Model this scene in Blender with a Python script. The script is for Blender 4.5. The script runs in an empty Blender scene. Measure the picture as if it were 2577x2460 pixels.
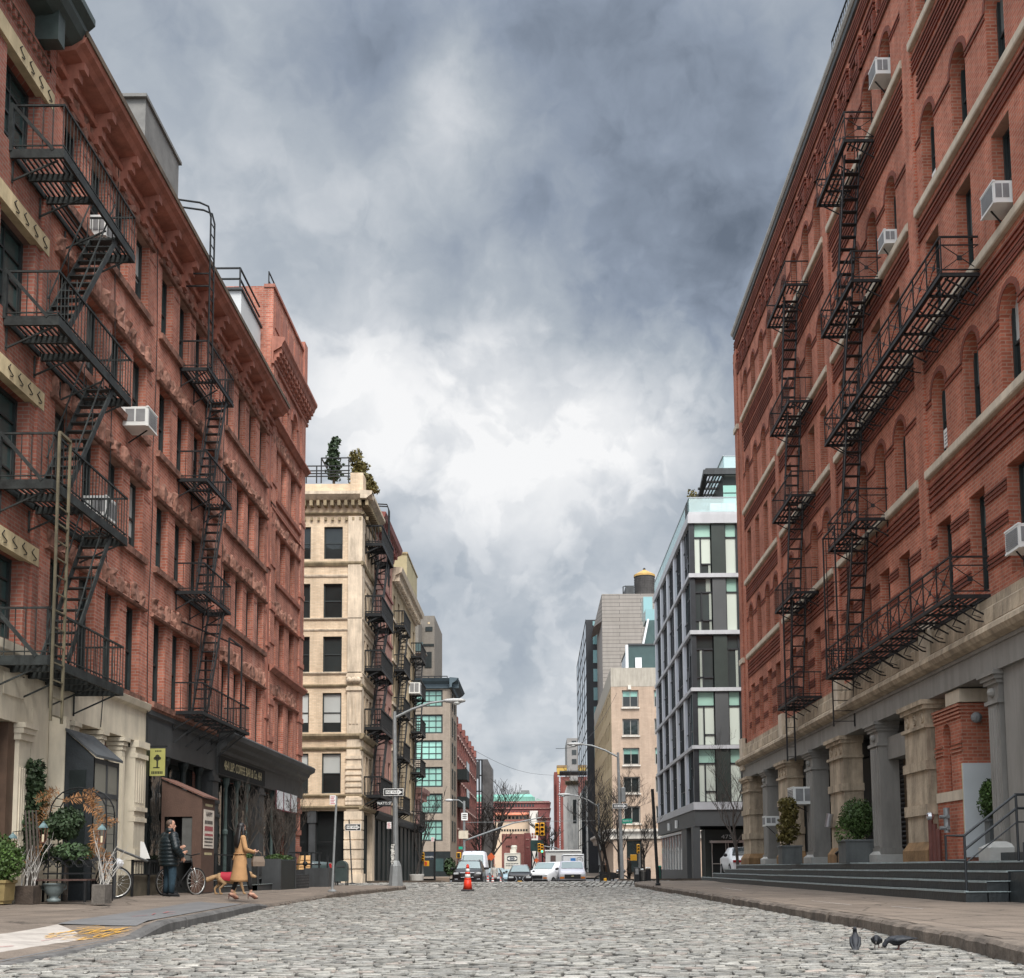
import bpy,math,random
import numpy as np
from math import radians,sin,cos,pi,sqrt
from mathutils import Vector,Matrix
random.seed(11)
RNG=np.random.default_rng(5)
SC=bpy.context.scene
COL=SC.collection
# ------------------------------------------------------------------ camera
PW,PH,FOC,PITCH,ROLL,CZ=2577.0,2460.0,2900.0,radians(5.5),radians(-0.45),0.8
CAM_R=Matrix.Rotation(pi/2+PITCH,3,'X') @ Matrix.Rotation(ROLL,3,'Z')
_d=CAM_R.transposed() @ Vector((0,1,0))
PU=1357.0-FOC*_d.x/-_d.z
PV=2183.0+FOC*_d.y/-_d.z
cam=bpy.data.cameras.new('camera')
cam.sensor_width=36.0
cam.lens=FOC*36.0/PW
cam.shift_x=(PW/2-PU)/PW
cam.shift_y=(PV-PH/2)/PW
cam.clip_start,cam.clip_end=0.1,3000.0
camo=bpy.data.objects.new('camera',cam)
COL.objects.link(camo)
camo.matrix_world=Matrix.Translation((0,0,CZ)) @ CAM_R.to_4x4()
SC.camera=camo
def ray(u,v):
 return CAM_R @ Vector(((u-PU)/FOC,-(v-PV)/FOC,-1.0))
def at(u,v,x=None,y=None,z=None):
 """World point seen at photo pixel (u, v) on the plane x=, y= or z=."""
 r=ray(u,v)
 t=x/r.x if x is not None else (y/r.y if y is not None else (z-CZ)/r.z)
 return Vector((r.x*t,r.y*t,CZ+r.z*t))
# ------------------------------------------------------------------ sky and sun
SUN_EL,SUN_AZ=radians(50),radians(160)      # azimuth from +Y towards +X: behind the camera, to the right
world=bpy.data.worlds.new("World")
SC.world=world
world.use_nodes=True
wt=world.node_tree
wt.nodes.clear()
def wn(t,**k):
 n=wt.nodes.new(t)
 for a,b in k.items():
  setattr(n,a,b)
 return n
def wmath(op,a,b=None,c=None):
 n=wn('ShaderNodeMath',operation=op)
 for i,q in enumerate((a,b,c)):
  if q is None:
   continue
  if isinstance(q,(int,float)):
   n.inputs[i].default_value=q
  else:
   wt.links.new(q,n.inputs[i])
 return n.outputs[0]
def wvec(op,a,b=None,s=None):
 n=wn('ShaderNodeVectorMath',operation=op)
 for i,q in enumerate((a,b)):
  if q is None:
   continue
  if isinstance(q,(tuple,list,Vector)):
   n.inputs[i].default_value=q
  else:
   wt.links.new(q,n.inputs[i])
 if s is not None:
  n.inputs['Scale'].default_value=s
 return n.outputs['Value'] if op == 'DOT_PRODUCT' else n.outputs[0]
def wnoise(vec,scale,detail=6,rough=0.55,dist=0.0):
 n=wn('ShaderNodeTexNoise')
 n.inputs['Scale'].default_value=scale
 n.inputs['Detail'].default_value=detail
 n.inputs['Roughness'].default_value=rough
 n.inputs['Distortion'].default_value=dist
 wt.links.new(vec,n.inputs['Vector'])
 return n
gen=wn('ShaderNodeTexCoord').outputs['Generated']
sep=wn('ShaderNodeSeparateXYZ')
wt.links.new(gen,sep.inputs[0])
# cloud layer seen in perspective: direction over height
den=wmath('ADD',wmath('MAXIMUM',sep.outputs['Z'],0.0),0.16)
comb=wn('ShaderNodeCombineXYZ')
wt.links.new(wmath('DIVIDE',sep.outputs['X'],den),comb.inputs[0])
wt.links.new(wmath('DIVIDE',sep.outputs['Y'],den),comb.inputs[1])
plane=comb.outputs[0]
warp=wvec('SCALE',wvec('SUBTRACT',wnoise(gen,12.0,6,0.55).outputs['Color'],(0.5,0.5,0.5)),s=0.10)
wdir=wvec('NORMALIZE',wvec('ADD',gen,warp))
# big light and dark masses of the cloud deck: (photo direction, tightness, weight)
BLOBS=[((1300,860),70,0.17),((1350,900),400,0.12),((1600,1040),420,0.30),((1480,1150),400,0.14),((1180,1060),500,0.10),((1150,1060),420,0.14),((1680,640),50,-0.30),((1600,480),150,-0.12),((1800,450),100,-0.12),
  ((1145,240),1500,0.24),((1120,400),700,0.16),((420,150),14,-0.12),((1850,60),22,-0.12),((1400,120),130,-0.10),((1080,60),300,-0.10),((900,330),200,-0.10),
  ((740,560),200,0.10),((1250,1560),500,-0.14),((1240,1280),160,0.10),((1290,1800),300,0.14),((1300,1900),1500,-0.14),((1250,1690),900,-0.08),
  ((1480,330),400,0.08),((1440,560),400,0.06),((930,1000),200,0.08),((1450,1330),200,0.10)]
acc=None
for (bu,bv),k,wgt in BLOBS:
 c=ray(bu,bv).normalized()
 dt=wvec('DOT_PRODUCT',wdir,tuple(c))
 e=wmath('EXPONENT',wmath('MULTIPLY',wmath('SUBTRACT',dt,1.0),float(k)))
 acc=wmath('MULTIPLY',e,wgt) if acc is None else wmath('MULTIPLY_ADD',e,wgt,acc)
wgen=wvec('ADD',gen,wvec('SCALE',wvec('SUBTRACT',wnoise(gen,16.0,3,0.5).outputs['Color'],(0.5,0.5,0.5)),s=0.05))
n1=wnoise(plane,1.1,9,0.58).outputs['Fac']
n2=wnoise(wgen,6.0,10,0.55).outputs['Fac']
n3=wnoise(wgen,13.0,9,0.55).outputs['Fac']
puff=wn('ShaderNodeMapRange',interpolation_type='SMOOTHSTEP')
puff.inputs['From Min'].default_value,puff.inputs['From Max'].default_value=0.475,0.545
puff.inputs['To Min'].default_value,puff.inputs['To Max'].default_value=-0.08,0.10
wt.links.new(wnoise(wgen,8.0,10,0.52).outputs['Fac'],puff.inputs['Value'])
lowz=wn('ShaderNodeMapRange',interpolation_type='SMOOTHSTEP')
lowz.inputs['From Min'].default_value,lowz.inputs['From Max'].default_value=0.12,0.40
lowz.inputs['To Min'].default_value,lowz.inputs['To Max'].default_value=0.25,1.0
wt.links.new(sep.outputs['Z'],lowz.inputs['Value'])
highz=wn('ShaderNodeMapRange',interpolation_type='SMOOTHSTEP')
highz.inputs['From Min'].default_value,highz.inputs['From Max'].default_value=0.34,0.52
highz.inputs['To Min'].default_value,highz.inputs['To Max'].default_value=1.0,0.35
wt.links.new(sep.outputs['Z'],highz.inputs['Value'])
val=wmath('ADD',wmath('ADD',acc,0.615),wmath('MULTIPLY',puff.outputs[0],wmath('MULTIPLY',lowz.outputs[0],highz.outputs[0])))
puff2=wn('ShaderNodeMapRange',interpolation_type='SMOOTHSTEP')
puff2.inputs['From Min'].default_value,puff2.inputs['From Max'].default_value=0.48,0.54
puff2.inputs['To Min'].default_value,puff2.inputs['To Max'].default_value=-0.035,0.04
wt.links.new(wnoise(wgen,19.0,9,0.5).outputs['Fac'],puff2.inputs['Value'])
val=wmath('MULTIPLY_ADD',puff2.outputs[0],highz.outputs[0],val)
val=wmath('MULTIPLY_ADD',wmath('SUBTRACT',n1,0.5),0.50,val)
val=wmath('MULTIPLY_ADD',wmath('SUBTRACT',n2,0.5),0.75,val)
val=wmath('MULTIPLY_ADD',wmath('SUBTRACT',n3,0.5),0.42,val)
ramp=wn('ShaderNodeValToRGB')
cr=ramp.color_ramp
cr.elements[0].position,cr.elements[0].color=0.0,(0.115,0.140,0.180,1)
cr.elements[1].position,cr.elements[1].color=1.0,(0.80,0.80,0.80,1)
for p_,c_ in ((0.25,(0.230,0.270,0.335,1)),(0.50,(0.370,0.408,0.452,1)),(0.75,(0.585,0.605,0.63,1))):
 e_=cr.elements.new(p_)
 e_.color=c_
wt.links.new(val,ramp.inputs[0])
# overcast deck, its unseen part overhead and behind the camera brightened to fill the facades
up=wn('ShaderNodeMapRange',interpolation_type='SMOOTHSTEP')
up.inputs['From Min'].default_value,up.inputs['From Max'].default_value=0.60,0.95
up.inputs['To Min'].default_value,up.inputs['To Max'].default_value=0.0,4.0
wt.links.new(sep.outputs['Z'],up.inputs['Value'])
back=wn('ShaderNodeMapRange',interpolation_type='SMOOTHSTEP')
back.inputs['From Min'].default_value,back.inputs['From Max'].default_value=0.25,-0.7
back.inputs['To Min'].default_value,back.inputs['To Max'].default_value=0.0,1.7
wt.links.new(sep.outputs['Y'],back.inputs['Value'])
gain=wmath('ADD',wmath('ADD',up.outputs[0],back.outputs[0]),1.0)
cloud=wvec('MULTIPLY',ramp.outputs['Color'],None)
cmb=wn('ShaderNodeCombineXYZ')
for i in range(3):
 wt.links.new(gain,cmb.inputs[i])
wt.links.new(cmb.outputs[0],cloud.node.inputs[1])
nish=wn('ShaderNodeTexSky',sky_type='NISHITA')
nish.sun_disc=False
nish.sun_elevation,nish.sun_rotation=SUN_EL,SUN_AZ
bg1=wn('ShaderNodeBackground')
wt.links.new(nish.outputs[0],bg1.inputs['Color'])
bg1.inputs['Strength'].default_value=0.05
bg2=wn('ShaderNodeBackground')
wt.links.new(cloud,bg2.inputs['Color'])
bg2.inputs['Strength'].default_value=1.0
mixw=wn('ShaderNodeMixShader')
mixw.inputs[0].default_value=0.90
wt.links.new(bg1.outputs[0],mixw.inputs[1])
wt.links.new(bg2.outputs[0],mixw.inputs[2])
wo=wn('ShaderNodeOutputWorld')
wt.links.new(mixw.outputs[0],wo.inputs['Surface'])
sun=bpy.data.lights.new('sun','SUN')
sun.energy=3.0
sun.angle=radians(20)
sun.color=(1.0,0.955,0.89)
suno=bpy.data.objects.new('sun',sun)
COL.objects.link(suno)
sd=Vector((sin(SUN_AZ)*cos(SUN_EL),cos(SUN_AZ)*cos(SUN_EL),sin(SUN_EL)))
suno.rotation_euler=sd.to_track_quat('Z','Y').to_euler()
suno.location=(0,-20,60)
SC.view_settings.view_transform='Standard'
SC.view_settings.look='None'
SC.view_settings.exposure=0.35
SC.view_settings.gamma=1.0
SC.view_settings.use_curve_mapping=False
SC.cycles.max_bounces=6
SC.cycles.diffuse_bounces=3
SC.cycles.transparent_max_bounces=12
SC.cycles.use_denoising=True
# ------------------------------------------------------------------ materials
MATS={}
def nodes_of(name):
 m=bpy.data.materials.new(name)
 m.use_nodes=True
 nt=m.node_tree
 return m,nt,nt.nodes['Principled BSDF']
def M(name,rgb=None,rough=0.75,var=0.18,scale=2.5,bump=0.0,metal=0.0,spec=0.4,dirt=0.0,coat=0.0,emit=0.0,rand=0.0,bscale=None):
 """Plain material: base colour with broken-up noise variation, optional bump and streaky dirt."""
 if name in MATS:
  return MATS[name]
 m,nt,b=nodes_of(name)
 N,L=nt.nodes.new,nt.links.new
 b.inputs['Roughness'].default_value=rough
 b.inputs['Metallic'].default_value=metal
 b.inputs['Specular IOR Level'].default_value=spec
 b.inputs['Coat Weight'].default_value=coat
 g=N('ShaderNodeNewGeometry')
 no=N('ShaderNodeTexNoise')
 no.inputs['Scale'].default_value=scale
 no.inputs['Detail'].default_value=7
 no.inputs['Roughness'].default_value=0.65
 L(g.outputs['Position'],no.inputs['Vector'])
 r=N('ShaderNodeValToRGB')
 lo=[max(c*(1-var),0) for c in rgb]
 hi=[min(c*(1+var),1) for c in rgb]
 r.color_ramp.elements[0].position,r.color_ramp.elements[0].color=0.3,(*lo,1)
 r.color_ramp.elements[1].position,r.color_ramp.elements[1].color=0.7,(*hi,1)
 L(no.outputs['Fac'],r.inputs[0])
 out=r.outputs[0]
 if dirt:
  mp=N('ShaderNodeMapping')
  mp.inputs['Scale'].default_value=(2.2,2.2,0.35)
  L(g.outputs['Position'],mp.inputs[0])
  n2=N('ShaderNodeTexNoise')
  n2.inputs['Scale'].default_value=1.3
  n2.inputs['Detail'].default_value=8
  n2.inputs['Roughness'].default_value=0.7
  L(mp.outputs[0],n2.inputs['Vector'])
  r2=N('ShaderNodeValToRGB')
  r2.color_ramp.elements[0].position,r2.color_ramp.elements[0].color=0.36,(1-dirt,)*3+(1,)
  r2.color_ramp.elements[1].position,r2.color_ramp.elements[1].color=0.60,(1,1,1,1)
  L(n2.outputs['Fac'],r2.inputs[0])
  mx=N('ShaderNodeMix')
  mx.data_type,mx.blend_type='RGBA','MULTIPLY'
  mx.inputs[0].default_value=1.0
  L(out,mx.inputs[6])
  L(r2.outputs[0],mx.inputs[7])
  out=mx.outputs[2]
 if rand:
  oi=N('ShaderNodeObjectInfo')
  hs=N('ShaderNodeHueSaturation')
  mr=N('ShaderNodeMapRange')
  mr.inputs['To Min'].default_value,mr.inputs['To Max'].default_value=1-rand,1+rand
  L(oi.outputs['Random'],mr.inputs['Value'])
  L(mr.outputs[0],hs.inputs['Value'])
  L(out,hs.inputs['Color'])
  out=hs.outputs[0]
 L(out,b.inputs['Base Color'])
 if emit:
  L(out,b.inputs['Emission Color'])
  b.inputs['Emission Strength'].default_value=emit
 if bump:
  bp=N('ShaderNodeBump')
  bp.inputs['Strength'].default_value=bump
  bp.inputs['Distance'].default_value=0.03
  n3=N('ShaderNodeTexNoise')
  n3.inputs['Scale'].default_value=bscale or scale*6
  n3.inputs['Detail'].default_value=6
  L(g.outputs['Position'],n3.inputs['Vector'])
  L(n3.outputs['Fac'],bp.inputs['Height'])
  L(bp.outputs[0],b.inputs['Normal'])
 MATS[name]=m
 return m
def brick(name,c1,c2,mortar,bw=0.215,bh=0.076,msize=0.012,stain=0.3,rough=0.85,bump=0.35,pale=0.0,vary=0.2):
 """Brick or block coursing laid on any upright face: u runs along x+y, v is height."""
 if name in MATS:
  return MATS[name]
 m,nt,b=nodes_of(name)
 N,L=nt.nodes.new,nt.links.new
 b.inputs['Roughness'].default_value=rough
 b.inputs['Specular IOR Level'].default_value=0.25
 g=N('ShaderNodeNewGeometry')
 s=N('ShaderNodeSeparateXYZ')
 L(g.outputs['Position'],s.inputs[0])
 ad=N('ShaderNodeMath')
 ad.operation='ADD'
 L(s.outputs[0],ad.inputs[0])
 L(s.outputs[1],ad.inputs[1])
 c=N('ShaderNodeCombineXYZ')
 L(ad.outputs[0],c.inputs[0])
 L(s.outputs[2],c.inputs[1])
 br=N('ShaderNodeTexBrick')
 br.offset=0.5
 br.inputs['Scale'].default_value=1.0
 br.inputs['Brick Width'].default_value=bw
 br.inputs['Row Height'].default_value=bh
 br.inputs['Mortar Size'].default_value=msize
 br.inputs['Mortar Smooth'].default_value=0.2
 br.inputs['Color1'].default_value=(*c1,1)
 br.inputs['Color2'].default_value=(*c2,1)
 br.inputs['Mortar'].default_value=(*mortar,1)
 L(c.outputs[0],br.inputs['Vector'])
 # each patch of wall weathers on its own
 no=N('ShaderNodeTexNoise')
 no.inputs['Scale'].default_value=0.55
 no.inputs['Detail'].default_value=9
 no.inputs['Roughness'].default_value=0.68
 L(g.outputs['Position'],no.inputs['Vector'])
 mp=N('ShaderNodeMapping')
 mp.inputs['Scale'].default_value=(1.8,1.8,0.22)
 L(g.outputs['Position'],mp.inputs[0])
 st=N('ShaderNodeTexNoise')
 st.inputs['Scale'].default_value=1.0
 st.inputs['Detail'].default_value=8
 st.inputs['Roughness'].default_value=0.7
 L(mp.outputs[0],st.inputs['Vector'])
 r=N('ShaderNodeValToRGB')
 r.color_ramp.elements[0].position,r.color_ramp.elements[0].color=0.34,(1-stain,1-stain,1-stain,1)
 r.color_ramp.elements[1].position,r.color_ramp.elements[1].color=0.62,(1.0,1.0,1.0,1)
 L(st.outputs['Fac'],r.inputs[0])
 mx=N('ShaderNodeMix')
 mx.data_type,mx.blend_type='RGBA','MULTIPLY'
 mx.inputs[0].default_value=1.0
 L(br.outputs['Color'],mx.inputs[6])
 L(r.outputs[0],mx.inputs[7])
 hs=N('ShaderNodeHueSaturation')
 mr=N('ShaderNodeMapRange')
 mr.inputs['From Min'].default_value,mr.inputs['From Max'].default_value=0.3,0.7
 mr.inputs['To Min'].default_value,mr.inputs['To Max'].default_value=1-vary,1+vary
 L(no.outputs['Fac'],mr.inputs['Value'])
 L(mr.outputs[0],hs.inputs['Value'])
 L(mx.outputs[2],hs.inputs['Color'])
 out=hs.outputs[0]
 if pale:
  n4=N('ShaderNodeTexNoise')
  n4.inputs['Scale'].default_value=0.8
  n4.inputs['Detail'].default_value=10
  n4.inputs['Roughness'].default_value=0.75
  L(mp.outputs[0],n4.inputs['Vector'])
  r4=N('ShaderNodeValToRGB')
  r4.color_ramp.elements[0].position,r4.color_ramp.elements[0].color=0.56,(0,0,0,1)
  r4.color_ramp.elements[1].position,r4.color_ramp.elements[1].color=0.74,(pale,pale,pale,1)
  L(n4.outputs['Fac'],r4.inputs[0])
  m4=N('ShaderNodeMix')
  m4.data_type='RGBA'
  L(r4.outputs[0],m4.inputs[0])
  L(out,m4.inputs[6])
  m4.inputs[7].default_value=(0.55,0.40,0.35,1)
  out=m4.outputs[2]
 L(out,b.inputs['Base Color'])
 bp=N('ShaderNodeBump')
 bp.inputs['Strength'].default_value=bump
 bp.inputs['Distance'].default_value=0.012
 inv=N('ShaderNodeMath')
 inv.operation='SUBTRACT'
 inv.inputs[0].default_value=1.0
 L(br.outputs['Fac'],inv.inputs[1])
 L(inv.outputs[0],bp.inputs['Height'])
 L(bp.outputs[0],b.inputs['Normal'])
 MATS[name]=m
 return m
def glass(name,rgb,rough=0.05,rand=0.5,wob=0.05,spec=0.6,scale=1.2):
 """Window glass over a dark room: dark, mirror-like, a little wavy, each pane its own shade."""
 if name in MATS:
  return MATS[name]
 m,nt,b=nodes_of(name)
 N,L=nt.nodes.new,nt.links.new
 b.inputs['Roughness'].default_value=rough
 b.inputs['Specular IOR Level'].default_value=spec
 oi=N('ShaderNodeObjectInfo')
 g=N('ShaderNodeNewGeometry')
 no=N('ShaderNodeTexNoise')
 no.inputs['Scale'].default_value=scale
 no.inputs['Detail'].default_value=4
 L(g.outputs['Position'],no.inputs['Vector'])
 mr=N('ShaderNodeMapRange')
 mr.inputs['To Min'].default_value,mr.inputs['To Max'].default_value=1-rand,1+rand
 ad=N('ShaderNodeMath')
 ad.operation='MULTIPLY_ADD'
 ad.inputs[1].default_value=0.6
 L(no.outputs['Fac'],ad.inputs[0])
 m5=N('ShaderNodeMath')
 m5.operation='MULTIPLY'
 m5.inputs[1].default_value=0.6
 L(oi.outputs['Random'],m5.inputs[0])
 L(m5.outputs[0],ad.inputs[2])
 L(ad.outputs[0],mr.inputs['Value'])
 hs=N('ShaderNodeHueSaturation')
 hs.inputs['Color'].default_value=(*rgb,1)
 L(mr.outputs[0],hs.inputs['Value'])
 L(hs.outputs[0],b.inputs['Base Color'])
 bp=N('ShaderNodeBump')
 bp.inputs['Strength'].default_value=wob
 bp.inputs['Distance'].default_value=0.2
 L(no.outputs['Fac'],bp.inputs['Height'])
 L(bp.outputs[0],b.inputs['Normal'])
 MATS[name]=m
 return m
# ------------------------------------------------------------------ mesh building
class MB:
 """Collects faces (with materials) and links them as ONE mesh object."""
 def __init__(self,mat=None):
  self.v,self.f,self.mi,self.mats=[],[],[],[]
  self.cur=0
  if mat:
   self.use(mat)
 def use(self,mat):
  if mat not in self.mats:
   self.mats.append(mat)
  self.cur=self.mats.index(mat)
  return self
 def add(self,vs,fs):
  o=len(self.v)
  self.v.extend([tuple(p) for p in vs])
  for f in fs:
   self.f.append(tuple(o+i for i in f))
   self.mi.append(self.cur)
  return self
 def quad(self,a,b,c,d):
  return self.add([a,b,c,d],[(0,1,2,3)])
 def poly(self,pts):
  return self.add(pts,[tuple(range(len(pts)))])
 def hexa(self,p):
  return self.add(p,[(3,2,1,0),(4,5,6,7),(0,1,5,4),(1,2,6,5),(2,3,7,6),(3,0,4,7)])
 def box(self,x0,x1,y0,y1,z0,z1):
  return self.hexa([(x0,y0,z0),(x1,y0,z0),(x1,y1,z0),(x0,y1,z0),(x0,y0,z1),(x1,y0,z1),(x1,y1,z1),(x0,y1,z1)])
 def bbox(self,x0,x1,y0,y1,z0,z1,b=0.02):
  """Box with chamfered upright and top edges."""
  r0=[(x0+b,y0),(x1-b,y0),(x1,y0+b),(x1,y1-b),(x1-b,y1),(x0+b,y1),(x0,y1-b),(x0,y0+b)]
  cx,cy=(x0+x1)/2,(y0+y1)/2
  def ins(p):
   return (p[0]+(b if p[0]<cx else -b),p[1]+(b if p[1]<cy else -b))
  vs=[(x,y,z0) for x,y in r0]+[(x,y,z1-b) for x,y in r0]+[(*ins(p),z1) for p in r0]
  fs=[tuple(range(7,-1,-1)),tuple(range(16,24))]
  for k in range(8):
   j=(k+1)%8
   fs += [(k,j,8+j,8+k),(8+k,8+j,16+j,16+k)]
  return self.add(vs,fs)
 def bar(self,p0,p1,w,h=None,upv=(0,0,1)):
  p0,p1=Vector(p0),Vector(p1)
  h=h or w
  t=(p1-p0).normalized()
  u=Vector(upv)
  if abs(t.dot(u))>0.97:
   u=Vector((1,0,0))
  a=t.cross(u).normalized()*(w/2)
  b=a.cross(t).normalized()*(h/2)
  return self.hexa([p0-a-b,p0+a-b,p0+a+b,p0-a+b,p1-a-b,p1+a-b,p1+a+b,p1-a+b])
 def tube(self,pts,r,n=8,cap=True):
  pts=[Vector(p) for p in pts]
  rs=r if isinstance(r,(list,tuple)) else [r]*len(pts)
  vs,fs=[],[]
  prev=None
  for i,p in enumerate(pts):
   t=(pts[min(i+1,len(pts)-1)]-pts[max(i-1,0)])
   t=t.normalized() if t.length>1e-9 else Vector((0,0,1))
   if prev is None:
    a=t.orthogonal().normalized()
   else:
    a=prev-t*prev.dot(t)
    a=a.normalized() if a.length>1e-6 else t.orthogonal().normalized()
   prev=a
   b=t.cross(a)
   for k in range(n):
    q=2*pi*k/n
    vs.append(p+(a*cos(q)+b*sin(q))*rs[i])
  for i in range(len(pts)-1):
   for k in range(n):
    j=(k+1)%n
    fs.append((i*n+k,i*n+j,(i+1)*n+j,(i+1)*n+k))
  if cap:
   fs.append(tuple(range(n-1,-1,-1)))
   fs.append(tuple(range((len(pts)-1)*n,len(pts)*n)))
  return self.add(vs,fs)
 def lathe(self,prof,c=(0,0,0),n=16,sx=1.0,sy=1.0,a0=0.0):
  vs,fs=[],[]
  for r,z in prof:
   for k in range(n):
    q=a0+2*pi*k/n
    vs.append((c[0]+r*sx*cos(q),c[1]+r*sy*sin(q),c[2]+z))
  for i in range(len(prof)-1):
   for k in range(n):
    j=(k+1)%n
    fs.append((i*n+k,i*n+j,(i+1)*n+j,(i+1)*n+k))
  fs.append(tuple(range(n-1,-1,-1)))
  fs.append(tuple(range((len(prof)-1)*n,len(prof)*n)))
  return self.add(vs,fs)
 def loft(self,rings,cap=True,closed=True):
  n=len(rings[0])
  vs=[p for r in rings for p in r]
  fs=[]
  for i in range(len(rings)-1):
   for k in range(n if closed else n-1):
    j=(k+1)%n
    fs.append((i*n+k,i*n+j,(i+1)*n+j,(i+1)*n+k))
  if cap:
   fs += [tuple(range(n-1,-1,-1)),tuple(range((len(rings)-1)*n,len(rings)*n))]
  return self.add(vs,fs)
 def ball(self,c,r,n=10,m=7,sx=1,sy=1,sz=1):
  prof=[(max(r*sin(pi*i/m),1e-4),-r*cos(pi*i/m)*sz) for i in range(m+1)]
  return self.lathe(prof,c,n,sx,sy)
 def prism(self,pts,d):
  """Flat polygon given by 3-D points, thickened by vector d."""
  d=Vector(d)
  n=len(pts)
  vs=[Vector(p) for p in pts]+[Vector(p)+d for p in pts]
  fs=[tuple(range(n-1,-1,-1)),tuple(range(n,2*n))]+[(i,(i+1)%n,n+(i+1)%n,n+i) for i in range(n)]
  return self.add(vs,fs)
 def mesh(self,name,smooth=False):
  me=bpy.data.meshes.new(name)
  me.from_pydata(self.v,[],self.f)
  for m in self.mats:
   me.materials.append(m)
  if len(self.mats)>1:
   me.polygons.foreach_set('material_index',self.mi)
  if smooth:
   me.polygons.foreach_set('use_smooth',[True]*len(me.polygons))
  me.update()
  return me
def tag(o,label=None,cat=None,group=None,kind=None):
 if label:
  o['label']=label
 if cat:
  o['category']=cat
 if group:
  o['group']=group
 if kind:
  o['kind']=kind
 return o
def thing(name,label,cat,loc=(0,0,0),rz=0.0,group=None):
 o=bpy.data.objects.new(name,None)
 o.empty_display_size=0.2
 COL.objects.link(o)
 o.location=loc
 o.rotation_euler=(0,0,rz)
 return tag(o,label,cat,group)
def link(name,data,parent=None,world=True):
 """world=True: the mesh is given in world coordinates although its parent stands elsewhere."""
 o=bpy.data.objects.new(name,data)
 COL.objects.link(o)
 if parent is not None:
  o.parent=parent
  if world and parent.type == 'EMPTY':
   o.matrix_parent_inverse=(Matrix.Translation(parent.location) @ parent.rotation_euler.to_matrix().to_4x4()).inverted()
 return o
def part(name,mb,parent,world=True,smooth=False,label=None):
 o=link(name,mb.mesh(name,smooth),parent,world)
 if label:
  o['label']=label
 return o
def parts(name,mbs,parent,**k):
 for m in mbs:
  part(name,m,parent,**k)
def lpart(name,mb,parent,smooth=False,label=None):
 return part(name,mb,parent,False,smooth,label)
def solo(name,mb,label,cat,group=None,smooth=False,kind=None):
 return tag(link(name,mb.mesh(name,smooth)),label,cat,group,kind)
def struct(name,mb,smooth=False):
 return tag(link(name,mb.mesh(name,smooth)),kind='structure')
KIDS={}
def dup(root,loc=None,rz=None,label=None,group=None):
 """Copy of a thing with copies of its parts and sub-parts."""
 def rec(o,par):
  c=o.copy()
  COL.objects.link(c)
  if par is not None:
   c.parent=par
  for ch in o.children:
   rec(ch,c)
  return c
 r=rec(root,None)
 if loc is not None:
  r.location=loc
 if rz is not None:
  r.rotation_euler=(0,0,rz)
 if label:
  r['label']=label
 if group:
  r['group']=group
 return r
TEXTDIR={'L':Matrix(((0,0,1),(1,0,0),(0,1,0))),'F':Matrix(((1,0,0),(0,0,-1),(0,1,0))),
  'R':Matrix(((0,0,-1),(-1,0,0),(0,1,0)))}
def lettering(txt,loc,size,mat,face,parent,xs=1.0,name='lettering',align='CENTER',world=True,rot=None,shear=0.0):
 cu=bpy.data.curves.new(name,'FONT')
 cu.body=txt
 cu.size=size
 cu.align_x,cu.align_y=align,'CENTER'
 cu.extrude=0.004
 cu.shear=shear
 cu.materials.append(mat)
 R=TEXTDIR[face].to_4x4()
 tmp=bpy.data.objects.new('letters',cu)
 COL.objects.link(tmp)
 me=bpy.data.meshes.new_from_object(tmp.evaluated_get(bpy.context.evaluated_depsgraph_get()))
 bpy.data.objects.remove(tmp)
 me.transform(Matrix.Translation(loc) @ (rot or Matrix.Identity(4)) @ R @ Matrix.Diagonal((xs,1,1,1)))
 o=link(name,me,parent,world)
 return o
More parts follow.
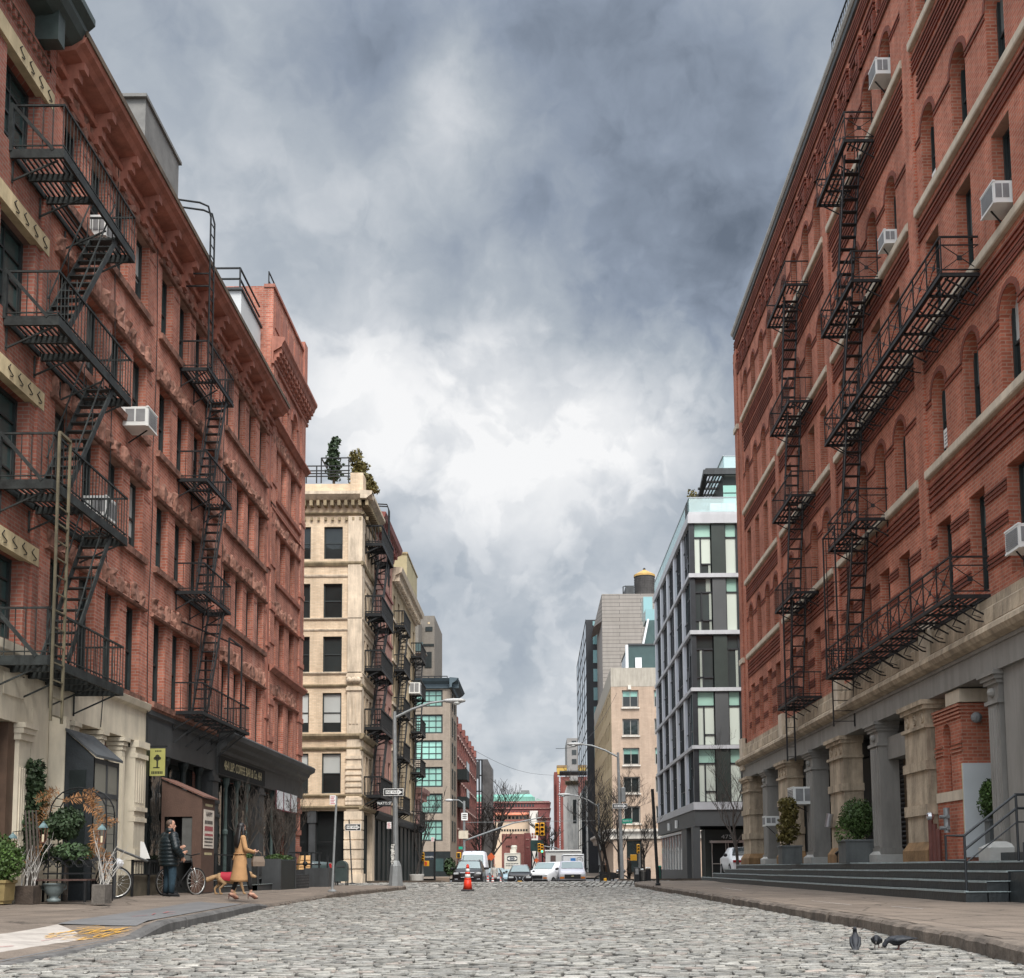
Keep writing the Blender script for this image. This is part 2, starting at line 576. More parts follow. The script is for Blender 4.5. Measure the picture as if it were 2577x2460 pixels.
# ------------------------------------------------------------------ facades
class Fac:
 """A wall plane. L faces +x (left of the street), R faces -x, F faces the camera (-y). s runs along it, z up, d outward."""
 def __init__(self,kind,c):
  self.k,self.c=kind,c
 def P(self,s,z,d=0.0):
  if self.k == 'L':
   return (self.c+d,s,z)
  if self.k == 'R':
   return (self.c-d,s,z)
  return (s,self.c-d,z)
 def box(self,mb,s0,s1,z0,z1,d0,d1):
  a,b=self.P(s0,z0,d0),self.P(s1,z1,d1)
  return mb.box(min(a[0],b[0]),max(a[0],b[0]),min(a[1],b[1]),max(a[1],b[1]),z0,z1)
 def prof(self,mb,s0,s1,pts):
  """Moulding: profile pts (d, z) swept along s."""
  r0=[self.P(s0,z,d) for d,z in pts]
  r1=[self.P(s1,z,d) for d,z in pts]
  return mb.loft([r0,r1])
 def rz(self):
  return {'L':pi/2,'R':-pi/2,'F':0.0}[self.k]
 def wall(self,mb,s0,s1,z0,z1,ops,rd,mwall,mrev=None):
  """Wall with real openings (a, b, c, d, rise of arch) and reveals rd deep."""
  ss=sorted({s0,s1,*[q for o in ops for q in o[:2]]})
  zs=sorted({z0,z1,*[q for o in ops for q in o[2:4]]})
  mb.use(mwall)
  for i in range(len(ss)-1):
   for j in range(len(zs)-1):
    cs,cz=(ss[i]+ss[i+1])/2,(zs[j]+zs[j+1])/2
    if any(o[0]<cs<o[1] and o[2]<cz<o[3] for o in ops):
     continue
    P=self.P
    mb.quad(P(ss[i],zs[j]),P(ss[i+1],zs[j]),P(ss[i+1],zs[j+1]),P(ss[i],zs[j+1]))
  for o in ops:
   a,b,c,d=o[:4]
   rise=o[4] if len(o)>4 else 0
   P=self.P
   arc=[(a,d),(b,d)]
   if rise:
    n=8
    w=(b-a)/2
    R=(w*w+rise*rise)/(2*rise)
    m_=(a+b)/2
    arc=[]
    for k in range(n+1):
     s_=a+(b-a)*k/n
     arc.append((s_,d-R+sqrt(max(R*R-(s_-m_) ** 2,0))))
    mb.use(mwall)
    h=n // 2
    mb.poly([P(*q) for q in arc[:h+1]]+[P(a,d)])
    mb.poly([P(*q) for q in arc[h:]]+[P(b,d)])
   mb.use(mrev or mwall)
   ol=[(a,c)]+arc+[(b,c)]
   for k in range(len(ol)):
    p,q=ol[k],ol[(k+1)%len(ol)]
    mb.quad(P(p[0],p[1]),P(q[0],q[1]),P(q[0],q[1],-rd),P(p[0],p[1],-rd))
  return mb
WIN={}
def window(fac,par,a,b,c,d,depth,mframe,mpane,blind=0.0,mblind=None,style='sash',fw=0.06,name='window',sill=None):
 """One window: frame mesh, with its pane (and blind) as sub-parts."""
 w,h=b-a,d-c
 key=(round(w,2),round(h,2),mframe.name,style,fw)
 if key not in WIN:
  w2,h2=key[0],key[1]
  mb=MB(mframe)
  mb.box(-w2/2,-w2/2+fw,-0.04,0.05,0,h2)
  mb.box(w2/2-fw,w2/2,-0.04,0.05,0,h2)
  mb.box(-w2/2+fw,w2/2-fw,-0.04,0.05,0,fw)
  mb.box(-w2/2+fw,w2/2-fw,-0.04,0.05,h2-fw,h2)
  if style in ('sash','sash2'):
   mb.box(-w2/2+fw,w2/2-fw,-0.015,0.045,h2*0.5-fw*0.45,h2*0.5+fw*0.45)
   if style == 'sash2':
    mb.box(-0.012,0.012,-0.005,0.02,h2*.5+fw*.45,h2-fw)
  elif style.startswith('grid'):
   nx,nz=int(style[4]),int(style[5])
   for k in range(1,nx):
    q=-w2/2+w2*k/nx
    mb.box(q-fw*.28,q+fw*.28,-0.02,0.04,fw,h2-fw)
   for k in range(1,nz):
    q=h2*k/nz
    mb.box(-w2/2+fw,w2/2-fw,-0.018,0.038,q-fw*.3,q+fw*.3)
  WIN[key]=mb.mesh(name)
 o=bpy.data.objects.new(name,WIN[key])
 COL.objects.link(o)
 o.parent=par
 o.matrix_parent_inverse=(Matrix.Translation(par.location) @ par.rotation_euler.to_matrix().to_4x4()).inverted()
 o.location=fac.P((a+b)/2,c,-depth)
 o.rotation_euler=(0,0,fac.rz())
 bl=round(blind,2)
 top=h-fw*.6
 zb=top-(h-fw)*bl
 if bl<0.99:
  kp=('pane',round(w,2),round(zb,2),mpane.name)
  if kp not in WIN:
   mb=MB(mpane)
   q=kp[1]/2-fw*.6
   mb.quad((-q,0.02,fw*.6),(q,0.02,fw*.6),(q,0.02,kp[2]),(-q,0.02,kp[2]))
   WIN[kp]=mb.mesh('pane')
  link('pane',WIN[kp],o,False)
 if bl>0.01:
  kp=('blind',round(w,2),round(zb,2),round(top,2),(mblind or mpane).name)
  if kp not in WIN:
   mb=MB(mblind or mpane)
   q=kp[1]/2-fw*.6
   mb.quad((-q,0.02,kp[2]),(q,0.02,kp[2]),(q,0.02,kp[3]),(-q,0.02,kp[3]))
   WIN[kp]=mb.mesh('blind')
  link('blind',WIN[kp],o,False)
 return o
# ------------------------------------------------------------------ ironwork
class IB(MB):
 """Ironwork: bars tk times as heavy."""
 def __init__(self,mat,tk):
  MB.__init__(self,mat)
  self.tk=tk
 def bar(self,p0,p1,w,h=None,upv=(0,0,1)):
  return MB.bar(self,p0,p1,w*self.tk,h,upv)
def fire_escape(fac,label,levels,depth,rail=0.85,stairs=(),m=None,slat='s',group='fire escapes on the street fronts',bracket=True,cross=False,gap=0.14,sw=0.045,heavy=0.10,tk=1.0):
 """levels: (s0, s1, z). stairs: (s_top, z_top, s_bottom, z_bottom, d0, d1, rungs)."""
 P=fac.P
 s0,s1,z=levels[0]
 root=thing('fire_escape',label,'fire escape',P(s0,min(l[2] for l in levels),0),0,group)
 for s0,s1,z in levels:
  mb=IB(m,tk)
  # outer frame channels, then slats to look up through
  fac.box(mb,s0,s1,z-heavy,z+0.02,depth-0.05,depth)
  fac.box(mb,s0,s0+0.05,z-heavy,z+0.02,0.02,depth-0.05)
  fac.box(mb,s1-0.05,s1,z-heavy,z+0.02,0.02,depth-0.05)
  fac.box(mb,s0+.05,s1-.05,z-heavy*.6,z+0.02,0.02,0.06)
  hole=None
  for st in stairs:
   if abs(st[1]-z)<0.3:
    hole=(min(st[0],st[0]+(st[2]-st[0])*.45)-.1,max(st[0],st[0]+(st[2]-st[0])*.45)+.1,st[4]-.04,st[5]+.04)
  if slat == 's':
   d=0.10
   while d<depth-0.08:
    segs=[(s0+.05,s1-.05)]
    if hole and hole[2]<d<hole[3]:
     segs=[(s0+.05,max(hole[0],s0+.05)),(min(hole[1],s1-.05),s1-.05)]
    for a,b in segs:
     if b-a>.05:
      fac.box(mb,a,b,z-0.012,z+0.012,d,d+sw)
    d += gap*.62
  else:
   s=s0+.1
   while s<s1-.08:
    dd=depth-.05
    if hole and hole[0]<s<hole[1]:
     dd=hole[2]
    fac.box(mb,s,s+sw,z-0.012,z+0.012,.06,dd)
    s += gap
  k=int((s1-s0)/0.9)+1
  for i in range(1,k):
   q=s0+(s1-s0)*i/k
   if hole and hole[0]<q<hole[1]:
    continue
   fac.box(mb,q-.03,q+.03,z-heavy,z-.014,0.03,depth-.06)
  part('platform',mb,root)
  mb=IB(m,tk)
  for dz,t in ((rail,.035),(rail*.78,.022),(.09,.022))[::1 if cross else 2]:
   mb.bar(P(s0,z+dz,depth-.03),P(s1,z+dz,depth-.03),t)
   mb.bar(P(s0+.02,z+dz,0.02),P(s0+.02,z+dz,depth-.05),t)
   mb.bar(P(s1-.02,z+dz,0.02),P(s1-.02,z+dz,depth-.05),t)
  if not cross:
   n=int((s1-s0)/0.15)
   for i in range(n+1):
    q=s0+(s1-s0)*i/n
    mb.bar(P(q,z+.02,depth-.03),P(q,z+rail,depth-.03),.014)
   n=int(depth/0.17)
   for i in range(n):
    q=.05+(depth-.1)*i/n
    for se in (s0+.02,s1-.02):
     mb.bar(P(se,z+.02,q),P(se,z+rail,q),.014)
  else:
   n=max(2,int((s1-s0)/0.85))
   for i in range(n+1):
    q=s0+(s1-s0)*i/n
    mb.bar(P(q,z+.02,depth-.03),P(q,z+rail,depth-.03),.026)
    if i<n:
     q2=s0+(s1-s0)*(i+1)/n
     mb.bar(P(q,z+.09,depth-.03),P(q2,z+rail*.78,depth-.03),.014)
     mb.bar(P(q2,z+.09,depth-.03),P(q,z+rail*.78,depth-.03),.014)
     qm=(q+q2)/2
     fac.box(mb,qm-.05,qm+.05,z+rail*.43-.05,z+rail*.43+.05,depth-.04,depth-.02)
   for se in (s0+.02,s1-.02):
    mb.bar(P(se,z+.09,.03),P(se,z+rail*.78,depth-.06),.014)
    mb.bar(P(se,z+rail*.78,.03),P(se,z+.09,depth-.06),.014)
    fac.box(mb,se-.01,se+.01,z+rail*.43-.05,z+rail*.43+.05,depth*.5-.05,depth*.5+.05)
  part('railing',mb,root)
  if bracket:
   n=max(2,int((s1-s0)/1.0))
   for i in range(n+1):
    q=s0+.1+(s1-s0-.2)*i/n
    mb=IB(m,tk)
    mb.bar(P(q,z-heavy,depth*.85),P(q,z-heavy-.38,.02),.028)
    mb.bar(P(q,z-heavy-.42,.03),P(q,z-heavy,.03),.028)
    part('bracket',mb,root)
 for st,zt,sb,zb,d0,d1,nr in stairs:
  mb=IB(m,tk)
  for d in (d0,d1):
   mb.bar(P(st,zt,d),P(sb,zb,d),.028,.11)
   mb.bar(P(st+(sb-st)*.08,zt+.62,d),P(sb+(st-sb)*.12,zb+.72,d),.022)
   for f in (.12,.5,.85):
    s_,z_=st+(sb-st)*f,zt+(zb-zt)*f
    mb.bar(P(s_,z_,d),P(s_,z_+.66,d),.016)
  for i in range(nr):
   f=(i+.5)/nr
   s_,z_=st+(sb-st)*f,zt+(zb-zt)*f
   fac.box(mb,s_-.075,s_+.075,z_-.012,z_+.012,d0,d1)
  part('stair',mb,root)
 return root
def rung_ladder(fac,mb,s,z0,z1,d0,d1,step=.3,t=.035,lean=0.0):
 """Ladder whose rungs stick out from the wall (across d)."""
 P=fac.P
 for d in (d0,d1):
  mb.bar(P(s,z0,d),P(s+lean,z1,d),t)
 z=z0+.15
 while z<z1:
  q=s+lean*(z-z0)/(z1-z0)
  mb.bar(P(q,z,d0),P(q,z,d1),.02)
  z += step
def slat_ladder(fac,mb,s0,s1,z0,z1,d,step=.3,t=.04):
 """Ladder flat along the wall (rungs along s)."""
 P=fac.P
 for s in (s0,s1):
  mb.bar(P(s,z0,d),P(s,z1,d),t)
 z=z0+.15
 while z<z1:
  mb.bar(P(s0,z,d),P(s1,z,d),.022)
  z += step
# ------------------------------------------------------------------ plants
def leaf_cloud(mb,c,rad,n,size,shell=0.55,flat=0.6,lumps=7,seed=0):
 """n leaf faces through a lumpy ball: uneven outline and gaps."""
 rg=np.random.default_rng(seed)
 dirs=rg.normal(size=(lumps,3))
 dirs /= np.linalg.norm(dirs,axis=1)[:,None]
 for _ in range(n):
  d=rg.normal(size=3)
  d /= np.linalg.norm(d)
  k=0.80+0.22*max(float((dirs @ d).max())-.5,0)*2
  r=(shell+(1-shell)*rg.random() ** .5)*k
  p=np.array(c)+d*r*np.array(rad)
  a=rg.normal(size=3)
  a /= np.linalg.norm(a)
  b=np.cross(a,d+rg.normal(size=3)*.5)
  b /= max(np.linalg.norm(b),1e-6)
  s=size*(0.6+.8*rg.random())
  a,b=a*s,b*s*flat
  mb.add([p-a,p+b,p+a,p-b],[(0,1,2,3)])
def bare_tree(mb,base,h,r,seed,levels=4,spread=0.6,first=0.3,lean=(0,0),kids=(3,4),up=0.35,tip=0.004,nside=6):
 """Leafless tree as tapered tubes."""
 rg=random.Random(seed)
 def grow(p,d,length,rad,lev):
  n=5
  pts,rs=[p.copy()],[rad]
  q=p.copy()
  dd=d.copy()
  for i in range(n):
   dd=(dd+Vector((rg.uniform(-1,1),rg.uniform(-1,1),rg.uniform(-.5,1)*up))*.16).normalized()
   q=q+dd*(length/n)
   pts.append(q.copy())
   rs.append(max(rad*(1-.55*(i+1)/n),tip))
  mb.tube(pts,rs,nside if lev<2 else (4 if lev<3 else 3),cap=False)
  if lev >= levels:
   return
  k=rg.randint(*kids)+(1 if lev else 2)
  for j in range(k):
   f=(first if lev == 0 else .25)+(1-(first if lev == 0 else .25))*(j+rg.random())/k
   f=min(f,.99)
   i=min(int(f*n),n-1)
   pp=pts[i].lerp(pts[i+1],f*n-i)
   rr=rs[i]*.62
   ax=Vector((rg.uniform(-1,1),rg.uniform(-1,1),rg.uniform(-.2,.6)))
   nd=(dd*(1-spread)+ax.normalized()*spread+Vector((0,0,up))).normalized()
   grow(pp,nd,length*rg.uniform(.45,.68),max(rr,tip),lev+1)
 grow(Vector(base),Vector((lean[0],lean[1],1)).normalized(),h*.55,r,0)
# ================================================================== SETTING
PROF=[(-60,0),(46,0),(50,.05),(55,.13),(60,.06),(74,-.46),(90,-.66),(105,-.80),(180,-.35),(420,.4),(900,.4)]
def gz(y):
 """Height of the roadway: level, a low crest at the crossing, then falling away and rising again."""
 for (a,za),(b,zb) in zip(PROF,PROF[1:]):
  if a <= y <= b:
   t=(y-a)/(b-a)
   return za+(zb-za)*(t*t*(3-2*t))
 return 0.0
def paving(name,c,w,h,joint,var=0.2,stain=0.35,rough=.85):
 m,nt,b=nodes_of(name)
 N,L=nt.nodes.new,nt.links.new
 b.inputs['Roughness'].default_value=rough
 b.inputs['Specular IOR Level'].default_value=.3
 g=N('ShaderNodeNewGeometry')
 br=N('ShaderNodeTexBrick')
 br.offset=0.0
 br.inputs['Scale'].default_value=1
 br.inputs['Brick Width'].default_value=w
 br.inputs['Row Height'].default_value=h
 br.inputs['Mortar Size'].default_value=joint
 br.inputs['Color1'].default_value=(*c,1)
 br.inputs['Color2'].default_value=(*[q*(1-var) for q in c],1)
 br.inputs['Mortar'].default_value=(*[q*.4 for q in c],1)
 L(g.outputs['Position'],br.inputs['Vector'])
 no=N('ShaderNodeTexNoise')
 no.inputs['Scale'].default_value=1.1
 no.inputs['Detail'].default_value=10
 no.inputs['Roughness'].default_value=.72
 L(g.outputs['Position'],no.inputs['Vector'])
 r=N('ShaderNodeValToRGB')
 r.color_ramp.elements[0].position,r.color_ramp.elements[0].color=.32,(1-stain,)*3+(1,)
 r.color_ramp.elements[1].position,r.color_ramp.elements[1].color=.66,(1.12,1.1,1.08,1)
 L(no.outputs['Fac'],r.inputs[0])
 mx=N('ShaderNodeMix')
 mx.data_type,mx.blend_type='RGBA','MULTIPLY'
 mx.inputs[0].default_value=1
 L(br.outputs['Color'],mx.inputs[6])
 L(r.outputs[0],mx.inputs[7])
 n2=N('ShaderNodeTexNoise')
 n2.inputs['Scale'].default_value=60
 n2.inputs['Detail'].default_value=4
 L(g.outputs['Position'],n2.inputs['Vector'])
 r2=N('ShaderNodeValToRGB')
 r2.color_ramp.elements[0].position,r2.color_ramp.elements[0].color=.35,(.75,.75,.75,1)
 r2.color_ramp.elements[1].position,r2.color_ramp.elements[1].color=.6,(1.1,1.1,1.1,1)
 L(n2.outputs['Fac'],r2.inputs[0])
 m2=N('ShaderNodeMix')
 m2.data_type,m2.blend_type='RGBA','MULTIPLY'
 m2.inputs[0].default_value=1
 L(mx.outputs[2],m2.inputs[6])
 L(r2.outputs[0],m2.inputs[7])
 L(m2.outputs[2],b.inputs['Base Color'])
 # hairline cracks and trodden gum
 for sc,lo,hi,dk,feat in ((.55,.004,.014,.45,'DISTANCE_TO_EDGE'),(2.6,.022,.030,.6,'F1')):
  vo=N('ShaderNodeTexVoronoi')
  vo.feature=feat
  vo.inputs['Scale'].default_value=sc
  wp=N('ShaderNodeVectorMath')
  wp.operation='MULTIPLY_ADD'
  wp.inputs[1].default_value=(.5,.5,.5) if feat != 'F1' else (0,0,0)
  L(no.outputs['Color'],wp.inputs[0])
  L(g.outputs['Position'],wp.inputs[2])
  L(wp.outputs[0],vo.inputs['Vector'])
  vr_=N('ShaderNodeMapRange')
  vr_.inputs['From Min'].default_value,vr_.inputs['From Max'].default_value=lo,hi
  vr_.inputs['To Min'].default_value,vr_.inputs['To Max'].default_value=dk,1
  L(vo.outputs['Distance'],vr_.inputs['Value'])
  mv=N('ShaderNodeMix')
  mv.data_type,mv.blend_type='RGBA','MULTIPLY'
  mv.inputs[0].default_value=1
  L(b.inputs['Base Color'].links[0].from_socket,mv.inputs[6])
  L(vr_.outputs[0],mv.inputs[7])
  L(mv.outputs[2],b.inputs['Base Color'])
 bp=N('ShaderNodeBump')
 bp.inputs['Strength'].default_value=.3
 bp.inputs['Distance'].default_value=.01
 L(n2.outputs['Fac'],bp.inputs['Height'])
 L(bp.outputs[0],b.inputs['Normal'])
 MATS[name]=m
 return m
def terrain(name,x0,x1,ys,dz,mat,xs=None):
 mb=MB(mat)
 xs=xs or [x0,x1]
 n=len(xs)
 vs=[(x,y,gz(y)+dz) for y in ys for x in xs]
 fs=[(j*n+i,j*n+i+1,(j+1)*n+i+1,(j+1)*n+i) for j in range(len(ys)-1) for i in range(n-1)]
 mb.add(vs,fs)
 return struct(name,mb,True)
YS=[-60,0,20,40]+[46+i for i in range(0,60,2)]+[110+10*i for i in range(0,36)]+[520,700,900]
terrain('ground',-700,700,YS,-0.08,M('ground_soil',(.09,.085,.08),.95,.2,.3))
terrain('asphalt_road',-5.2,4.3,[y for y in YS if y >= 62],-0.02,M('asphalt',(.060,.060,.063),.8,.25,2.0,.2))
terrain('cross_street',-120,120,[y for y in YS if 96 <= y <= 140],-0.026,MATS['asphalt'])
mb=MB(M('lane_paint',(.62,.62,.6),.7,.25,6))
for x_,w_,y0_,y1_ in ((-.55,.12,63,108),(-4.9,.1,64,96),(3.9,.1,64,96)):
 n=12
 for i in range(n):
  a,b_=y0_+(y1_-y0_)*i/n,y0_+(y1_-y0_)*(i+1)/n
  mb.quad((x_,a,gz(a)-.012),(x_+w_,a,gz(a)-.012),(x_+w_,b_,gz(b_)-.012),(x_,b_,gz(b_)-.012))
struct('lane_marking',mb)
# ---- granite setts, every stone a domed block in the road's one mesh
KERB_L=[(-4.2,3.0),(-4.35,7.0),(-4.50,9.7),(-4.76,13.84),(-5.2,19),(-5.72,24.5),(-6.0,31.3),(-5.75,33.5),(-5.12,44.5),(-5.3,46.0),(-6.2,46.9),(-9.5,47.4),(-30,47.6)]
KERB_R=[(3.6,3.0),(3.72,7.5),(3.95,11.5),(4.08,15),(4.02,19.3),(4.08,23.3),(3.98,33.7),(3.82,46),(3.98,48.4),(4.6,49.7),(6.2,50.5),(9.4,50.9),(30,51.2)]
def kx(K,y):
 for (xa,ya),(xb,yb) in zip(K,K[1:]):
  if ya <= y <= yb:
   return xa+(xb-xa)*(y-ya)/(yb-ya)
 return K[0][0]
def setts():
 cx,cy,hx,hy,tn=[],[],[],[],[]
 y=5.5
 r=0
 while y<47.0:
  xl,xr=kx(KERB_L,min(y,46.5))-.1,kx(KERB_R,min(y,46.5))+.1
  x=xl-RNG.random()*.2
  pitch=.104+RNG.normal()*.006
  wob=RNG.normal()*.012
  while x<xr:
   ln=.12+RNG.random()*.11
   cx.append(x+ln/2)
   cy.append(y+wob+RNG.normal()*.009+.03*sin(x*.7+y*.31))
   hx.append(ln/2-.008-RNG.random()*.008)
   hy.append(pitch/2-.006-.024*RNG.random() ** 3)
   x += ln
  y += pitch
  r += 1
 n1=len(cx)
 # the crossing: courses turned towards the far street
 x=-24.0
 while x<24.0:
  pitch=.25
  y=47.0-RNG.random()*.3
  while y<62.0:
   ln=.26+RNG.random()*.22
   if -6.5<x<5.0 or y>47.6:
    cx.append(x+(y-54)*.10+RNG.normal()*.008)
    cy.append(y+ln/2)
    hx.append(pitch/2-.030)
    hy.append(ln/2-.014)
   y += ln
  x += pitch
 cx,cy,hx,hy=map(np.array,(cx,cy,hx,hy))
 n=len(cx)
 z0=np.array([gz(q) for q in cy])+np.where(cy<47,RNG.normal(size=n)*.005,RNG.normal(size=n)*.005)
 # long swells and sunken patches
 z0 += .010*np.sin(cx*.9+1.3)*np.sin(cy*.55)+.006*np.sin(cy*1.7+cx*.4)
 tx,ty=RNG.normal(size=n)*.02,RNG.normal(size=n)*.034
 yaw=RNG.normal(size=n)*.035
 V=np.zeros((n,12,3))
 sg=np.array([(-1,-1),(1,-1),(1,1),(-1,1)])
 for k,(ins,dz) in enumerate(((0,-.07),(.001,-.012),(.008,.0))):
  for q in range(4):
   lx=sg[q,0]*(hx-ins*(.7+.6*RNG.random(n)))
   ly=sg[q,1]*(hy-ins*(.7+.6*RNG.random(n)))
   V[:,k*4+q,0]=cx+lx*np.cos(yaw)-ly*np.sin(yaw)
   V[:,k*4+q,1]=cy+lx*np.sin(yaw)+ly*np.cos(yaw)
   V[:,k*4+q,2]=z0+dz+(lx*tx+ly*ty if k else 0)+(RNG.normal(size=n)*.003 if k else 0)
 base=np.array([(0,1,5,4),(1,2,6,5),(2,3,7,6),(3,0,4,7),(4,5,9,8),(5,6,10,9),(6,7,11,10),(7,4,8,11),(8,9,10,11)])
 F=(base[None]+(np.arange(n)*12)[:,None,None]).reshape(-1,4)
 me=bpy.data.meshes.new('cobbled_road')
 me.vertices.add(n*12)
 me.vertices.foreach_set('co',V.reshape(-1))
 me.loops.add(len(F)*4)
 me.loops.foreach_set('vertex_index',F.reshape(-1))
 me.polygons.add(len(F))
 me.polygons.foreach_set('loop_start',np.arange(len(F))*4)
 at_=me.attributes.new('stone','FLOAT_COLOR','FACE')
 col=np.ones((n,9,4))
 col[:,:,0]=RNG.random(n)[:,None]
 col[:,:,1]=RNG.random(n)[:,None]
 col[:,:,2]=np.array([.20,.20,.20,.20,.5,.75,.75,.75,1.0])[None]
 at_.data.foreach_set('color',col.reshape(-1))
 me.update()
 m,nt,b=nodes_of('granite_sett')
 N,L=nt.nodes.new,nt.links.new
 a=N('ShaderNodeAttribute')
 a.attribute_name='stone'
 s=N('ShaderNodeSeparateColor')
 L(a.outputs['Color'],s.inputs[0])
 r1=N('ShaderNodeValToRGB')
 e=r1.color_ramp.elements
 e[0].position,e[0].color=0,(.19,.185,.168,1)
 e[1].position,e[1].color=1,(.38,.365,.33,1)
 for p_,c_ in ((.18,(.245,.237,.216,1)),(.5,(.285,.275,.25,1)),(.8,(.32,.31,.28,1))):
  q=r1.color_ramp.elements.new(p_)
  q.color=c_
 L(s.outputs[0],r1.inputs[0])
 r2=N('ShaderNodeValToRGB')
 e=r2.color_ramp.elements
 e[0].position,e[0].color=0,(1.0,.97,.93,1)
 e[1].position,e[1].color=1,(1.06,.90,.84,1)
 q=r2.color_ramp.elements.new(.85)
 q.color=(1,1,1,1)
 L(s.outputs[1],r2.inputs[0])
 mx=N('ShaderNodeMix')
 mx.data_type,mx.blend_type='RGBA','MULTIPLY'
 mx.inputs[0].default_value=1
 L(r1.outputs[0],mx.inputs[6])
 L(r2.outputs[0],mx.inputs[7])
 g=N('ShaderNodeNewGeometry')
 no=N('ShaderNodeTexNoise')
 no.inputs['Scale'].default_value=45
 no.inputs['Detail'].default_value=6
 L(g.outputs['Position'],no.inputs['Vector'])
 n2=N('ShaderNodeTexNoise')
 n2.inputs['Scale'].default_value=.9
 n2.inputs['Detail'].default_value=8
 n2.inputs['Roughness'].default_value=.7
 L(g.outputs['Position'],n2.inputs['Vector'])
 m3=N('ShaderNodeMath')
 m3.operation='MULTIPLY'
 L(no.outputs['Fac'],m3.inputs[0])
 L(n2.outputs['Fac'],m3.inputs[1])
 mr=N('ShaderNodeMapRange')
 mr.inputs['From Min'].default_value,mr.inputs['From Max'].default_value=.12,.38
 mr.inputs['To Min'].default_value,mr.inputs['To Max'].default_value=.62,1.3
 L(m3.outputs[0],mr.inputs['Value'])
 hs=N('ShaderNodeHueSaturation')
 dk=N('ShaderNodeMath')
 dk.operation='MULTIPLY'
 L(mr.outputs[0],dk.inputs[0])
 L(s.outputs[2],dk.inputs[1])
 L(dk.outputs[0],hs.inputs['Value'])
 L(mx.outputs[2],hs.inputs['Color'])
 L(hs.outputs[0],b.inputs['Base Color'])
 b.inputs['Roughness'].default_value=.5
 b.inputs['Specular IOR Level'].default_value=.35
 bp=N('ShaderNodeBump')
 bp.inputs['Strength'].default_value=.5
 bp.inputs['Distance'].default_value=.008
 L(no.outputs['Fac'],bp.inputs['Height'])
 L(bp.outputs[0],b.inputs['Normal'])
 me.materials.append(m)
 o=bpy.data.objects.new('cobbled_road',me)
 COL.objects.link(o)
 tag(o,kind='structure')
setts()
mb=MB(M('sett_joint',(.045,.042,.038),.95,.3,3.0,.4))
for i in range(60):
 y0_,y1_=3+i,4+i
 mb.quad((-26,y0_,gz(y0_)-.032),(26,y0_,gz(y0_)-.032),(26,y1_,gz(y1_)-.032),(-26,y1_,gz(y1_)-.032))
struct('road_bed',mb)
# ---- pavements and kerbs
m_pave=paving('brown_pavement',(.205,.165,.132),1.5,1.5,.018)
m_pave_l=paving('grey_brown_pavement',(.215,.175,.142),1.5,1.5,.016)
m_kerb=M('kerb_stone',(.15,.12,.095),.8,.35,3.0,.7,dirt=.5,bscale=14)
m_kerb_g=M('kerb_concrete',(.115,.11,.105),.85,.3,2.5,.4,dirt=.4)
def lip(y):
 """Height of the left kerb above the road: nothing at the dropped crossing, then full."""
 if y<13.6:
  return .012
 if y<15.2:
  return .012+.128*(y-13.6)/1.6
 if y<23:
  return .14
 if y<24.6:
  return .14-.085*(y-23)/1.6
 if y<31.5:
  return .055
 if y<33:
  return .055+.085*(y-31.5)/1.5
 return .14
def side_rise(x,y):
 """The left pavement falls gently from the house fronts to the kerb."""
 return .09*max(0,min(1,(-6.6-x)/2.6))*max(0,min(1,(40-y)/9))
mb=MB(m_pave_l)
ys=[3+.8*i for i in range(54)]+[46.2]
rows=[]
for y in ys:
 xk=kx(KERB_L,y)-.14
 row=[]
 for t in (0,.12,.3,.5,.75,1.0):
  x=xk+(-11.2-xk)*t
  zf=lip(y)
  k=min(1,(xk-x)/1.8)
  row.append((x,y,gz(y)+zf+(.15-zf)*k*k*(3-2*k)+side_rise(x,y)))
 rows.append(row)
n=6
mb.add([p for r in rows for p in r],[(j*n+i,j*n+i+1,(j+1)*n+i+1,(j+1)*n+i) for j in range(len(rows)-1) for i in range(n-1)])
struct('sidewalk',mb)
mb=MB(m_pave)
ys=[3+1.0*i for i in range(46)]+[48.8]
rows=[]
for y in ys:
 xk=kx(KERB_R,y)+.2
 rows.append([(xk+(10.6-xk)*t,y,gz(y)+.15) for t in (0,.25,.5,.75,1)])
n=5
mb.add([p for r in rows for p in r],[(j*n+i,j*n+i+1,(j+1)*n+i+1,(j+1)*n+i) for j in range(len(rows)-1) for i in range(n-1)])
mb.add([(4.1,48.8,.17),(10.6,48.8,.17),(10.6,50.8,.19),(9.4,50.8,.19),(6.2,50.4,.19),(4.7,49.6,.19)],[(0,1,2,3,4,5)])
struct('sidewalk',mb)
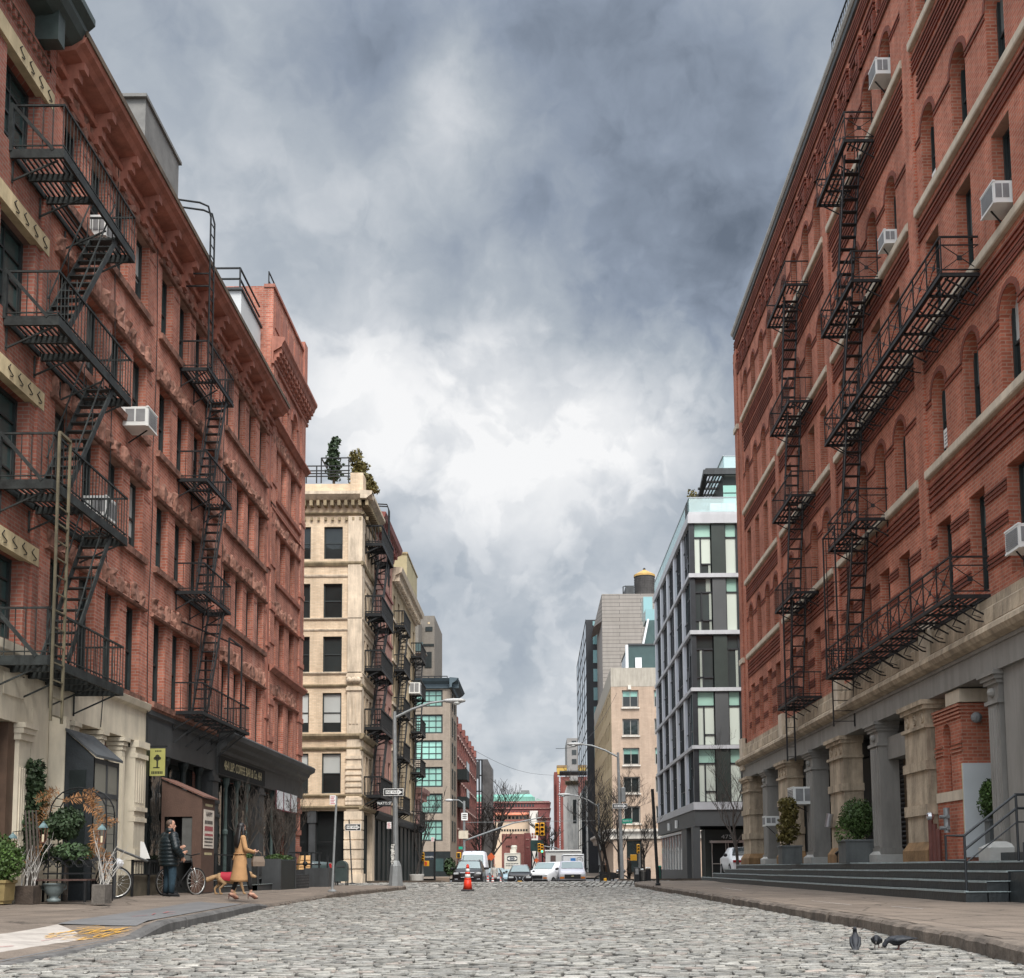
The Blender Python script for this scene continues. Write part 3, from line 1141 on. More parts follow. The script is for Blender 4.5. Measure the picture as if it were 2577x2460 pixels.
def kerb(K,w,mat,out,ymin,hfun,stone,jag):
 """Line of separate kerb stones following the road edge."""
 rg=random.Random(3)
 mb=MB(mat)
 for (xa,ya),(xb,yb) in zip(K,K[1:]):
  L_=math.hypot(xb-xa,yb-ya)
  k=max(1,round(L_/stone))
  for i in range(k):
   f0,f1=i/k,(i+1)/k
   p0=Vector((xa+(xb-xa)*f0,ya+(yb-ya)*f0,0))
   p1=Vector((xa+(xb-xa)*f1,ya+(yb-ya)*f1,0))
   if p1.y<ymin:
    continue
   t=(p1-p0).normalized()
   nrm=Vector((t.y,-t.x,0))*(1 if out>0 else -1)
   g=.012*rg.random()+.004
   p0,p1=p0+t*g,p1-t*g
   m_=5
   j0=rg.uniform(-jag,jag)
   rings=[]
   for q in range(m_+1):
    c=p0.lerp(p1,q/m_)+nrm*(j0+rg.uniform(-jag,jag)*.5)
    zb=gz(c.y)
    h=hfun(c.y)+rg.uniform(-jag,jag)*.4
    rings.append([c+Vector((0,0,zb-.1)),c+Vector((0,0,zb+h-.035)),c-nrm*.035+Vector((0,0,zb+h)),c-nrm*w+Vector((0,0,zb+h+.004)),c-nrm*w+Vector((0,0,zb-.1))])
   mb.loft(rings)
 return mb
struct('kerb',kerb(KERB_R,.22,m_kerb,-1,2,lambda y:.145,1.25,.022))
struct('kerb',kerb(KERB_L[:6],.16,m_kerb_g,1,2,lip,3.0,.006))
struct('kerb',kerb(KERB_L[5:],.16,m_kerb,1,2,lip,1.4,.02))
# dropped crossing: pale slab, darker apron, spray paint
mb=MB(M('pale_concrete',(.40,.36,.32),.85,.15,2.5,.2,dirt=.25))
def slab(pts,dz):
 vs=[]
 for x,y in pts:
  zf=lip(y)
  xk=kx(KERB_L,y)-.14
  k=max(0,min(1,(xk-x)/1.8))
  vs.append((x,y,gz(y)+zf+(.15-zf)*k*k*(3-2*k)+dz+side_rise(x,y)))
 return vs
def strip(mb,edge_a,edge_b,n,dz):
 for i in range(n):
  f,g=i/n,(i+1)/n
  def lp(e,t):
   return (e[0][0]+(e[1][0]-e[0][0])*t,e[0][1]+(e[1][1]-e[0][1])*t)
  a,b_,c,d=lp(edge_a,f),lp(edge_a,g),lp(edge_b,g),lp(edge_b,f)
  for k in range(4):
   u,w=k/4,(k+1)/4
   m_=lambda p,q,t:(p[0]+(q[0]-p[0])*t,p[1]+(q[1]-p[1])*t)
   mb.add(slab([m_(a,d,u),m_(b_,c,u),m_(b_,c,w),m_(a,d,w)],dz),[(0,1,2,3)])
strip(mb,((-5.75,8.0),(-6.05,14.6)),((-4.95,8.0),(-5.1,13.3)),10,.010)
struct('ramp_slab',mb)
mb=MB(M('dark_apron',(.13,.128,.128),.85,.2,2.0,.3))
strip(mb,((-4.93,7.0),(-5.08,13.2)),((-4.52,7.0),(-4.92,13.2)),10,.006)
strip(mb,((-6.1,14.7),(-7.0,24.0)),((-5.1,14.7),(-5.75,22.5)),14,.010)
struct('asphalt_patch',mb)
def squiggle(mb,c,L_,w,n,seed,dirv=(0,1),thick=.03):
 rg=random.Random(seed)
 for _ in range(n):
  a=rg.uniform(-.5,.5)
  d=Vector((dirv[0]+rg.uniform(-.35,.35),dirv[1]+rg.uniform(-.35,.35))).normalized()
  p=Vector((c[0]+rg.uniform(-w,w),c[1]+a*L_))
  t=rg.uniform(.4,1)*thick
  l_=rg.uniform(.2,.6)*L_*.5
  q=Vector((-d.y,d.x))*t
  mb.add(slab([p-q,p+d*l_-q,p+d*l_+q,p+q],.018+rg.random()*.004),[(0,1,2,3)])
mb=MB(M('yellow_spray',(.52,.28,.04),.8,.3,9))
squiggle(mb,(-5.38,13.5),1.5,.28,60,4,(.25,1),.010)
squiggle(mb,(-5.15,13.4),1.7,.03,5,5,(-.05,1),.016)
struct('paint_marking',mb)
mb=MB(M('red_spray',(.33,.10,.10),.85,.3,9))
squiggle(mb,(-5.45,11.6),2.4,.12,7,8,(.1,1),.012)
squiggle(mb,(-5.6,17.2),2.0,.15,5,9,(.1,1),.02)
struct('paint_marking',mb)
mb=MB(M('white_paint',(.55,.52,.5),.8,.3,9))
for (xa,ya,xb,yb,w_) in ((5.1,19.0,5.0,21.4,.02),(5.6,17.0,5.5,18.2,.02),(5.9,12.6,6.6,12.7,.05),(5.5,22.5,6.0,22.8,.02),(5.4,31,5.5,35.0,.03)):
 mb.quad((xa,ya,.156),(xb,yb,.156),(xb+w_,yb,.156),(xa+w_,ya,.156))
struct('paint_marking',mb)
# pavements across the crossing
for sgn,x0_,x1_ in ((-1,-26,-5.2),(1,4.3,26)):
 mb=MB(m_pave)
 for i in range(26):
  a,b_=61.5+i*1.3,61.5+(i+1)*1.3
  mb.quad((x0_,a,gz(a)+.13),(x1_,a,gz(a)+.13),(x1_,b_,gz(b_)+.13),(x0_,b_,gz(b_)+.13))
  xe=x1_ if sgn<0 else x0_
  mb.quad((xe,a,gz(a)-.05),(xe,b_,gz(b_)-.05),(xe,b_,gz(b_)+.13),(xe,a,gz(a)+.13))
 mb.quad((x0_,61.5,gz(61.5)-.05),(x1_,61.5,gz(61.5)-.05),(x1_,61.5,gz(61.5)+.13),(x0_,61.5,gz(61.5)+.13))
 struct('sidewalk',mb)
 mb=MB(m_pave)
 for i in range(25):
  a,b_=142+i*10,142+(i+1)*10
  mb.quad((x0_,a,gz(a)+.13),(x1_,a,gz(a)+.13),(x1_,b_,gz(b_)+.13),(x0_,b_,gz(b_)+.13))
 struct('sidewalk',mb)
# ================================================================== LEFT SIDE
m_bl=brick('red_brick',(.56,.205,.135),(.38,.115,.073),(.46,.28,.22),stain=.5,pale=.6,vary=.28)
m_bl1=brick('dark_red_brick',(.36,.13,.092),(.28,.09,.062),(.30,.2,.16),stain=.4,vary=.2)
m_stone_r=M('brownstone',(.29,.145,.105),.9,.55,2.6,1.0,dirt=.5,bscale=12)
m_trim_r=M('painted_terracotta',(.37,.145,.10),.7,.2,1.5,.2,dirt=.35)
m_iron=M('black_iron',(.012,.013,.014),.55,.35,6,.15,spec=.3)
m_iron_g=M('weathered_iron',(.026,.030,.029),.6,.7,3.5,.2,spec=.3,dirt=.4)
m_cream=M('cream_paint',(.60,.535,.42),.65,.1,1.5,.12,dirt=.22)
m_cream_d=M('yellow_stone',(.60,.49,.30),.75,.15,2,.25,dirt=.25)
m_dark=M('dark_green_paint',(.012,.017,.017),.5,.3,2.0,.1,spec=.3,dirt=.3)
m_slate=M('slate_grey_paint',(.052,.055,.057),.55,.25,1.2,.1,spec=.3,dirt=.3)
m_frame=M('window_frame_dark',(.025,.032,.032),.5,.25,4)
m_glass=glass('dark_glass',(.018,.022,.022),rand=.6,wob=.08,spec=.5)
m_glass_t=glass('teal_glass',(.035,.060,.058),rand=.5,wob=.05,spec=.45)
m_blind=glass('drawn_blind',(.42,.43,.41),.35,.25,.02,.5)
m_blind_g=glass('grey_shade',(.11,.12,.115),.25,.35,.03,.45)
m_black=M('interior_black',(.006,.007,.007),.8,.2,2)
m_roof=M('roof_tar',(.08,.075,.07),.95,.2,1)
m_ac=M('white_enamel',(.70,.70,.67),.5,.06,2)
m_acg=M('grille_grey',(.22,.22,.22),.6,.2,3)
XL=-9.5
FL=Fac('L',XL)
def stone_heads(mb,fac,a,b,z,h=.50,d=.065,seed=0):
 """Rough rock-faced blocks fanned over a window head."""
 rg=random.Random(seed)
 for c,tilt,bw in ((a-.02,-.14,.165),((a+b)/2,0,.20),(b+.02,.14,.165)):
  hh=h*rg.uniform(.62,1.1)
  rings=[]
  for i,f in enumerate((0,.3,.62,.9,1.0)):
   k=(.80,1.0,1.02,.95,.6)[i]*rg.uniform(.86,1.12)
   zz=hh*f
   cc=c+tilt*zz+rg.uniform(-.015,.015)
   e=d*rg.uniform(.7,1.5)*(1 if i<4 else .5)
   rings.append([fac.P(cc-bw*k,z+zz+rg.uniform(-.015,.015),-.01),fac.P(cc-bw*k*rg.uniform(.6,.9),z+zz,e*rg.uniform(.5,1.1)),fac.P(cc+bw*rg.uniform(-.3,.3),z+zz,e*rg.uniform(.9,1.5)),fac.P(cc+bw*k*rg.uniform(.6,.9),z+zz,e*rg.uniform(.4,1.0)),fac.P(cc+bw*k,z+zz+rg.uniform(-.015,.015),-.01)])
  mb.loft(rings)
def red_block(root,s0,s1,groups,seed,frame,arched=None):
 """Brick front with its four storeys of sash windows, sills, heads and lintels."""
 rows=[(4.95,7.02),(8.32,10.04),(11.28,13.04),(14.34,16.12)]
 ops=[(a,b,c,d) for c,d in rows for a,b in groups]
 mb=MB()
 FL.wall(mb,s0,s1,4.85,frame,ops,.30,m_bl,m_bl)
 part('wall',mb,root)
 rg=random.Random(seed)
 for i,(a,b,c,d) in enumerate(ops):
  k=rg.random()
  window(FL,root,a,b,c,d,.22,m_frame,m_glass if k<.8 else m_glass_t,blind=rg.choice([0,0,.25,.55,.35,.5,0,.75]),mblind=rg.choice([m_blind,m_blind_g,m_blind_g]))
 for i,(a,b,c,d) in enumerate(ops):
  heads=MB(m_stone_r)
  stone_heads(heads,FL,a,b,d+.09,seed=seed*100+i)
  part('stone_head',heads,root)
 led=MB(m_stone_r)
 sg=sorted(groups)
 runs,cur=[],[sg[0][0],sg[0][1]]
 for a,b in sg[1:]:
  if a-cur[1]>.85:
   runs.append(cur)
   cur=[a,b]
  else:
   cur[1]=b
 runs.append(cur)
 for c,d in rows:
  for a,b in runs:
   FL.prof(led,a-.28,b+.28,[(-.01,d),(.07,d),(.10,d+.05),(.05,d+.1),(-.01,d+.1)])
   FL.prof(led,a-.18,b+.18,[(-.01,c-.17),(.10,c-.17),(.12,c-.03),(.0,c),(-.01,c)])
 part('ledge',led,root)
 # dentil strip under each head on the brick piers
 den=MB(m_bl1)
 for c,d in rows:
  for a,b in sg:
   for t in range(5):
    q=b+.08+t*.085
    FL.box(den,q,q+.04,d-.28,d-.20,0,.022)
 tag(part('dentils',den,root),kind='stuff')
 return rows
# ---- the long red block
L2=thing('brick_building','long red brick block with rough stone window heads and a cream shop front','building',(XL,30.8,.15))
G1=[(22.02,22.88),(23.42,24.30),(24.86,25.70),(26.2,27.1)]
G2=[(28.1,29.0),(29.55,30.45),(31.0,31.9),(32.45,33.3)]
G3=[(34.22,35.05),(35.6,36.45),(36.98,37.85),(38.42,39.3)]
red_block(L2,21.42,40.1,G1+G2+G3,2,16.8)
mb=MB(m_trim_r)
# sills joined as long bands, and the boxed cornice
FL.prof(mb,21.42,40.1,[(-.01,16.34),(.06,16.34),(.10,16.42),(.05,16.47),(-.01,16.47)])
FL.prof(mb,21.42,40.1,[(-.02,16.68),(.13,16.68),(.16,16.75),(.08,16.80),(.08,16.98),(.42,17.04),(.50,17.14),(.60,17.20),(.64,17.32),(.60,17.38),(-.02,17.42)])
s=21.9
while s<40:
 for k,(z0,z1,d) in enumerate(((16.32,16.50,.16),(16.50,16.70,.24),(16.7,16.88,.34),(16.88,17.045,.46))):
  FL.box(mb,s-.11,s+.11,z0,z1,.0,d)
 s += 1.53
s=21.9
while s+1.53<40.2:
 FL.box(mb,s+.25,s+1.28,16.50,16.67,.0,.045)
 s += 1.53
part('cornice',mb,L2)
mb=MB(M('gutter_brown',(.12,.085,.055),.7,.3,2.0,.2,dirt=.4))
FL.box(mb,21.42,40.1,17.30,17.43,.60,.665)
FL.box(mb,21.42,40.1,17.40,17.435,.02,.60)
part('gutter',mb,L2)
mb=MB(m_roof)
mb.quad((XL-.02,21.42,17.40),(XL-.02,40.1,17.40),(-24,40.1,17.40),(-24,21.42,17.40))
mb.quad((-24,21.42,0),(-24,40.1,0),(-24,40.1,17.7),(-24,21.42,17.7))
part('roof',mb,L2)
# quoins where the corner house begins
mb=MB(m_trim_r)
FL.box(mb,39.72,40.02,4.85,16.6,.0,.03)
for z in (6.05,8.6,11.4,14.4):
 FL.box(mb,39.66,40.08,z,z+.16,.0,.07)
part('pilaster',mb,L2)
# ground floor, first bay: cream iron front
mb=MB(m_cream)
FL.prof(mb,21.42,27.7,[(-.9,3.86),(.0,3.86),(.0,4.6),(.10,4.66),(.14,4.80),(.02,4.86),(-.9,4.86)])
FL.box(mb,21.42,22.15,.15,3.86,-.5,.02)
for s_,w_ in ((23.42,.2),(24.95,.18),(26.25,.2)):
 FL.box(mb,s_-w_/2,s_+w_/2,.5,3.55,-.3,.0)
 for k in range(3):
  FL.box(mb,s_-w_/2+.025+k*.055,s_-w_/2+.05+k*.055,.7,3.4,.0,.018)
 FL.box(mb,s_-w_/2-.03,s_+w_/2+.03,.15,.5,-.33,.03)
 for k,e in enumerate((.02,.05,.09)):
  FL.box(mb,s_-w_/2-e,s_+w_/2+e,3.55+k*.1,3.64+k*.1,-.3-e,e)
FL.box(mb,26.95,27.7,.15,3.70,-.85,.03)
for z0,z1,e in ((1.05,1.3,.05),(1.95,2.05,.04),(2.2,2.3,.05),(3.45,3.56,.05),(3.7,3.86,.08),(.15,.45,.06)):
 FL.box(mb,26.95-.01,27.7+.02,z0,z1,-.1,.03+e)
for k in range(4):
 FL.box(mb,27.05+k*.15,27.12+k*.15,.55,1.0,.03,.045)
 FL.box(mb,27.05+k*.15,27.12+k*.15,2.4,3.4,.03,.045)
FL.box(mb,22.15,26.95,.15,3.86,-.95,-.85)
FL.box(mb,22.6,23.2,.5,3.2,-.85,-.80)
FL.box(mb,25.0,26.5,.9,3.2,-.85,-.81)
part('shop_front',mb,L2)
# second bay: dark front
mb=MB(m_slate)
FL.prof(mb,27.7,33.85,[(-.9,3.70),(.0,3.70),(.0,4.55),(.05,4.60),(.05,4.72),(-.9,4.72)])
mb.use(m_stone_r)
FL.box(mb,27.7,33.85,4.72,4.85,-.3,.05)
mb.use(m_dark)
for s_ in (28.0,29.55,31.1,32.5):
 mb.lathe([(.13,0),(.13,.5),(.09,.55),(.085,1.9),(.12,1.95),(.12,2.1),(.085,2.15),(.085,2.6),(.11,2.65),(.11,2.8),(.08,2.85),(.08,3.3),(.14,3.45),(.14,3.56)],FL.P(s_,.15,-.12),10)
FL.box(mb,27.72,27.98,.15,3.7,-.4,.0)
mb.use(m_slate)
FL.box(mb,33.45,34.05,.15,3.72,-.5,.02)
for z0,z1,e in ((.15,.5,.05),(2.35,2.45,.05),(2.75,2.85,.04),(3.4,3.5,.05)):
 FL.box(mb,33.42,34.08,z0,z1,-.1,.02+e)
mb.use(m_dark)
FL.box(mb,28.0,33.45,.15,1.0,-.62,-.55)
FL.box(mb,28.0,33.45,1.0,1.08,-.66,-.5)
for s_ in (29.5,31.0,32.4):
 FL.box(mb,s_-.04,s_+.04,1.08,3.7,-.62,-.55)
mb.use(m_glass)
FL.box(mb,28.0,33.45,1.08,3.7,-.60,-.58)
part('shop_front',mb,L2)
# ---- corner house
L2B=thing('brick_building','taller red brick corner house with arched top windows and heavy bracketed cornice','building',(XL,43,.15))
G4=[(40.36,41.18),(41.72,42.6),(43.4,44.3)]
rows=[(5.05,6.92),(8.12,9.90),(11.25,13.02),(14.3,16.05),(17.12,18.62)]
ops=[(a,b,c,d) for c,d in rows[:4] for a,b in G4]+[(a,b,rows[4][0],rows[4][1],(b-a)/2) for a,b in G4]
mb=MB()
FL.wall(mb,40.1,45.8,4.85,19.3,ops,.30,m_bl,m_bl)
mb.use(m_bl)
mb.quad((XL,45.8,0),(-24,45.8,0),(-24,45.8,21.9),(XL,45.8,21.9))
mb.quad((XL,40.1,17.3),(-24,40.1,17.3),(-24,40.1,21.95),(XL,40.1,21.95))
FL.box(mb,40.13,45.77,19.99,21.9,-.3,-.003)
FL.box(mb,40.1,40.75,4.85,19.2,.0,.05)
FL.box(mb,45.05,45.8,4.85,19.2,.0,.06)
part('wall',mb,L2B)
for i,(a,b,c,d,*r) in enumerate(ops):
 window(FL,L2B,a,b,c,d,.22,m_frame,m_glass,blind=[0,0,.4,0][i%4],mblind=m_blind)
for i,(a,b,c,d,*r) in enumerate(ops[:12]):
 mb=MB(m_stone_r)
 stone_heads(mb,FL,a,b,d+.09,seed=700+i)
 part('stone_head',mb,L2B)
mb=MB(m_trim_r)
for c,d in rows[:4]:
 FL.prof(mb,40.75,45.05,[(-.01,d),(.07,d),(.10,d+.05),(.05,d+.1),(-.01,d+.1)])
for c,d in rows[1:4]:
 FL.prof(mb,40.75,45.05,[(-.01,c-.17),(.08,c-.17),(.10,c-.03),(.0,c),(-.01,c)])
for z,e in ((7.78,.22),(16.86,.24),(13.7,.05)):
 FL.prof(mb,40.1,45.8+e,[(-.01,z),(.08,z),(e*.7,z+.09),(e,z+.13),(e,z+.2),(-.01,z+.23)])
for a,b in G4:
 m_,R_=(a+b)/2,(b-a)/2+.12
 for k in range(9):
  q0,q1=pi*k/9,pi*(k+1)/9
  mb.hexa([FL.P(m_+r_*cos(q),18.62-(b-a)/2+r_*sin(q),d_) for d_ in (-.02,.06) for r_,q in ((R_-.12,q0),(R_-.12,q1),(R_+.06,q1),(R_+.06,q0))])
for z in (5.3,6.6,8.8,10.0,11.6,14.6):
 for s0_,s1_ in ((40.06,40.8),(45.0,45.84)):
  FL.box(mb,s0_,s1_,z,z+.2,.0,.09)
part('trim',mb,L2B)
mb=MB(m_trim_r)
FL.prof(mb,40.0,46.15,[(-.02,19.0),(.08,19.0),(.10,19.1),(.05,19.14),(.05,19.45),(.34,19.62),(.38,19.75),(.46,19.86),(.46,19.97),(-.02,20.02)])
s=40.2
while s<46:
 for z0,z1,d in ((19.14,19.27,.14),(19.27,19.42,.24),(19.42,19.63,.32)):
  FL.box(mb,s-.1,s+.1,z0,z1,0,d)
 s += .44
FL.box(mb,40.06,45.84,21.90,22.02,-.34,.06)
for k in range(5):
 FL.box(mb,40.4+k*1.1,41.2+k*1.1,20.5,21.5,0,.03)
FL.box(mb,45.3,45.87,20.1,22.3,-.4,.09)
part('cornice',mb,L2B)
mb=MB(m_roof)
mb.quad((XL,40.1,20.2),(XL,45.8,20.2),(-24,45.8,20.2),(-24,40.1,20.2))
part('roof',mb,L2B)
# shop front of the corner: sign band, moulded cornice, iron columns
mb=MB(m_slate)
FL.prof(mb,33.85,46.1,[(-.5,3.62),(.05,3.62),(.05,4.22),(.12,4.26),(.14,4.36),(.30,4.46),(.34,4.56),(.52,4.66),(.55,4.80),(.50,4.86),(-.5,4.90)])
for s0_,s1_ in ((39.1,39.75),(44.9,45.0)):
 FL.box(mb,s0_,s1_,.15,3.62,-.4,.02)
 for z0,z1,e in ((.15,.55,.05),(1.2,1.3,.04),(2.3,2.4,.05),(3.35,3.45,.05)):
  FL.box(mb,s0_-.03,s1_+.03,z0,z1,-.1,.02+e)
mb.use(M('verdigris_iron',(.075,.105,.10),.5,.35,3,.1))
for s_ in (35.3,36.6,37.85):
 mb.lathe([(.10,0),(.10,.5),(.06,.55),(.055,1.7),(.085,1.75),(.085,1.85),(.055,1.9),(.05,3.15),(.10,3.3),(.12,3.47)],FL.P(s_,.15,-.1),10)
mb.lathe([(.08,0),(.055,.5),(.05,3.2),(.1,3.47)],FL.P(41.4,.15,-.1),10)
mb.use(m_dark)
FL.box(mb,34.05,44.9,.15,.95,-.62,-.55)
for s_ in (35.4,36.7,38,40.4,41.8,43.2):
 FL.box(mb,s_-.035,s_+.035,.95,3.62,-.62,-.55)
mb.use(m_glass)
FL.box(mb,34.05,44.9,.95,3.62,-.60,-.58)
mb.use(m_bl)
FL.box(mb,45.0,45.8,.15,3.62,-.5,.02)
mb.use(m_trim_r)
for z in (.15,.9,1.5,2.15,3.0):
 FL.box(mb,44.96,45.84,z,z+.2,-.1,.07)
part('shop_front',mb,L2B)
mb=MB(m_black)
FL.box(mb,33.9,39.6,3.66,4.19,.05,.075)
sg=part('sign_band',mb,L2B)
m_gold=M('gilt_letters',(.52,.46,.27),.5,.2,5)
lettering('464 L&P. COFFEE BAR & Co. 464',FL.P(36.75,3.93,.08),.40,m_gold,'L',sg,.84)
# awning panels hung under the sign band
for i,s_ in enumerate((41.15,42.35,43.55)):
 aw=thing('awning_panel',['white awning panel with a red edge under the sign band, next to the iron column','middle white awning panel printed with small grey lettering','white awning panel by the red brick corner pier'][i],'awning',FL.P(s_,3.0,.1),0,'white awning panels on the corner shop')
 mb=MB(M('awning_white',(.72,.74,.76),.7,.05,2))
 FL.box(mb,s_+.03,s_+1.1,2.98,3.64,.10,.125)
 if i == 1:
  mb.use(m_acg)
  for q in range(6):
   FL.box(mb,s_+.28+q*.1,s_+.35+q*.1,3.32,3.38,.125,.128)
 part('panel',mb,aw)
 mb=MB(M('awning_red_edge',(.16,.02,.035),.7,.1,2))
 FL.box(mb,s_-.02,s_+.03,2.94,3.64,.10,.13)
 FL.box(mb,s_+.031,s_+1.1,2.94,2.98,.10,.13)
 part('border',mb,aw)
# rooftop bulkhead and railings
b=thing('roof_bulkhead','pale grey box on the roof beside the brick corner house with black pipe railing','bulkhead',(-12,38,17.7))
mb=MB(M('pale_render',(.50,.51,.51),.8,.08,.7))
ZB=at(620,731,y=37.2).z
mb.box(-17,-9.9,37.2,39.9,17.3,ZB)
mb.use(m_slate)
mb.box(-17.1,-9.84,37.1,39.95,ZB,ZB+.08)
part('body',mb,b)
mb=MB(m_iron)
for z in (ZB+.42,ZB+.8):
 mb.bar((-14,37.2,z),(-9.95,37.2,z),.05)
 mb.bar((-9.95,37.2,z),(-9.95,39.9,z),.05)
for x in (-9.95,-11.6,-13.2):
 mb.bar((x,37.2,ZB+.08),(x,37.2,ZB+.82),.05)
part('railing',mb,b)
mb=MB(m_glass_t)
mb.lathe([(.9,0),(.9,.3),(.75,.5),(.4,.62),(.05,.66)],(-11.2,38.6,ZB+.08),16)
part('skylight',mb,b,smooth=True)
mb=MB(m_iron)
for z in (22.3,22.65):
 mb.bar((-9.75,40.4,z),(-9.75,45.3,z),.04)
for i in range(6):
 mb.bar((-9.75,40.4+i*.98,22.0),(-9.75,40.4+i*.98,22.67),.04)
solo('roof_railing',mb,'thin black railing along the roof edge of the red corner house','railing')
mb=MB(M('zinc_grey',(.16,.155,.145),.6,.3,2))
mb.box(-10.2,-9.15,25.6,28.1,17.7,18.95)
mb.box(-10.25,-9.1,25.5,28.2,18.95,19.03)
solo('roof_cabin',mb,'low grey metal cabin standing behind the red cornice of the long brick block','roof cabin')
# ---- the near house at the edge of the picture
L1=thing('brick_building','dark brick house with cream lintels and a green metal cornice at the near end','building',(XL,18,.15))
rows=[(4.95,6.55),(7.75,9.6),(10.85,12.7),(14.0,15.7)]
W1=[(19.5,20.92),(17.2,18.5)]
ops=[(a,b_,c,d) for c,d in rows for a,b_ in W1]
mb=MB()
FL.wall(mb,12,21.40,4.85,17.2,ops,.35,m_bl1,m_bl1)
mb.use(m_bl1)
FL.box(mb,21.12,21.40,4.85,17.2,.0,.06)
mb.quad((-24,12,0),(XL,12,0),(XL,12,17.9),(-24,12,17.9))
mb.use(m_roof)
mb.quad((XL,12,17.9),(XL,21.4,17.9),(-24,21.4,17.9),(-24,12,17.9))
part('wall',mb,L1)
for a,b_,c,d in ops:
 window(FL,L1,a,b_,c,d,.28,m_frame,m_glass_t,style='grid24',fw=.07)
for c,d in rows:
 mb=MB(m_cream_d)
 FL.box(mb,16.8,21.36,d-.012,d+.33,-.1,.07)
 mb.use(m_iron)
 for k in range(4):
  q=19.9+k*.4
  pts=[FL.P(q+.16*sin(t*.9)*(1-t/9),d+.05+t*.028,.085) for t in range(9)]
  mb.tube(pts,.009,4)
 part('lintel',mb,L1)
mb=MB(m_bl1)
for k in range(30):
 FL.box(mb,15+k*.21,15.1+k*.21,16.35,16.5,.0,.06)
FL.box(mb,12,21.4,16.5,16.56,.0,.08)
part('dentils',mb,L1)
mb=MB(M('green_metal',(.045,.062,.058),.5,.3,2,.1))
FL.prof(mb,12,21.55,[(-.1,17.05),(.35,17.12),(.55,17.25),(.62,17.4),(.62,17.5),(.75,17.62),(.75,17.75),(-.1,17.85)])
FL.box(mb,20.55,20.85,16.6,17.2,.0,.45)
part('cornice',mb,L1)
mb=MB(m_cream)
FL.box(mb,12,20.3,3.5,4.85,-.4,.02)
FL.box(mb,20.9,21.38,.15,3.2,-.4,.03)
for k in range(5):
 FL.box(mb,20.95+k*.085,21.0+k*.085,.9,2.7,.03,.05)
for z0,z1,e in ((.15,.7,.06),(3.2,3.32,.05),(3.32,3.42,.10),(3.42,3.52,.14)):
 FL.box(mb,20.87-e*.3,21.39,z0,z1,-.3,.03+e)
FL.box(mb,20.3,21.4,3.5,4.6,-.4,.02)
FL.prof(mb,12,21.42,[(-.1,4.5),(.02,4.5),(.12,4.62),(.18,4.7),(.2,4.85),(-.1,4.88)])
FL.box(mb,20.2,21.0,3.95,4.35,.02,.045)
part('shop_front',mb,L1)
mb=MB(m_glass_t)
FL.box(mb,12,20.72,.6,3.45,-.42,-.36)
mb.use(M('brown_frame',(.075,.045,.03),.6,.3,3))
FL.box(mb,20.62,20.9,.15,3.5,-.4,-.05)
FL.box(mb,12,20.62,.15,.65,-.4,-.1)
mb.use(m_dark)
FL.box(mb,12,20.62,2.3,2.42,-.4,-.25)
FL.box(mb,19.4,19.5,.6,3.45,-.4,-.25)
part('shop_window',mb,L1)
# ---- fire escapes of the left side
FE1=fire_escape(FL,'big dark iron fire escape with broad stairs at the near end of the red fronts',
    [(19.72,23.4,z) for z in (4.52,7.66,10.66,13.82)],1.0,.86,
    [(22.55,13.75,20.3,10.72,.42,.93,12),(22.6,10.6,20.5,7.72,.42,.93,12),(22.7,7.6,20.75,4.6,.42,.93,12)],
    m_iron_g,slat='s',heavy=.15,sw=.035,gap=.16,group='fire escapes on the red brick fronts')
mb=MB(M('tan_painted_iron',(.135,.115,.072),.6,.35,3,.1,dirt=.4))
for s_ in (19.78,20.25):
 mb.bar(FL.P(s_,3.4,1.06),FL.P(s_,8.55,1.06),.042)
mb.bar(FL.P(19.78,8.55,1.06),FL.P(20.25,8.55,1.06),.05)
z=3.5
while z<7.5:
 mb.bar(FL.P(19.78,z,1.06),FL.P(20.25,z,1.06),.024)
 z += .31
part('ladder',mb,FE1)
for z in (13.82,10.66,7.66,4.52):
 mb=MB(m_iron_g)
 mb.bar(FL.P(19.74,z+.86,.05),FL.P(19.74,z,.8),.06)
 mb.bar(FL.P(19.74,z-.02,.02),FL.P(19.74,z+.9,.02),.07)
 part('brace',mb,FE1)
FE2=fire_escape(FL,'slim black fire escape with steep stairs midway along the red brick front',
    [(29.6,32.1,14.14),(29.6,32.1,11.1),(29.6,32.2,8.07),(29.6,34.5,4.9)],.80,.76,
    [(31.6,14.1,30.4,11.15,.32,.72,11),(31.6,11.05,30.4,8.12,.32,.72,11),(31.7,8.0,30.3,4.95,.32,.72,11)],
    m_iron,slat='s',heavy=.07,sw=.03,gap=.15,group='fire escapes on the red brick fronts')
mb=MB(m_iron)
slat=[FL.P(29.55,14.1,.78),FL.P(29.55,18.35,.78),FL.P(29.5,18.62,.72),FL.P(29.45,18.7,.5),FL.P(29.2,18.7,-.4),FL.P(29.2,18.2,-.45)]
for off in (0,.36):
 mb.tube([(p[0],p[1]+off,p[2]) for p in slat],.028,6)
z=14.3
while z<18.3:
 mb.bar(FL.P(29.55,z,.78),FL.P(29.91,z,.78),.022)
 z += .3
for z in (16.4,16.75):
 mb.bar(FL.P(29.55,z,.02),FL.P(29.55,z,.78),.035)
part('ladder',mb,FE2)
mb=MB(m_iron)
for s_ in (32.2,33.6):
 mb.bar(FL.P(s_,4.9,.76),FL.P(s_,7.35,.76),.045)
mb.bar(FL.P(30.0,7.35,.1),FL.P(33.6,7.35,.76),.035)
mb.bar(FL.P(32.2,7.35,.76),FL.P(33.6,7.35,.76),.04)
for s_ in (30.2,31.2,32.2,33.2,34.2):
 mb.bar(FL.P(s_,4.85,.75),FL.P(s_-.5,4.1,.05),.035)
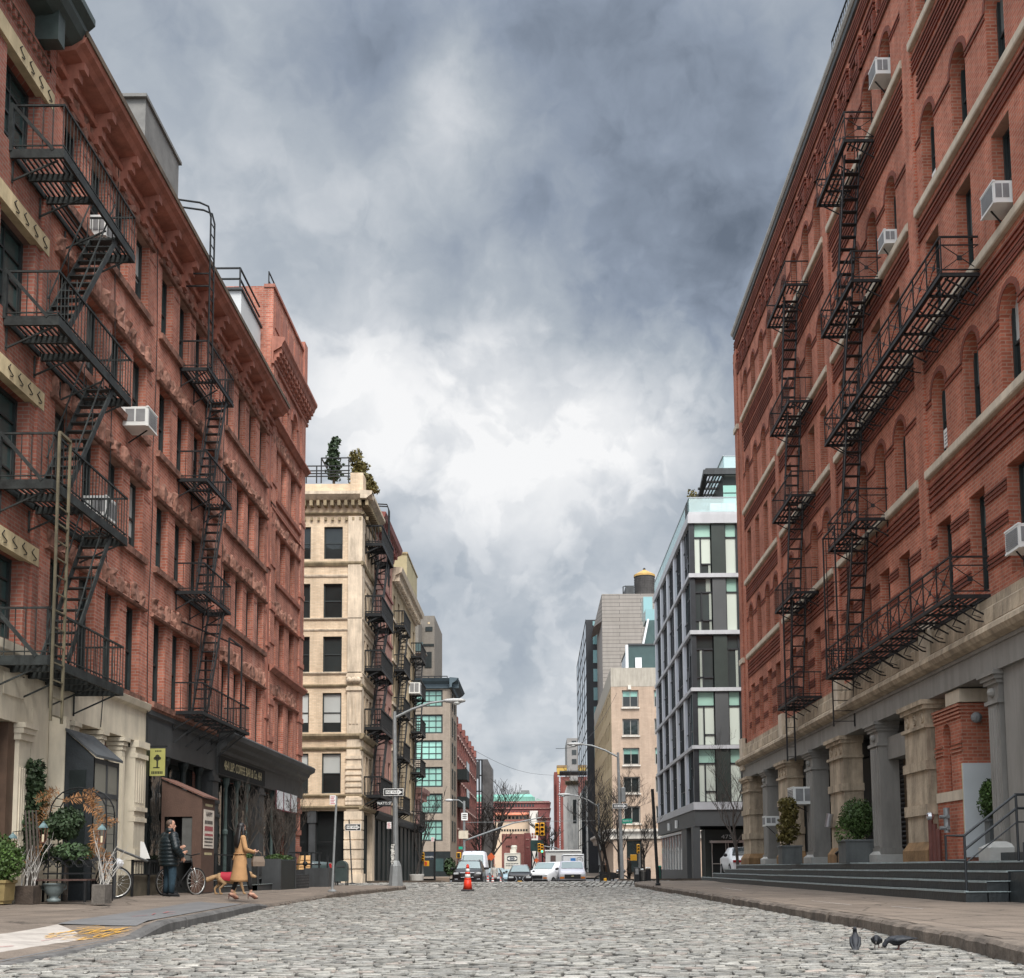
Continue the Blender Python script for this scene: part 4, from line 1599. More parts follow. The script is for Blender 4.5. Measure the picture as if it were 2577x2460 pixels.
part('frame',mb,FE2)
for s_,z0,z1,lab in ((24.75,3.9,17.0,'thin black cable running down the red brick front beside the big fire escape'),(27.55,3.9,17.0,'thin black cable down the brick pier between the two fire escapes'),(33.75,5.0,17.0,'thin cable down the red brick front past the slim fire escape')):
 mb=MB(m_iron)
 rg=random.Random(int(s_*10))
 mb.tube([FL.P(s_+rg.uniform(-.05,.05),z0+(z1-z0)*k/9,.035+rg.uniform(0,.06)) for k in range(10)],.011,4)
 solo('cable',mb,lab,'cable')
# ================================================================== RIGHT SIDE
m_br=brick('orange_red_brick',(.52,.165,.098),(.36,.10,.058),(.43,.24,.17),stain=.38,vary=.24,bump=.45)
m_br_d=brick('shade_and_arch_brick',(.24,.066,.042),(.19,.05,.032),(.16,.07,.05),stain=.3,vary=.15)  # darker tone stands in for course shadows; the window arches use it too
m_granite=M('tan_granite',(.46,.365,.26),.8,.22,2.0,.5,dirt=.5,bscale=12)
m_gran_w=M('pale_sandstone',(.56,.47,.36),.8,.12,1.6,.25,dirt=.22)
m_greyp=M('grey_painted_iron',(.25,.235,.212),.6,.08,1.0,.08,dirt=.25)
m_tread=M('stair_plate',(.028,.034,.036),.42,.3,2.2,.25,spec=.6,dirt=.3)
m_nose=M('worn_stair_edge',(.34,.40,.40),.4,.25,3.0,.1,metal=.3)
XR=9.2
FR=Fac('R',XR)
RB=thing('brick_building','tall orange brick warehouse with pale stone bands above a grey iron arcade','building',(XR,35,.15))
bays=[(17.9,26.5),(26.5,34.5),(34.5,42.5),(42.5,51.0)]
cent=[[19.5,21.45,23.45,25.4],[28.25,29.9,31.6,33.35],[35.7,37.3,39.1,40.85],[43.55,45.15,46.95,48.75]]
frows=[(6.38,8.55,0),(9.98,12.0,.42),(13.28,15.35,0),(16.42,18.48,.42),(20.68,22.45,.42)]
hw=.43
ops=[]
for bi in range(4):
 for c in cent[bi]:
  for (z0,z1,r) in frows:
   ops.append((c-hw,c+hw,z0,z1,r) if r else (c-hw,c+hw,z0,z1))
mb=MB()
FR.wall(mb,14,51.0,6.15,25.35,ops,.34,m_br,m_br)
mb.use(m_br)
mb.quad((XR,51.0,0),(30,51.0,0),(30,51.0,25.4),(XR,51.0,25.4))
# piers between the bays
for s_ in (26.5,34.5,42.5):
 FR.box(mb,s_-.28,s_+.28,6.16,22.9,.0,.07)
FR.box(mb,50.35,51.05,6.16,24.2,.0,.10)
FR.box(mb,49.6,50.3,6.16,22.9,.0,.04)
part('wall',mb,RB)
rg=random.Random(8)
for a,b_,c,d,*r in ops:
 window(FR,RB,a,b_,c,d,.27,m_frame,m_glass,blind=rg.choice([0,0,0,.5,.3,.7]),mblind=rg.choice([m_blind_g,m_blind_g,m_blind]),style='sash2')
mb=MB(m_gran_w)
for z in (9.75,13.03,16.2,20.44):
 for i,(s0,s1) in enumerate(bays):
  a,b_=s0+.28,s1-.28
  if i == 3:
   b_=49.6
  FR.prof(mb,a,b_,[(-.01,z),(.10,z),(.12,z+.03),(.12,z+.19),(.07,z+.22),(-.01,z+.23)])
for z in (9.75,20.44):
 FR.box(mb,50.3,51.12,z,z+.23,0,.16)
part('stone_band',mb,RB)
# raised brick strips, coloured darker to stand for the shadows of recessed courses
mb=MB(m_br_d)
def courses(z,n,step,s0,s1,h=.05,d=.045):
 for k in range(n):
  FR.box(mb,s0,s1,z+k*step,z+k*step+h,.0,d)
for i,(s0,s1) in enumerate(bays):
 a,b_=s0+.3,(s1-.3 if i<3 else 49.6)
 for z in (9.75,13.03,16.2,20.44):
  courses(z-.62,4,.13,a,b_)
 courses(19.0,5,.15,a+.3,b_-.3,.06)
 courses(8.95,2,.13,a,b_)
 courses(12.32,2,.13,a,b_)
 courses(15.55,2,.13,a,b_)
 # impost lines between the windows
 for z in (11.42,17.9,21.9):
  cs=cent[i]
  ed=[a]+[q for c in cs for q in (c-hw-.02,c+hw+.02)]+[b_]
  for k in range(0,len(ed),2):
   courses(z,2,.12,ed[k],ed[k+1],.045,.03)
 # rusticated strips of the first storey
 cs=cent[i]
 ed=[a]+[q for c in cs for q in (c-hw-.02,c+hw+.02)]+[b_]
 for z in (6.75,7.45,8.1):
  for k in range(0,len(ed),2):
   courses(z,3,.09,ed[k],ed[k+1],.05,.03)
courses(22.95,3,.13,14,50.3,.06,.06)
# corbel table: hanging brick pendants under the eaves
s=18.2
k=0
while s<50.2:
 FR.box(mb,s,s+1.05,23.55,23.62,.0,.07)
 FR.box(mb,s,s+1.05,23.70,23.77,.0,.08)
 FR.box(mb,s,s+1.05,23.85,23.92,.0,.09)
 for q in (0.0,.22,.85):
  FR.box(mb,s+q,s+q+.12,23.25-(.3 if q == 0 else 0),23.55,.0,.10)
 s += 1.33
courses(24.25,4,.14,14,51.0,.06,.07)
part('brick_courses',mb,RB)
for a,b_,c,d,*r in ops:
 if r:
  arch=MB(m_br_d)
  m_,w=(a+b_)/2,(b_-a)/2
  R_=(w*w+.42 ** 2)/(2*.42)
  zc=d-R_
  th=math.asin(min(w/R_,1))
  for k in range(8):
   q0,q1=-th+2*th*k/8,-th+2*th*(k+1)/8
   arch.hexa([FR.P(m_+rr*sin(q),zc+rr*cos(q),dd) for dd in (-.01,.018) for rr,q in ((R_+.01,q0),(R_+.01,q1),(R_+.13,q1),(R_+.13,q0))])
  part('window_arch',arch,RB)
mb=MB(M('eaves_metal',(.075,.08,.082),.55,.25,2,.1))
FR.prof(mb,14,51.1,[(-.1,24.95),(.07,24.98),(.09,25.10),(-.1,25.12)])
mb.use(M('eaves_lead',(.32,.31,.28),.5,.2,2))
FR.prof(mb,14,51.15,[(-.1,25.121),(.12,25.14),(.17,25.22),(.17,25.30),(-.1,25.45)])
part('cornice',mb,RB)
mb=MB(m_roof)
mb.quad((XR,14,25.4),(XR,51,25.4),(30,51,25.4),(30,14,25.4))
mb.quad((XR,14,0),(30,14,0),(30,14,25.4),(XR,14,25.4))
mb.quad((30,14,0),(30,51,0),(30,51,25.4),(30,14,25.4))
part('roof',mb,RB)
# stone shelf over the arcade
mb=MB(m_granite)
FR.prof(mb,14,51.0,[(-.1,5.55),(.10,5.55),(.16,5.62),(.14,5.92),(.10,5.96),(.10,6.14),(-.1,6.2)])
for i in range(30):
 q=15+i*1.24
 FR.box(mb,q,q+.02,5.63,5.9,.14,.165)
FR.prof(mb,14,51.35,[(-.1,5.22),(.20,5.20),(.33,5.26),(.40,5.36),(.38,5.46),(.28,5.54),(-.1,5.56)])
mb.use(m_gran_w)
for s_ in (26.5,34.5,42.5):
 FR.box(mb,s_-.3,s_+.3,5.56,6.4,.0,.22)
FR.box(mb,50.35,51.08,5.0,6.4,.0,.24)
part('stone_shelf',mb,RB)
mb=MB(m_greyp)
FR.box(mb,14,51.05,4.63,5.2,-1.0,.13)
FR.box(mb,14,51.1,5.12,5.21,.13,.17)
for q in (20.3,24.5,28.6,31.0,34.2,36.5,39.0,41.8,44.5,47):
 FR.box(mb,q,q+.015,4.63,5.12,.13,.134)
part('iron_beam',mb,RB)
ZT=.85     # platform in front of the shops
def iron_pier(y0,y1,dep=.45):
 mb=MB(m_greyp)
 f=.12
 FR.box(mb,y0,y1,ZT,4.63,-dep,f-.04)
 FR.box(mb,y0+.07,y1-.07,ZT+.4,3.95,f-.04,f-.015)
 n=3
 for k in range(n):
  q=y0+.12+(y1-y0-.24)*(k+.5)/n
  mb.tube([FR.P(q,ZT+.45,f-.02),FR.P(q,3.9,f-.02)],.035,6)
 for z0,z1,e in ((3.98,4.06,.05),(4.38,4.46,.05),(4.46,4.54,.10),(4.54,4.63,.15),(ZT+.2,ZT+.4,.05)):
  FR.box(mb,y0-e,y1+e,z0,z1,-dep-.01,f+e-.03)
 mb.ball(FR.P((y0+y1)/2,4.22,f-.02),.10,8,6)
 part('iron_pier',mb,RB)
 mb=MB(M('pale_iron_base',(.40,.39,.36),.6,.12,3))
 FR.box(mb,y0-.06,y1+.06,ZT,ZT+.22,-dep,f+.12)
 mb.add([FR.P(y0-.06,ZT+.22,-dep),FR.P(y1+.06,ZT+.22,-dep),FR.P(y1+.06,ZT+.22,f+.12),FR.P(y0-.06,ZT+.22,f+.12),FR.P(y0+.1,ZT+.33,-dep),FR.P(y1-.1,ZT+.33,-dep),FR.P(y1-.1,ZT+.33,f),FR.P(y0+.1,ZT+.33,f)],
  [(0,1,5,4),(1,2,6,5),(2,3,7,6),(3,0,4,7),(4,5,6,7)])
 part('pier_base',mb,RB)
def stone_pier(y0,y1,dep=.42):
 mb=MB(m_granite)
 f=.16
 FR.box(mb,y0,y1,ZT,4.63,-dep,f)
 for z0,z1,e in ((1.95,2.2,.06),(3.0,3.22,.06),(3.98,4.06,.07),(4.42,4.52,.08),(4.52,4.63,.14)):
  FR.box(mb,y0-e,y1+e,z0,z1,-dep-.012,f+e)
 # splayed foot, water-stained brown
 mb.use(M('stained_stone',(.27,.16,.075),.85,.3,2.5,.4,dirt=.4))
 e=.12
 mb.add([FR.P(y0-e,ZT,-dep),FR.P(y1+e,ZT,-dep),FR.P(y1+e,ZT,f+e),FR.P(y0-e,ZT,f+e),FR.P(y0-e,ZT+.28,-dep),FR.P(y1+e,ZT+.28,-dep),FR.P(y1+e,ZT+.28,f+e),FR.P(y0-e,ZT+.28,f+e),
   FR.P(y0,ZT+.48,-dep),FR.P(y1,ZT+.48,-dep),FR.P(y1,ZT+.48,f+.003),FR.P(y0,ZT+.48,f+.003)],
  [(0,1,5,4),(1,2,6,5),(2,3,7,6),(3,0,4,7),(4,5,9,8),(5,6,10,9),(6,7,11,10),(7,4,8,11)])
 # carved scroll panel in the capital
 mb.use(m_granite)
 for k in range(3):
  q=y0+(y1-y0)*(k+.5)/3
  for t in range(2):
   pts=[FR.P(q+(.13-.012*j)*cos(j*.8+t*pi),4.24+(.13-.012*j)*sin(j*.8+t*pi),f+.01) for j in range(9)]
   mb.tube(pts,.022,5)
 part('stone_pier',mb,RB)
for a,b_ in ((30.72,31.5),(38.2,39.15),(45.9,46.8),(22.6,23.15)):
 iron_pier(a,b_)
for a,b_ in ((26.65,28.25),(34.05,35.65),(41.8,43.35),(49.35,51.0)):
 stone_pier(a,b_)
# grey panelled wall right at the near end
mb=MB(m_greyp)
FR.box(mb,14,22.45,ZT,4.63,-.2,.03)
mb.quad(FR.P(22.6,ZT,-.45),FR.P(22.6,ZT,-1.0),FR.P(22.6,4.6,-1.0),FR.P(22.6,4.6,-.45))
part('panel_wall',mb,RB)
# brick pier with arched niche
mb=MB()
FR.wall(mb,24.87,26.55,2.42,4.3,[(25.55,26.05,2.42,3.95,.25)],.16,m_br,m_br)
mb.use(m_br)
FR.box(mb,24.88,26.54,2.42,4.3,-.62,-.17)
FR.box(mb,24.87,26.55,ZT,2.2,-.6,.0)
mb.quad(FR.P(24.87,2.42,0),FR.P(24.87,2.42,-.62),FR.P(24.87,4.3,-.62),FR.P(24.87,4.3,0))
for z in (3.25,3.34,3.43):
 FR.box(mb,24.86,25.54,z,z+.045,0,.03)
 FR.box(mb,26.06,26.55,z,z+.045,0,.03)
for k in range(4):
 FR.box(mb,24.85,26.55,4.0+k*.08,4.05+k*.08,-.6,.03+k*.015)
mb.use(m_gran_w)
FR.box(mb,24.86,26.55,2.2,2.42,-.62,.03)
FR.box(mb,24.75,25.6,4.31,4.6,-.7,.07)
part('brick_pier',mb,RB)
mb=MB(M('white_panel',(.52,.54,.54),.55,.06,1))
FR.box(mb,24.80,24.85,ZT+.1,2.98,-.60,.03)
mb.use(m_cream_d)
FR.box(mb,24.86,24.868,ZT+.1,2.98,.0,.04)
part('hoarding',mb,RB)
# back wall of the arcade with its doors, shutters and shop windows
XB=-.95
mb=MB(m_dark)
FR.box(mb,14,51,ZT,4.63,XB-.1,XB)
mb.use(m_slate)
FR.box(mb,28.3,51,4.1,4.63,XB,XB+.12)
part('back_wall',mb,RB)
mb=MB(m_slate)
z=ZT
while z<3.9:
 FR.prof(mb,31.6,34.0,[(XB,z),(XB+.05,z+.02),(XB+.09,z+.07),(XB+.05,z+.118),(XB,z+.13)])
 z += .13
FR.box(mb,31.6,34.0,3.9,4.3,XB,XB+.35)
part('shutter',mb,RB)
mb=MB(M('dark_oak',(.085,.055,.03),.5,.35,5,.2))
FR.box(mb,28.35,30.6,ZT,3.6,XB+.35,XB+.42)
for k in range(3):
 FR.box(mb,28.45+k*.72,29.05+k*.72,ZT+.3,ZT+1.2,XB+.42,XB+.45)
 FR.box(mb,28.45+k*.72,29.05+k*.72,2.7,3.4,XB+.42,XB+.45)
part('door',mb,RB)
mb=MB(m_greyp)
FR.box(mb,28.3,30.7,3.6,4.2,XB+.2,XB+.8)
part('awning_box',mb,RB)
for (a,b_,c,d) in ((36.2,37.6,2.75,4.2),(40.0,41.5,1.6,3.0),(40.0,41.5,3.2,4.3),(44.0,45.6,1.4,4.2),(47.2,49.0,1.4,4.2)):
 window(FR,RB,a,b_,c,d,.93,m_frame,m_glass_t,style='plain',fw=.08)
mb=MB(M('grey_green_door',(.075,.09,.09),.5,.2,3))
FR.box(mb,37.75,38.1,ZT,2.9,XB,XB+.1)
FR.box(mb,36.0,37.7,ZT,2.6,XB,XB+.08)
mb.use(m_glass)
FR.box(mb,37.0,37.55,ZT+.3,2.4,XB+.08,XB+.09)
part('door',mb,RB)
mb=MB(m_cream_d)
for s_ in (38.6,40.7,40.9):
 FR.box(mb,s_,s_+.12,1.6,4.2,XB+.02,XB+.04)
part('curtain',mb,RB)
# ---- loading steps
st=thing('loading_steps','long dark metal loading steps with worn pale nosings along the orange warehouse','steps',(8.2,36,.15))
mb=MB(m_tread)
XS=[7.33,7.70,8.07,8.44]
ZS=[.32,.50,.675,.85]
Y0,Y1=19.95,52.4
for i in range(4):
 x1=10.3 if i == 3 else XS[i+1]+.02
 mb.box(XS[i],x1,Y0,Y1-i*1.0,.10,ZS[i])
mb.box(8.1,10.3,14,Y0-.003,.10,.66)
mb.box(8.46,10.3,14,Y0-.003,.66,.85)
mb.box(8.9,10.3,14,23.4,.852,1.02)
part('treads',mb,st)
mb=MB(m_nose)
for i in range(4):
 n=9
 for k in range(n):
  a=Y0+(Y1-i-Y0)*k/n
  b_=Y0+(Y1-i-Y0)*(k+1)/n
  dz=RNG.normal()*.004
  mb.box(XS[i]-.015,XS[i]+.055,a+.006,b_-.006,ZS[i]+dz,ZS[i]+.016+dz)
  mb.box(XS[i]-.017,XS[i]-.002,a+.006,b_-.006,ZS[i]-.02+dz,ZS[i]+dz)
for i in range(3):
 mb.box(XS[i],XS[i+1]+.45,Y0-.02,Y0+.02,ZS[i],ZS[i]+.016)
part('nosing',mb,st)
# stair rails climbing towards the doors
m_rail=M('dark_pipe_rail',(.020,.023,.026),.4,.25,4,.05,spec=.4)
def stair_rail(y,label,x0=7.42,x1=8.35,z0=.32,z1=.85,ext=.35):
 t=thing('stair_railing',label,'railing',(x0,y,z0),0,'pipe railings on the loading steps')
 mb=MB(m_rail)
 for h in (.98,.74,.5):
  r=.024 if h>.6 else .014
  mb.tube([(x0,y,z0+h),(x1,y,z1+h+.18),(x1+1.6,y,z1+h+.18)],r,8)
 mb.tube([(x0,y,z0+.98),(x0-ext,y,z0+.98),(x0-ext,y,z0+.55),(x0,y,z0+.55)],.024,8)
 part('rail',mb,t)
 for x,z,top in ((x0,z0,z0+1.0),(x1,z1,z1+1.18),(x1+1.5,z1,z1+1.18)):
  mb=MB(m_rail)
  mb.tube([(x,y,z),(x,y,top)],.024,8)
  part('post',mb,t)
stair_rail(20.15,'black pipe railing climbing the near end of the loading steps to the iron pier',ext=.33)
stair_rail(18.35,'black pipe railing cut off by the picture edge, before the other stair rail',7.95,8.7,.15,.66,.25)
# ---- ironwork on the warehouse
m_iron_r=M('rusting_black_iron',(.020,.018,.018),.6,.5,5,.2,spec=.3,dirt=.3)
RA=fire_escape(FR,'rusty black fire escape with two long balconies on the near half of the orange warehouse',
    [(29.3,32.4,20.25),(29.1,32.4,16.2),(22.7,32.4,12.93),(29.3,32.4,9.8),(22.9,33.1,6.22)],.84,.80,
    [(29.9,20.2,31.3,16.25,.25,.66,13),(29.9,16.15,31.2,13.0,.25,.66,10),(30.6,12.9,31.6,9.85,.25,.66,10),(30.4,9.75,31.6,6.3,.25,.66,11)],
    m_iron_r,slat='s',cross=True,heavy=.06,sw=.045,gap=.2,group='fire escapes on the orange warehouse')
mb=MB(m_iron_r)
for s_ in (32.9,31.6):
 mb.bar(FR.P(s_,6.2,.84),FR.P(s_,10.3,.84),.04)
mb.bar(FR.P(31.6,10.3,.84),FR.P(32.9,10.3,.84),.04)
mb.bar(FR.P(32.9,10.3,.05),FR.P(32.9,10.3,.84),.04)
rung_ladder(FR,mb,32.7,4.75,7.0,.15,.75)
rung_ladder(FR,mb,32.75,6.3,10.2,.2,.8,.42,.022)
part('drop_ladder',mb,RA)
# cantilever scrolls under the long balconies
for z in (12.85,6.14):
 for i in range(9):
  s_=23.0+i*1.1
  mb=MB(m_iron_r)
  mb.tube([FR.P(s_,z-.02,.82),FR.P(s_,z-.22,.6),FR.P(s_,z-.42,.3),FR.P(s_,z-.46,.06),FR.P(s_,z-.3,.02)],.018,5)
  mb.tube([FR.P(s_,z-.05,.25),FR.P(s_,z-.3,.38),FR.P(s_,z-.36,.2)],.014,5)
  part('bracket',mb,RA)
RBF=fire_escape(FR,'narrow rusty black fire escape with steep ladders on the far half of the orange warehouse',
    [(36.9,40.0,z) for z in (20.2,16.15,12.95,9.7,6.25)],.82,.80,
    [(37.7,20.15,38.8,16.2,.22,.66,13),(37.7,16.1,38.7,13.0,.22,.66,10),(37.8,12.9,38.7,9.75,.22,.66,10),(37.8,9.65,38.7,6.3,.22,.66,10)],
    m_iron_r,slat='s',heavy=.06,sw=.045,gap=.2,group='fire escapes on the orange warehouse')
mb=MB(m_iron_r)
rung_ladder(FR,mb,38.6,4.3,10.4,.55,.82,.33,.05)
part('drop_ladder',mb,RBF)
def ac(fac,s,z,w=.66,h=.44,d=.55,lab='',slot=.0,group='white window air conditioners'):
 """Window air conditioner with louvred sides."""
 t=thing('air_conditioner',lab,'air conditioner',fac.P(s,z,0),0,group)
 mb=MB(m_ac)
 fac.box(mb,s-w/2,s+w/2,z,z+h,-.2+slot,d)
 fac.box(mb,s-w/2-.012,s+w/2+.012,z-.015,z+.02,d-.04,d+.012)
 fac.box(mb,s-w/2-.012,s+w/2+.012,z+h-.02,z+h+.012,d-.04,d+.012)
 part('case',mb,t)
 mb=MB(m_acg)
 sg=1 if fac.k == 'R' else 1
 for k in range(9):
  zz=z+.05+k*(h-.1)/9
  fac.box(mb,s-w/2+.05,s+w/2-.05,zz,zz+.028,d+.002,d+.014)
 fac.box(mb,s-w/2-.008,s-w/2-.001,z+.1,z+h-.06,d*.52,d*.88)
 fac.box(mb,s-w/2-.008,s-w/2-.001,z+.1,z+h-.06,d*.1,d*.45)
 part('grille',mb,t)
 mb=MB(m_iron)
 mb.bar(fac.P(s,z,d*.8),fac.P(s,z-.3,.03),.025)
 part('bracket',mb,t)
for s_,z,lab,sc in ((28.25,21.15,'white air conditioner jutting from an arched window high up under the warehouse eaves',1.0),
     (21.4,13.5,'large white air conditioner in a flat-headed window beside the pale stone band',1.0),
     (28.2,16.55,'white air conditioner just above the end of the crossed iron balcony',.85),
     (21.0,6.6,'white air conditioner on the stone shelf at the picture edge',1.0),
     (38.9,2.85,'grey-white air conditioner bracketed beside the clipped bush on the arcade',1.25),
     (44.9,2.35,'small air conditioner low on the far pier of the arcade',.8)):
 if z<5:
  ac(FR,s_,z,.7*sc,.46*sc,.55*sc,lab,slot=-.3)
 else:
  ac(FR,s_,z,.62*sc,.44*sc,.34*sc,lab)
for s_,z,w,h,lab in ((25.4,20.8,.6,.45,'white unit in the arched window nearest the top edge of the picture'),(25.4,16.55,.6,.42,'small white unit flush in an arched window below the white air conditioner'),(25.4,10.3,.5,.42,'white notice in the lower pane of an arched window')):
 t=thing('window_unit',lab,'window unit',FR.P(s_,z,-.1),0)
 mb=MB(m_ac)
 FR.box(mb,s_-w/2,s_+w/2,z,z+h,-.26,-.17)
 part('panel',mb,t)
 mb=MB(m_acg)
 for k in range(4):
  FR.box(mb,s_-w/2+.06,s_+w/2-.06,z+.06+k*.08,z+.09+k*.08,-.17,-.165)
 part('grille',mb,t)
for s_,z,lab in ((25.05,11.0,'white air conditioner beside the slim iron stair on the long red block'),
    (23.85,14.4,'white window unit behind the top stair of the big iron fire escape'),(24.3,8.35,'white slatted air conditioner behind the railing of the big fire escape')):
 ac(FL,s_+.9 if z == 11.0 else s_,z,.62,.45,.58 if z == 11.0 else .3,lab)
# railing on the roof edge
YRR=at(2093,100,x=9.3).y
mb=MB(m_iron)
for z in (25.8,26.3):
 mb.bar((9.3,27,z),(9.3,YRR,z),.04)
for i in range(int((YRR-27)/.2)):
 mb.bar((9.3,YRR-i*.2,25.4),(9.3,YRR-i*.2,26.3),.025)
solo('roof_railing',mb,'black barred railing on the roof edge of the orange warehouse','railing')
# ================================================================== BEYOND THE CROSSING
def ux(u,y,v=2000):
 return at(u,v,y=y).x
def vz(v,y,u=1300):
 return at(u,v,y=y).z
def shell(mb,x0,x1,y0,y1,z0,z1,skip=''):
 """Closed box body; skip leaves out faces that are walls with openings (f front, l street face at x1, r street face at x0)."""
 if 'f' not in skip:
  mb.quad((x0,y0,z0),(x1,y0,z0),(x1,y0,z1),(x0,y0,z1))
 mb.quad((x0,y1,z0),(x0,y1,z1),(x1,y1,z1),(x1,y1,z0))
 if 'l' not in skip:
  mb.quad((x1,y0,z0),(x1,y1,z0),(x1,y1,z1),(x1,y0,z1))
 if 'r' not in skip:
  mb.quad((x0,y0,z0),(x0,y0,z1),(x0,y1,z1),(x0,y1,z0))
 mb.quad((x0,y0,z1),(x1,y0,z1),(x1,y1,z1),(x0,y1,z1))
 return mb
m_tan=brick('buff_brick',(.71,.55,.385),(.60,.45,.305),(.55,.45,.34),.24,.08,.01,stain=.28,vary=.12)
m_tan_s=M('buff_stone',(.64,.525,.395),.8,.15,1.5,.3,dirt=.38)
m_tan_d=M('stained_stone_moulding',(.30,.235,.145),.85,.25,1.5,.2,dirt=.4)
# ---- buff corner building
YT=60.0
XT=ux(906,YT)
TB=thing('corner_building','buff brick corner building with bracketed cornice and shrubs on its roof','building',(XT,YT,0))
FT=Fac('F',YT)
FTL=Fac('L',XT)
z_=lambda v:vz(v,YT,840)
cols=[(ux(809,YT),ux(857,YT)),(ux(727,YT),ux(775,YT)),(ux(645,YT),ux(693,YT))]
vr=[(1325,1406),(1468,1554),(1601,1690),(1743,1842),(1895,1996)]
ops=[(a,b_,z_(d),z_(c)) for c,d in vr for a,b_ in cols]
mb=MB()
FT.wall(mb,-24,XT,z_(2040),z_(1243),ops,.22,m_tan,m_tan)
YE=64.7
scol=[(60.75,61.5),(62.0,62.7),(63.2,63.9)]
ops2=[(a,b_,z_(d),z_(c)) for c,d in vr for a,b_ in scol]
FTL.wall(mb,YT,YE,z_(2040),z_(1243),ops2,.22,m_tan,m_tan)
mb.use(m_tan)
shell(mb,-24,XT,YT,YE,z_(1243)-.02,z_(1217),'')
mb.quad((-24,YE,0),(XT,YE,0),(XT,YE,z_(1243)),(-24,YE,z_(1243)))
mb.box(ux(876,YT),XT+.05,YT-.05,YT+1.0,z_(1243),z_(1190))
part('wall',mb,TB)
blk=[0,0,0,.75,.5]
for i,(a,b_,c,d) in enumerate(ops):
 window(FT,TB,a,b_,c,d,.14,m_frame,m_glass,blind=blk[i // 3],mblind=m_blind)
for i,(a,b_,c,d) in enumerate(ops2):
 window(FTL,TB,a,b_,c,d,.14,m_frame,m_glass)
mb=MB()
def belt(z,h,e,mat=None,x0=-24):
 mb.use(mat or m_tan_s)
 FT.prof(mb,x0,XT+e,[(-.01,z),(e*.5,z),(e,z+h*.6),(e,z+h),(-.01,z+h*1.15)])
 FTL.prof(mb,YT-e+.002,YE,[(-.01,z),(e*.5,z),(e,z+h*.6),(e,z+h),(-.01,z+h*1.15)])
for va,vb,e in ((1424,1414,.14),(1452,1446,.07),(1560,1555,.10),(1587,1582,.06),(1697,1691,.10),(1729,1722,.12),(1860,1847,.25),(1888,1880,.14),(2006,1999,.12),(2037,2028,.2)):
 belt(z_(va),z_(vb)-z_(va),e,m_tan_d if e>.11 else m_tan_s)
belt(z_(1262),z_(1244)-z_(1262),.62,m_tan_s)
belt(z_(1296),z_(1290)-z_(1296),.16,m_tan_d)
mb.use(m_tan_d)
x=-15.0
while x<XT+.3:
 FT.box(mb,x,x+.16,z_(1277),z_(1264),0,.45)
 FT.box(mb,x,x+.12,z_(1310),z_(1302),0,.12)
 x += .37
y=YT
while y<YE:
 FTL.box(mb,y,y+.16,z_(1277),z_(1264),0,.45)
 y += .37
mb.use(m_tan_s)
FT.box(mb,ux(872,YT),XT+.06,z_(2040),z_(1300),0,.10)
FTL.box(mb,YT-.098,YT+.7,z_(2040),z_(1300),0,.06)
for v in (1700,1733,1905,1930,1945,1960,1975,1990,2010,2020):
 FT.box(mb,ux(870,YT),XT+.10,z_(v+5),z_(v-3),0,.17)
for k in range(3):
 FT.box(mb,ux(878+9*k,YT),ux(883+9*k,YT),z_(1822),z_(1750),.10,.14)
x0,x1=ux(872,YT),XT
for t in range(3):
 q=x0+(x1-x0)*(t+.5)/3
 mb.ball((q,YT-.15,z_(1712)),.17,8,6)
part('mouldings',mb,TB)
# ground storey: rusticated corner pier, barred shop window
mb=MB(m_tan_s)
gz0=-.2
for i in range(8):
 a,b_=gz0+(z_(2040)-gz0)*i/8,gz0+(z_(2040)-gz0)*(i+1)/8
 FT.box(mb,ux(867,YT),XT+.12,a+.03,b_-.03,-.6,.14 if i%2 else .18)
 FT.box(mb,ux(868,YT),XT+.08,a-.03,a+.03,-.58,.10)
FT.box(mb,ux(862,YT),XT+.2,gz0-.2,.55,-.7,.24)
part('corner_pier',mb,TB)
mb=MB(m_tan_s)
FTL.box(mb,63.9,YE,gz0,z_(2040),-.5,.1)
part('pier',mb,TB)
mb=MB(m_dark)
FT.box(mb,-24,ux(867,YT),gz0,z_(2040),-.9,-.5)
mb.use(m_slate)
FT.box(mb,ux(778,YT),ux(795,YT),gz0,z_(2040),-.5,.05)
FT.box(mb,ux(775,YT),ux(797,YT),z_(2070),z_(2043),-.5,.10)
FT.box(mb,-24,ux(866,YT),gz0,.6,-.5,.0)
mb.use(m_iron)
for k in range(30):
 q=ux(800,YT)+k*.045*1.02
 if q<ux(863,YT):
  FT.box(mb,q,q+.016,.7,z_(2048),-.32,-.30)
for k in range(24):
 q=ux(728,YT)+k*.045
 FT.box(mb,q,q+.016,.7,z_(2048),-.32,-.30)
FT.box(mb,-13.6,ux(866,YT),2.2,2.25,-.33,-.29)
mb.use(m_dark)
FTL.box(mb,YT+.9,63.9,gz0,z_(2040),-.7,-.3)
for k in range(5):
 FTL.box(mb,YT+.95+k*.55,YT+1.05+k*.55,gz0,z_(2045),-.3,-.1)
part('shop_front',mb,TB)
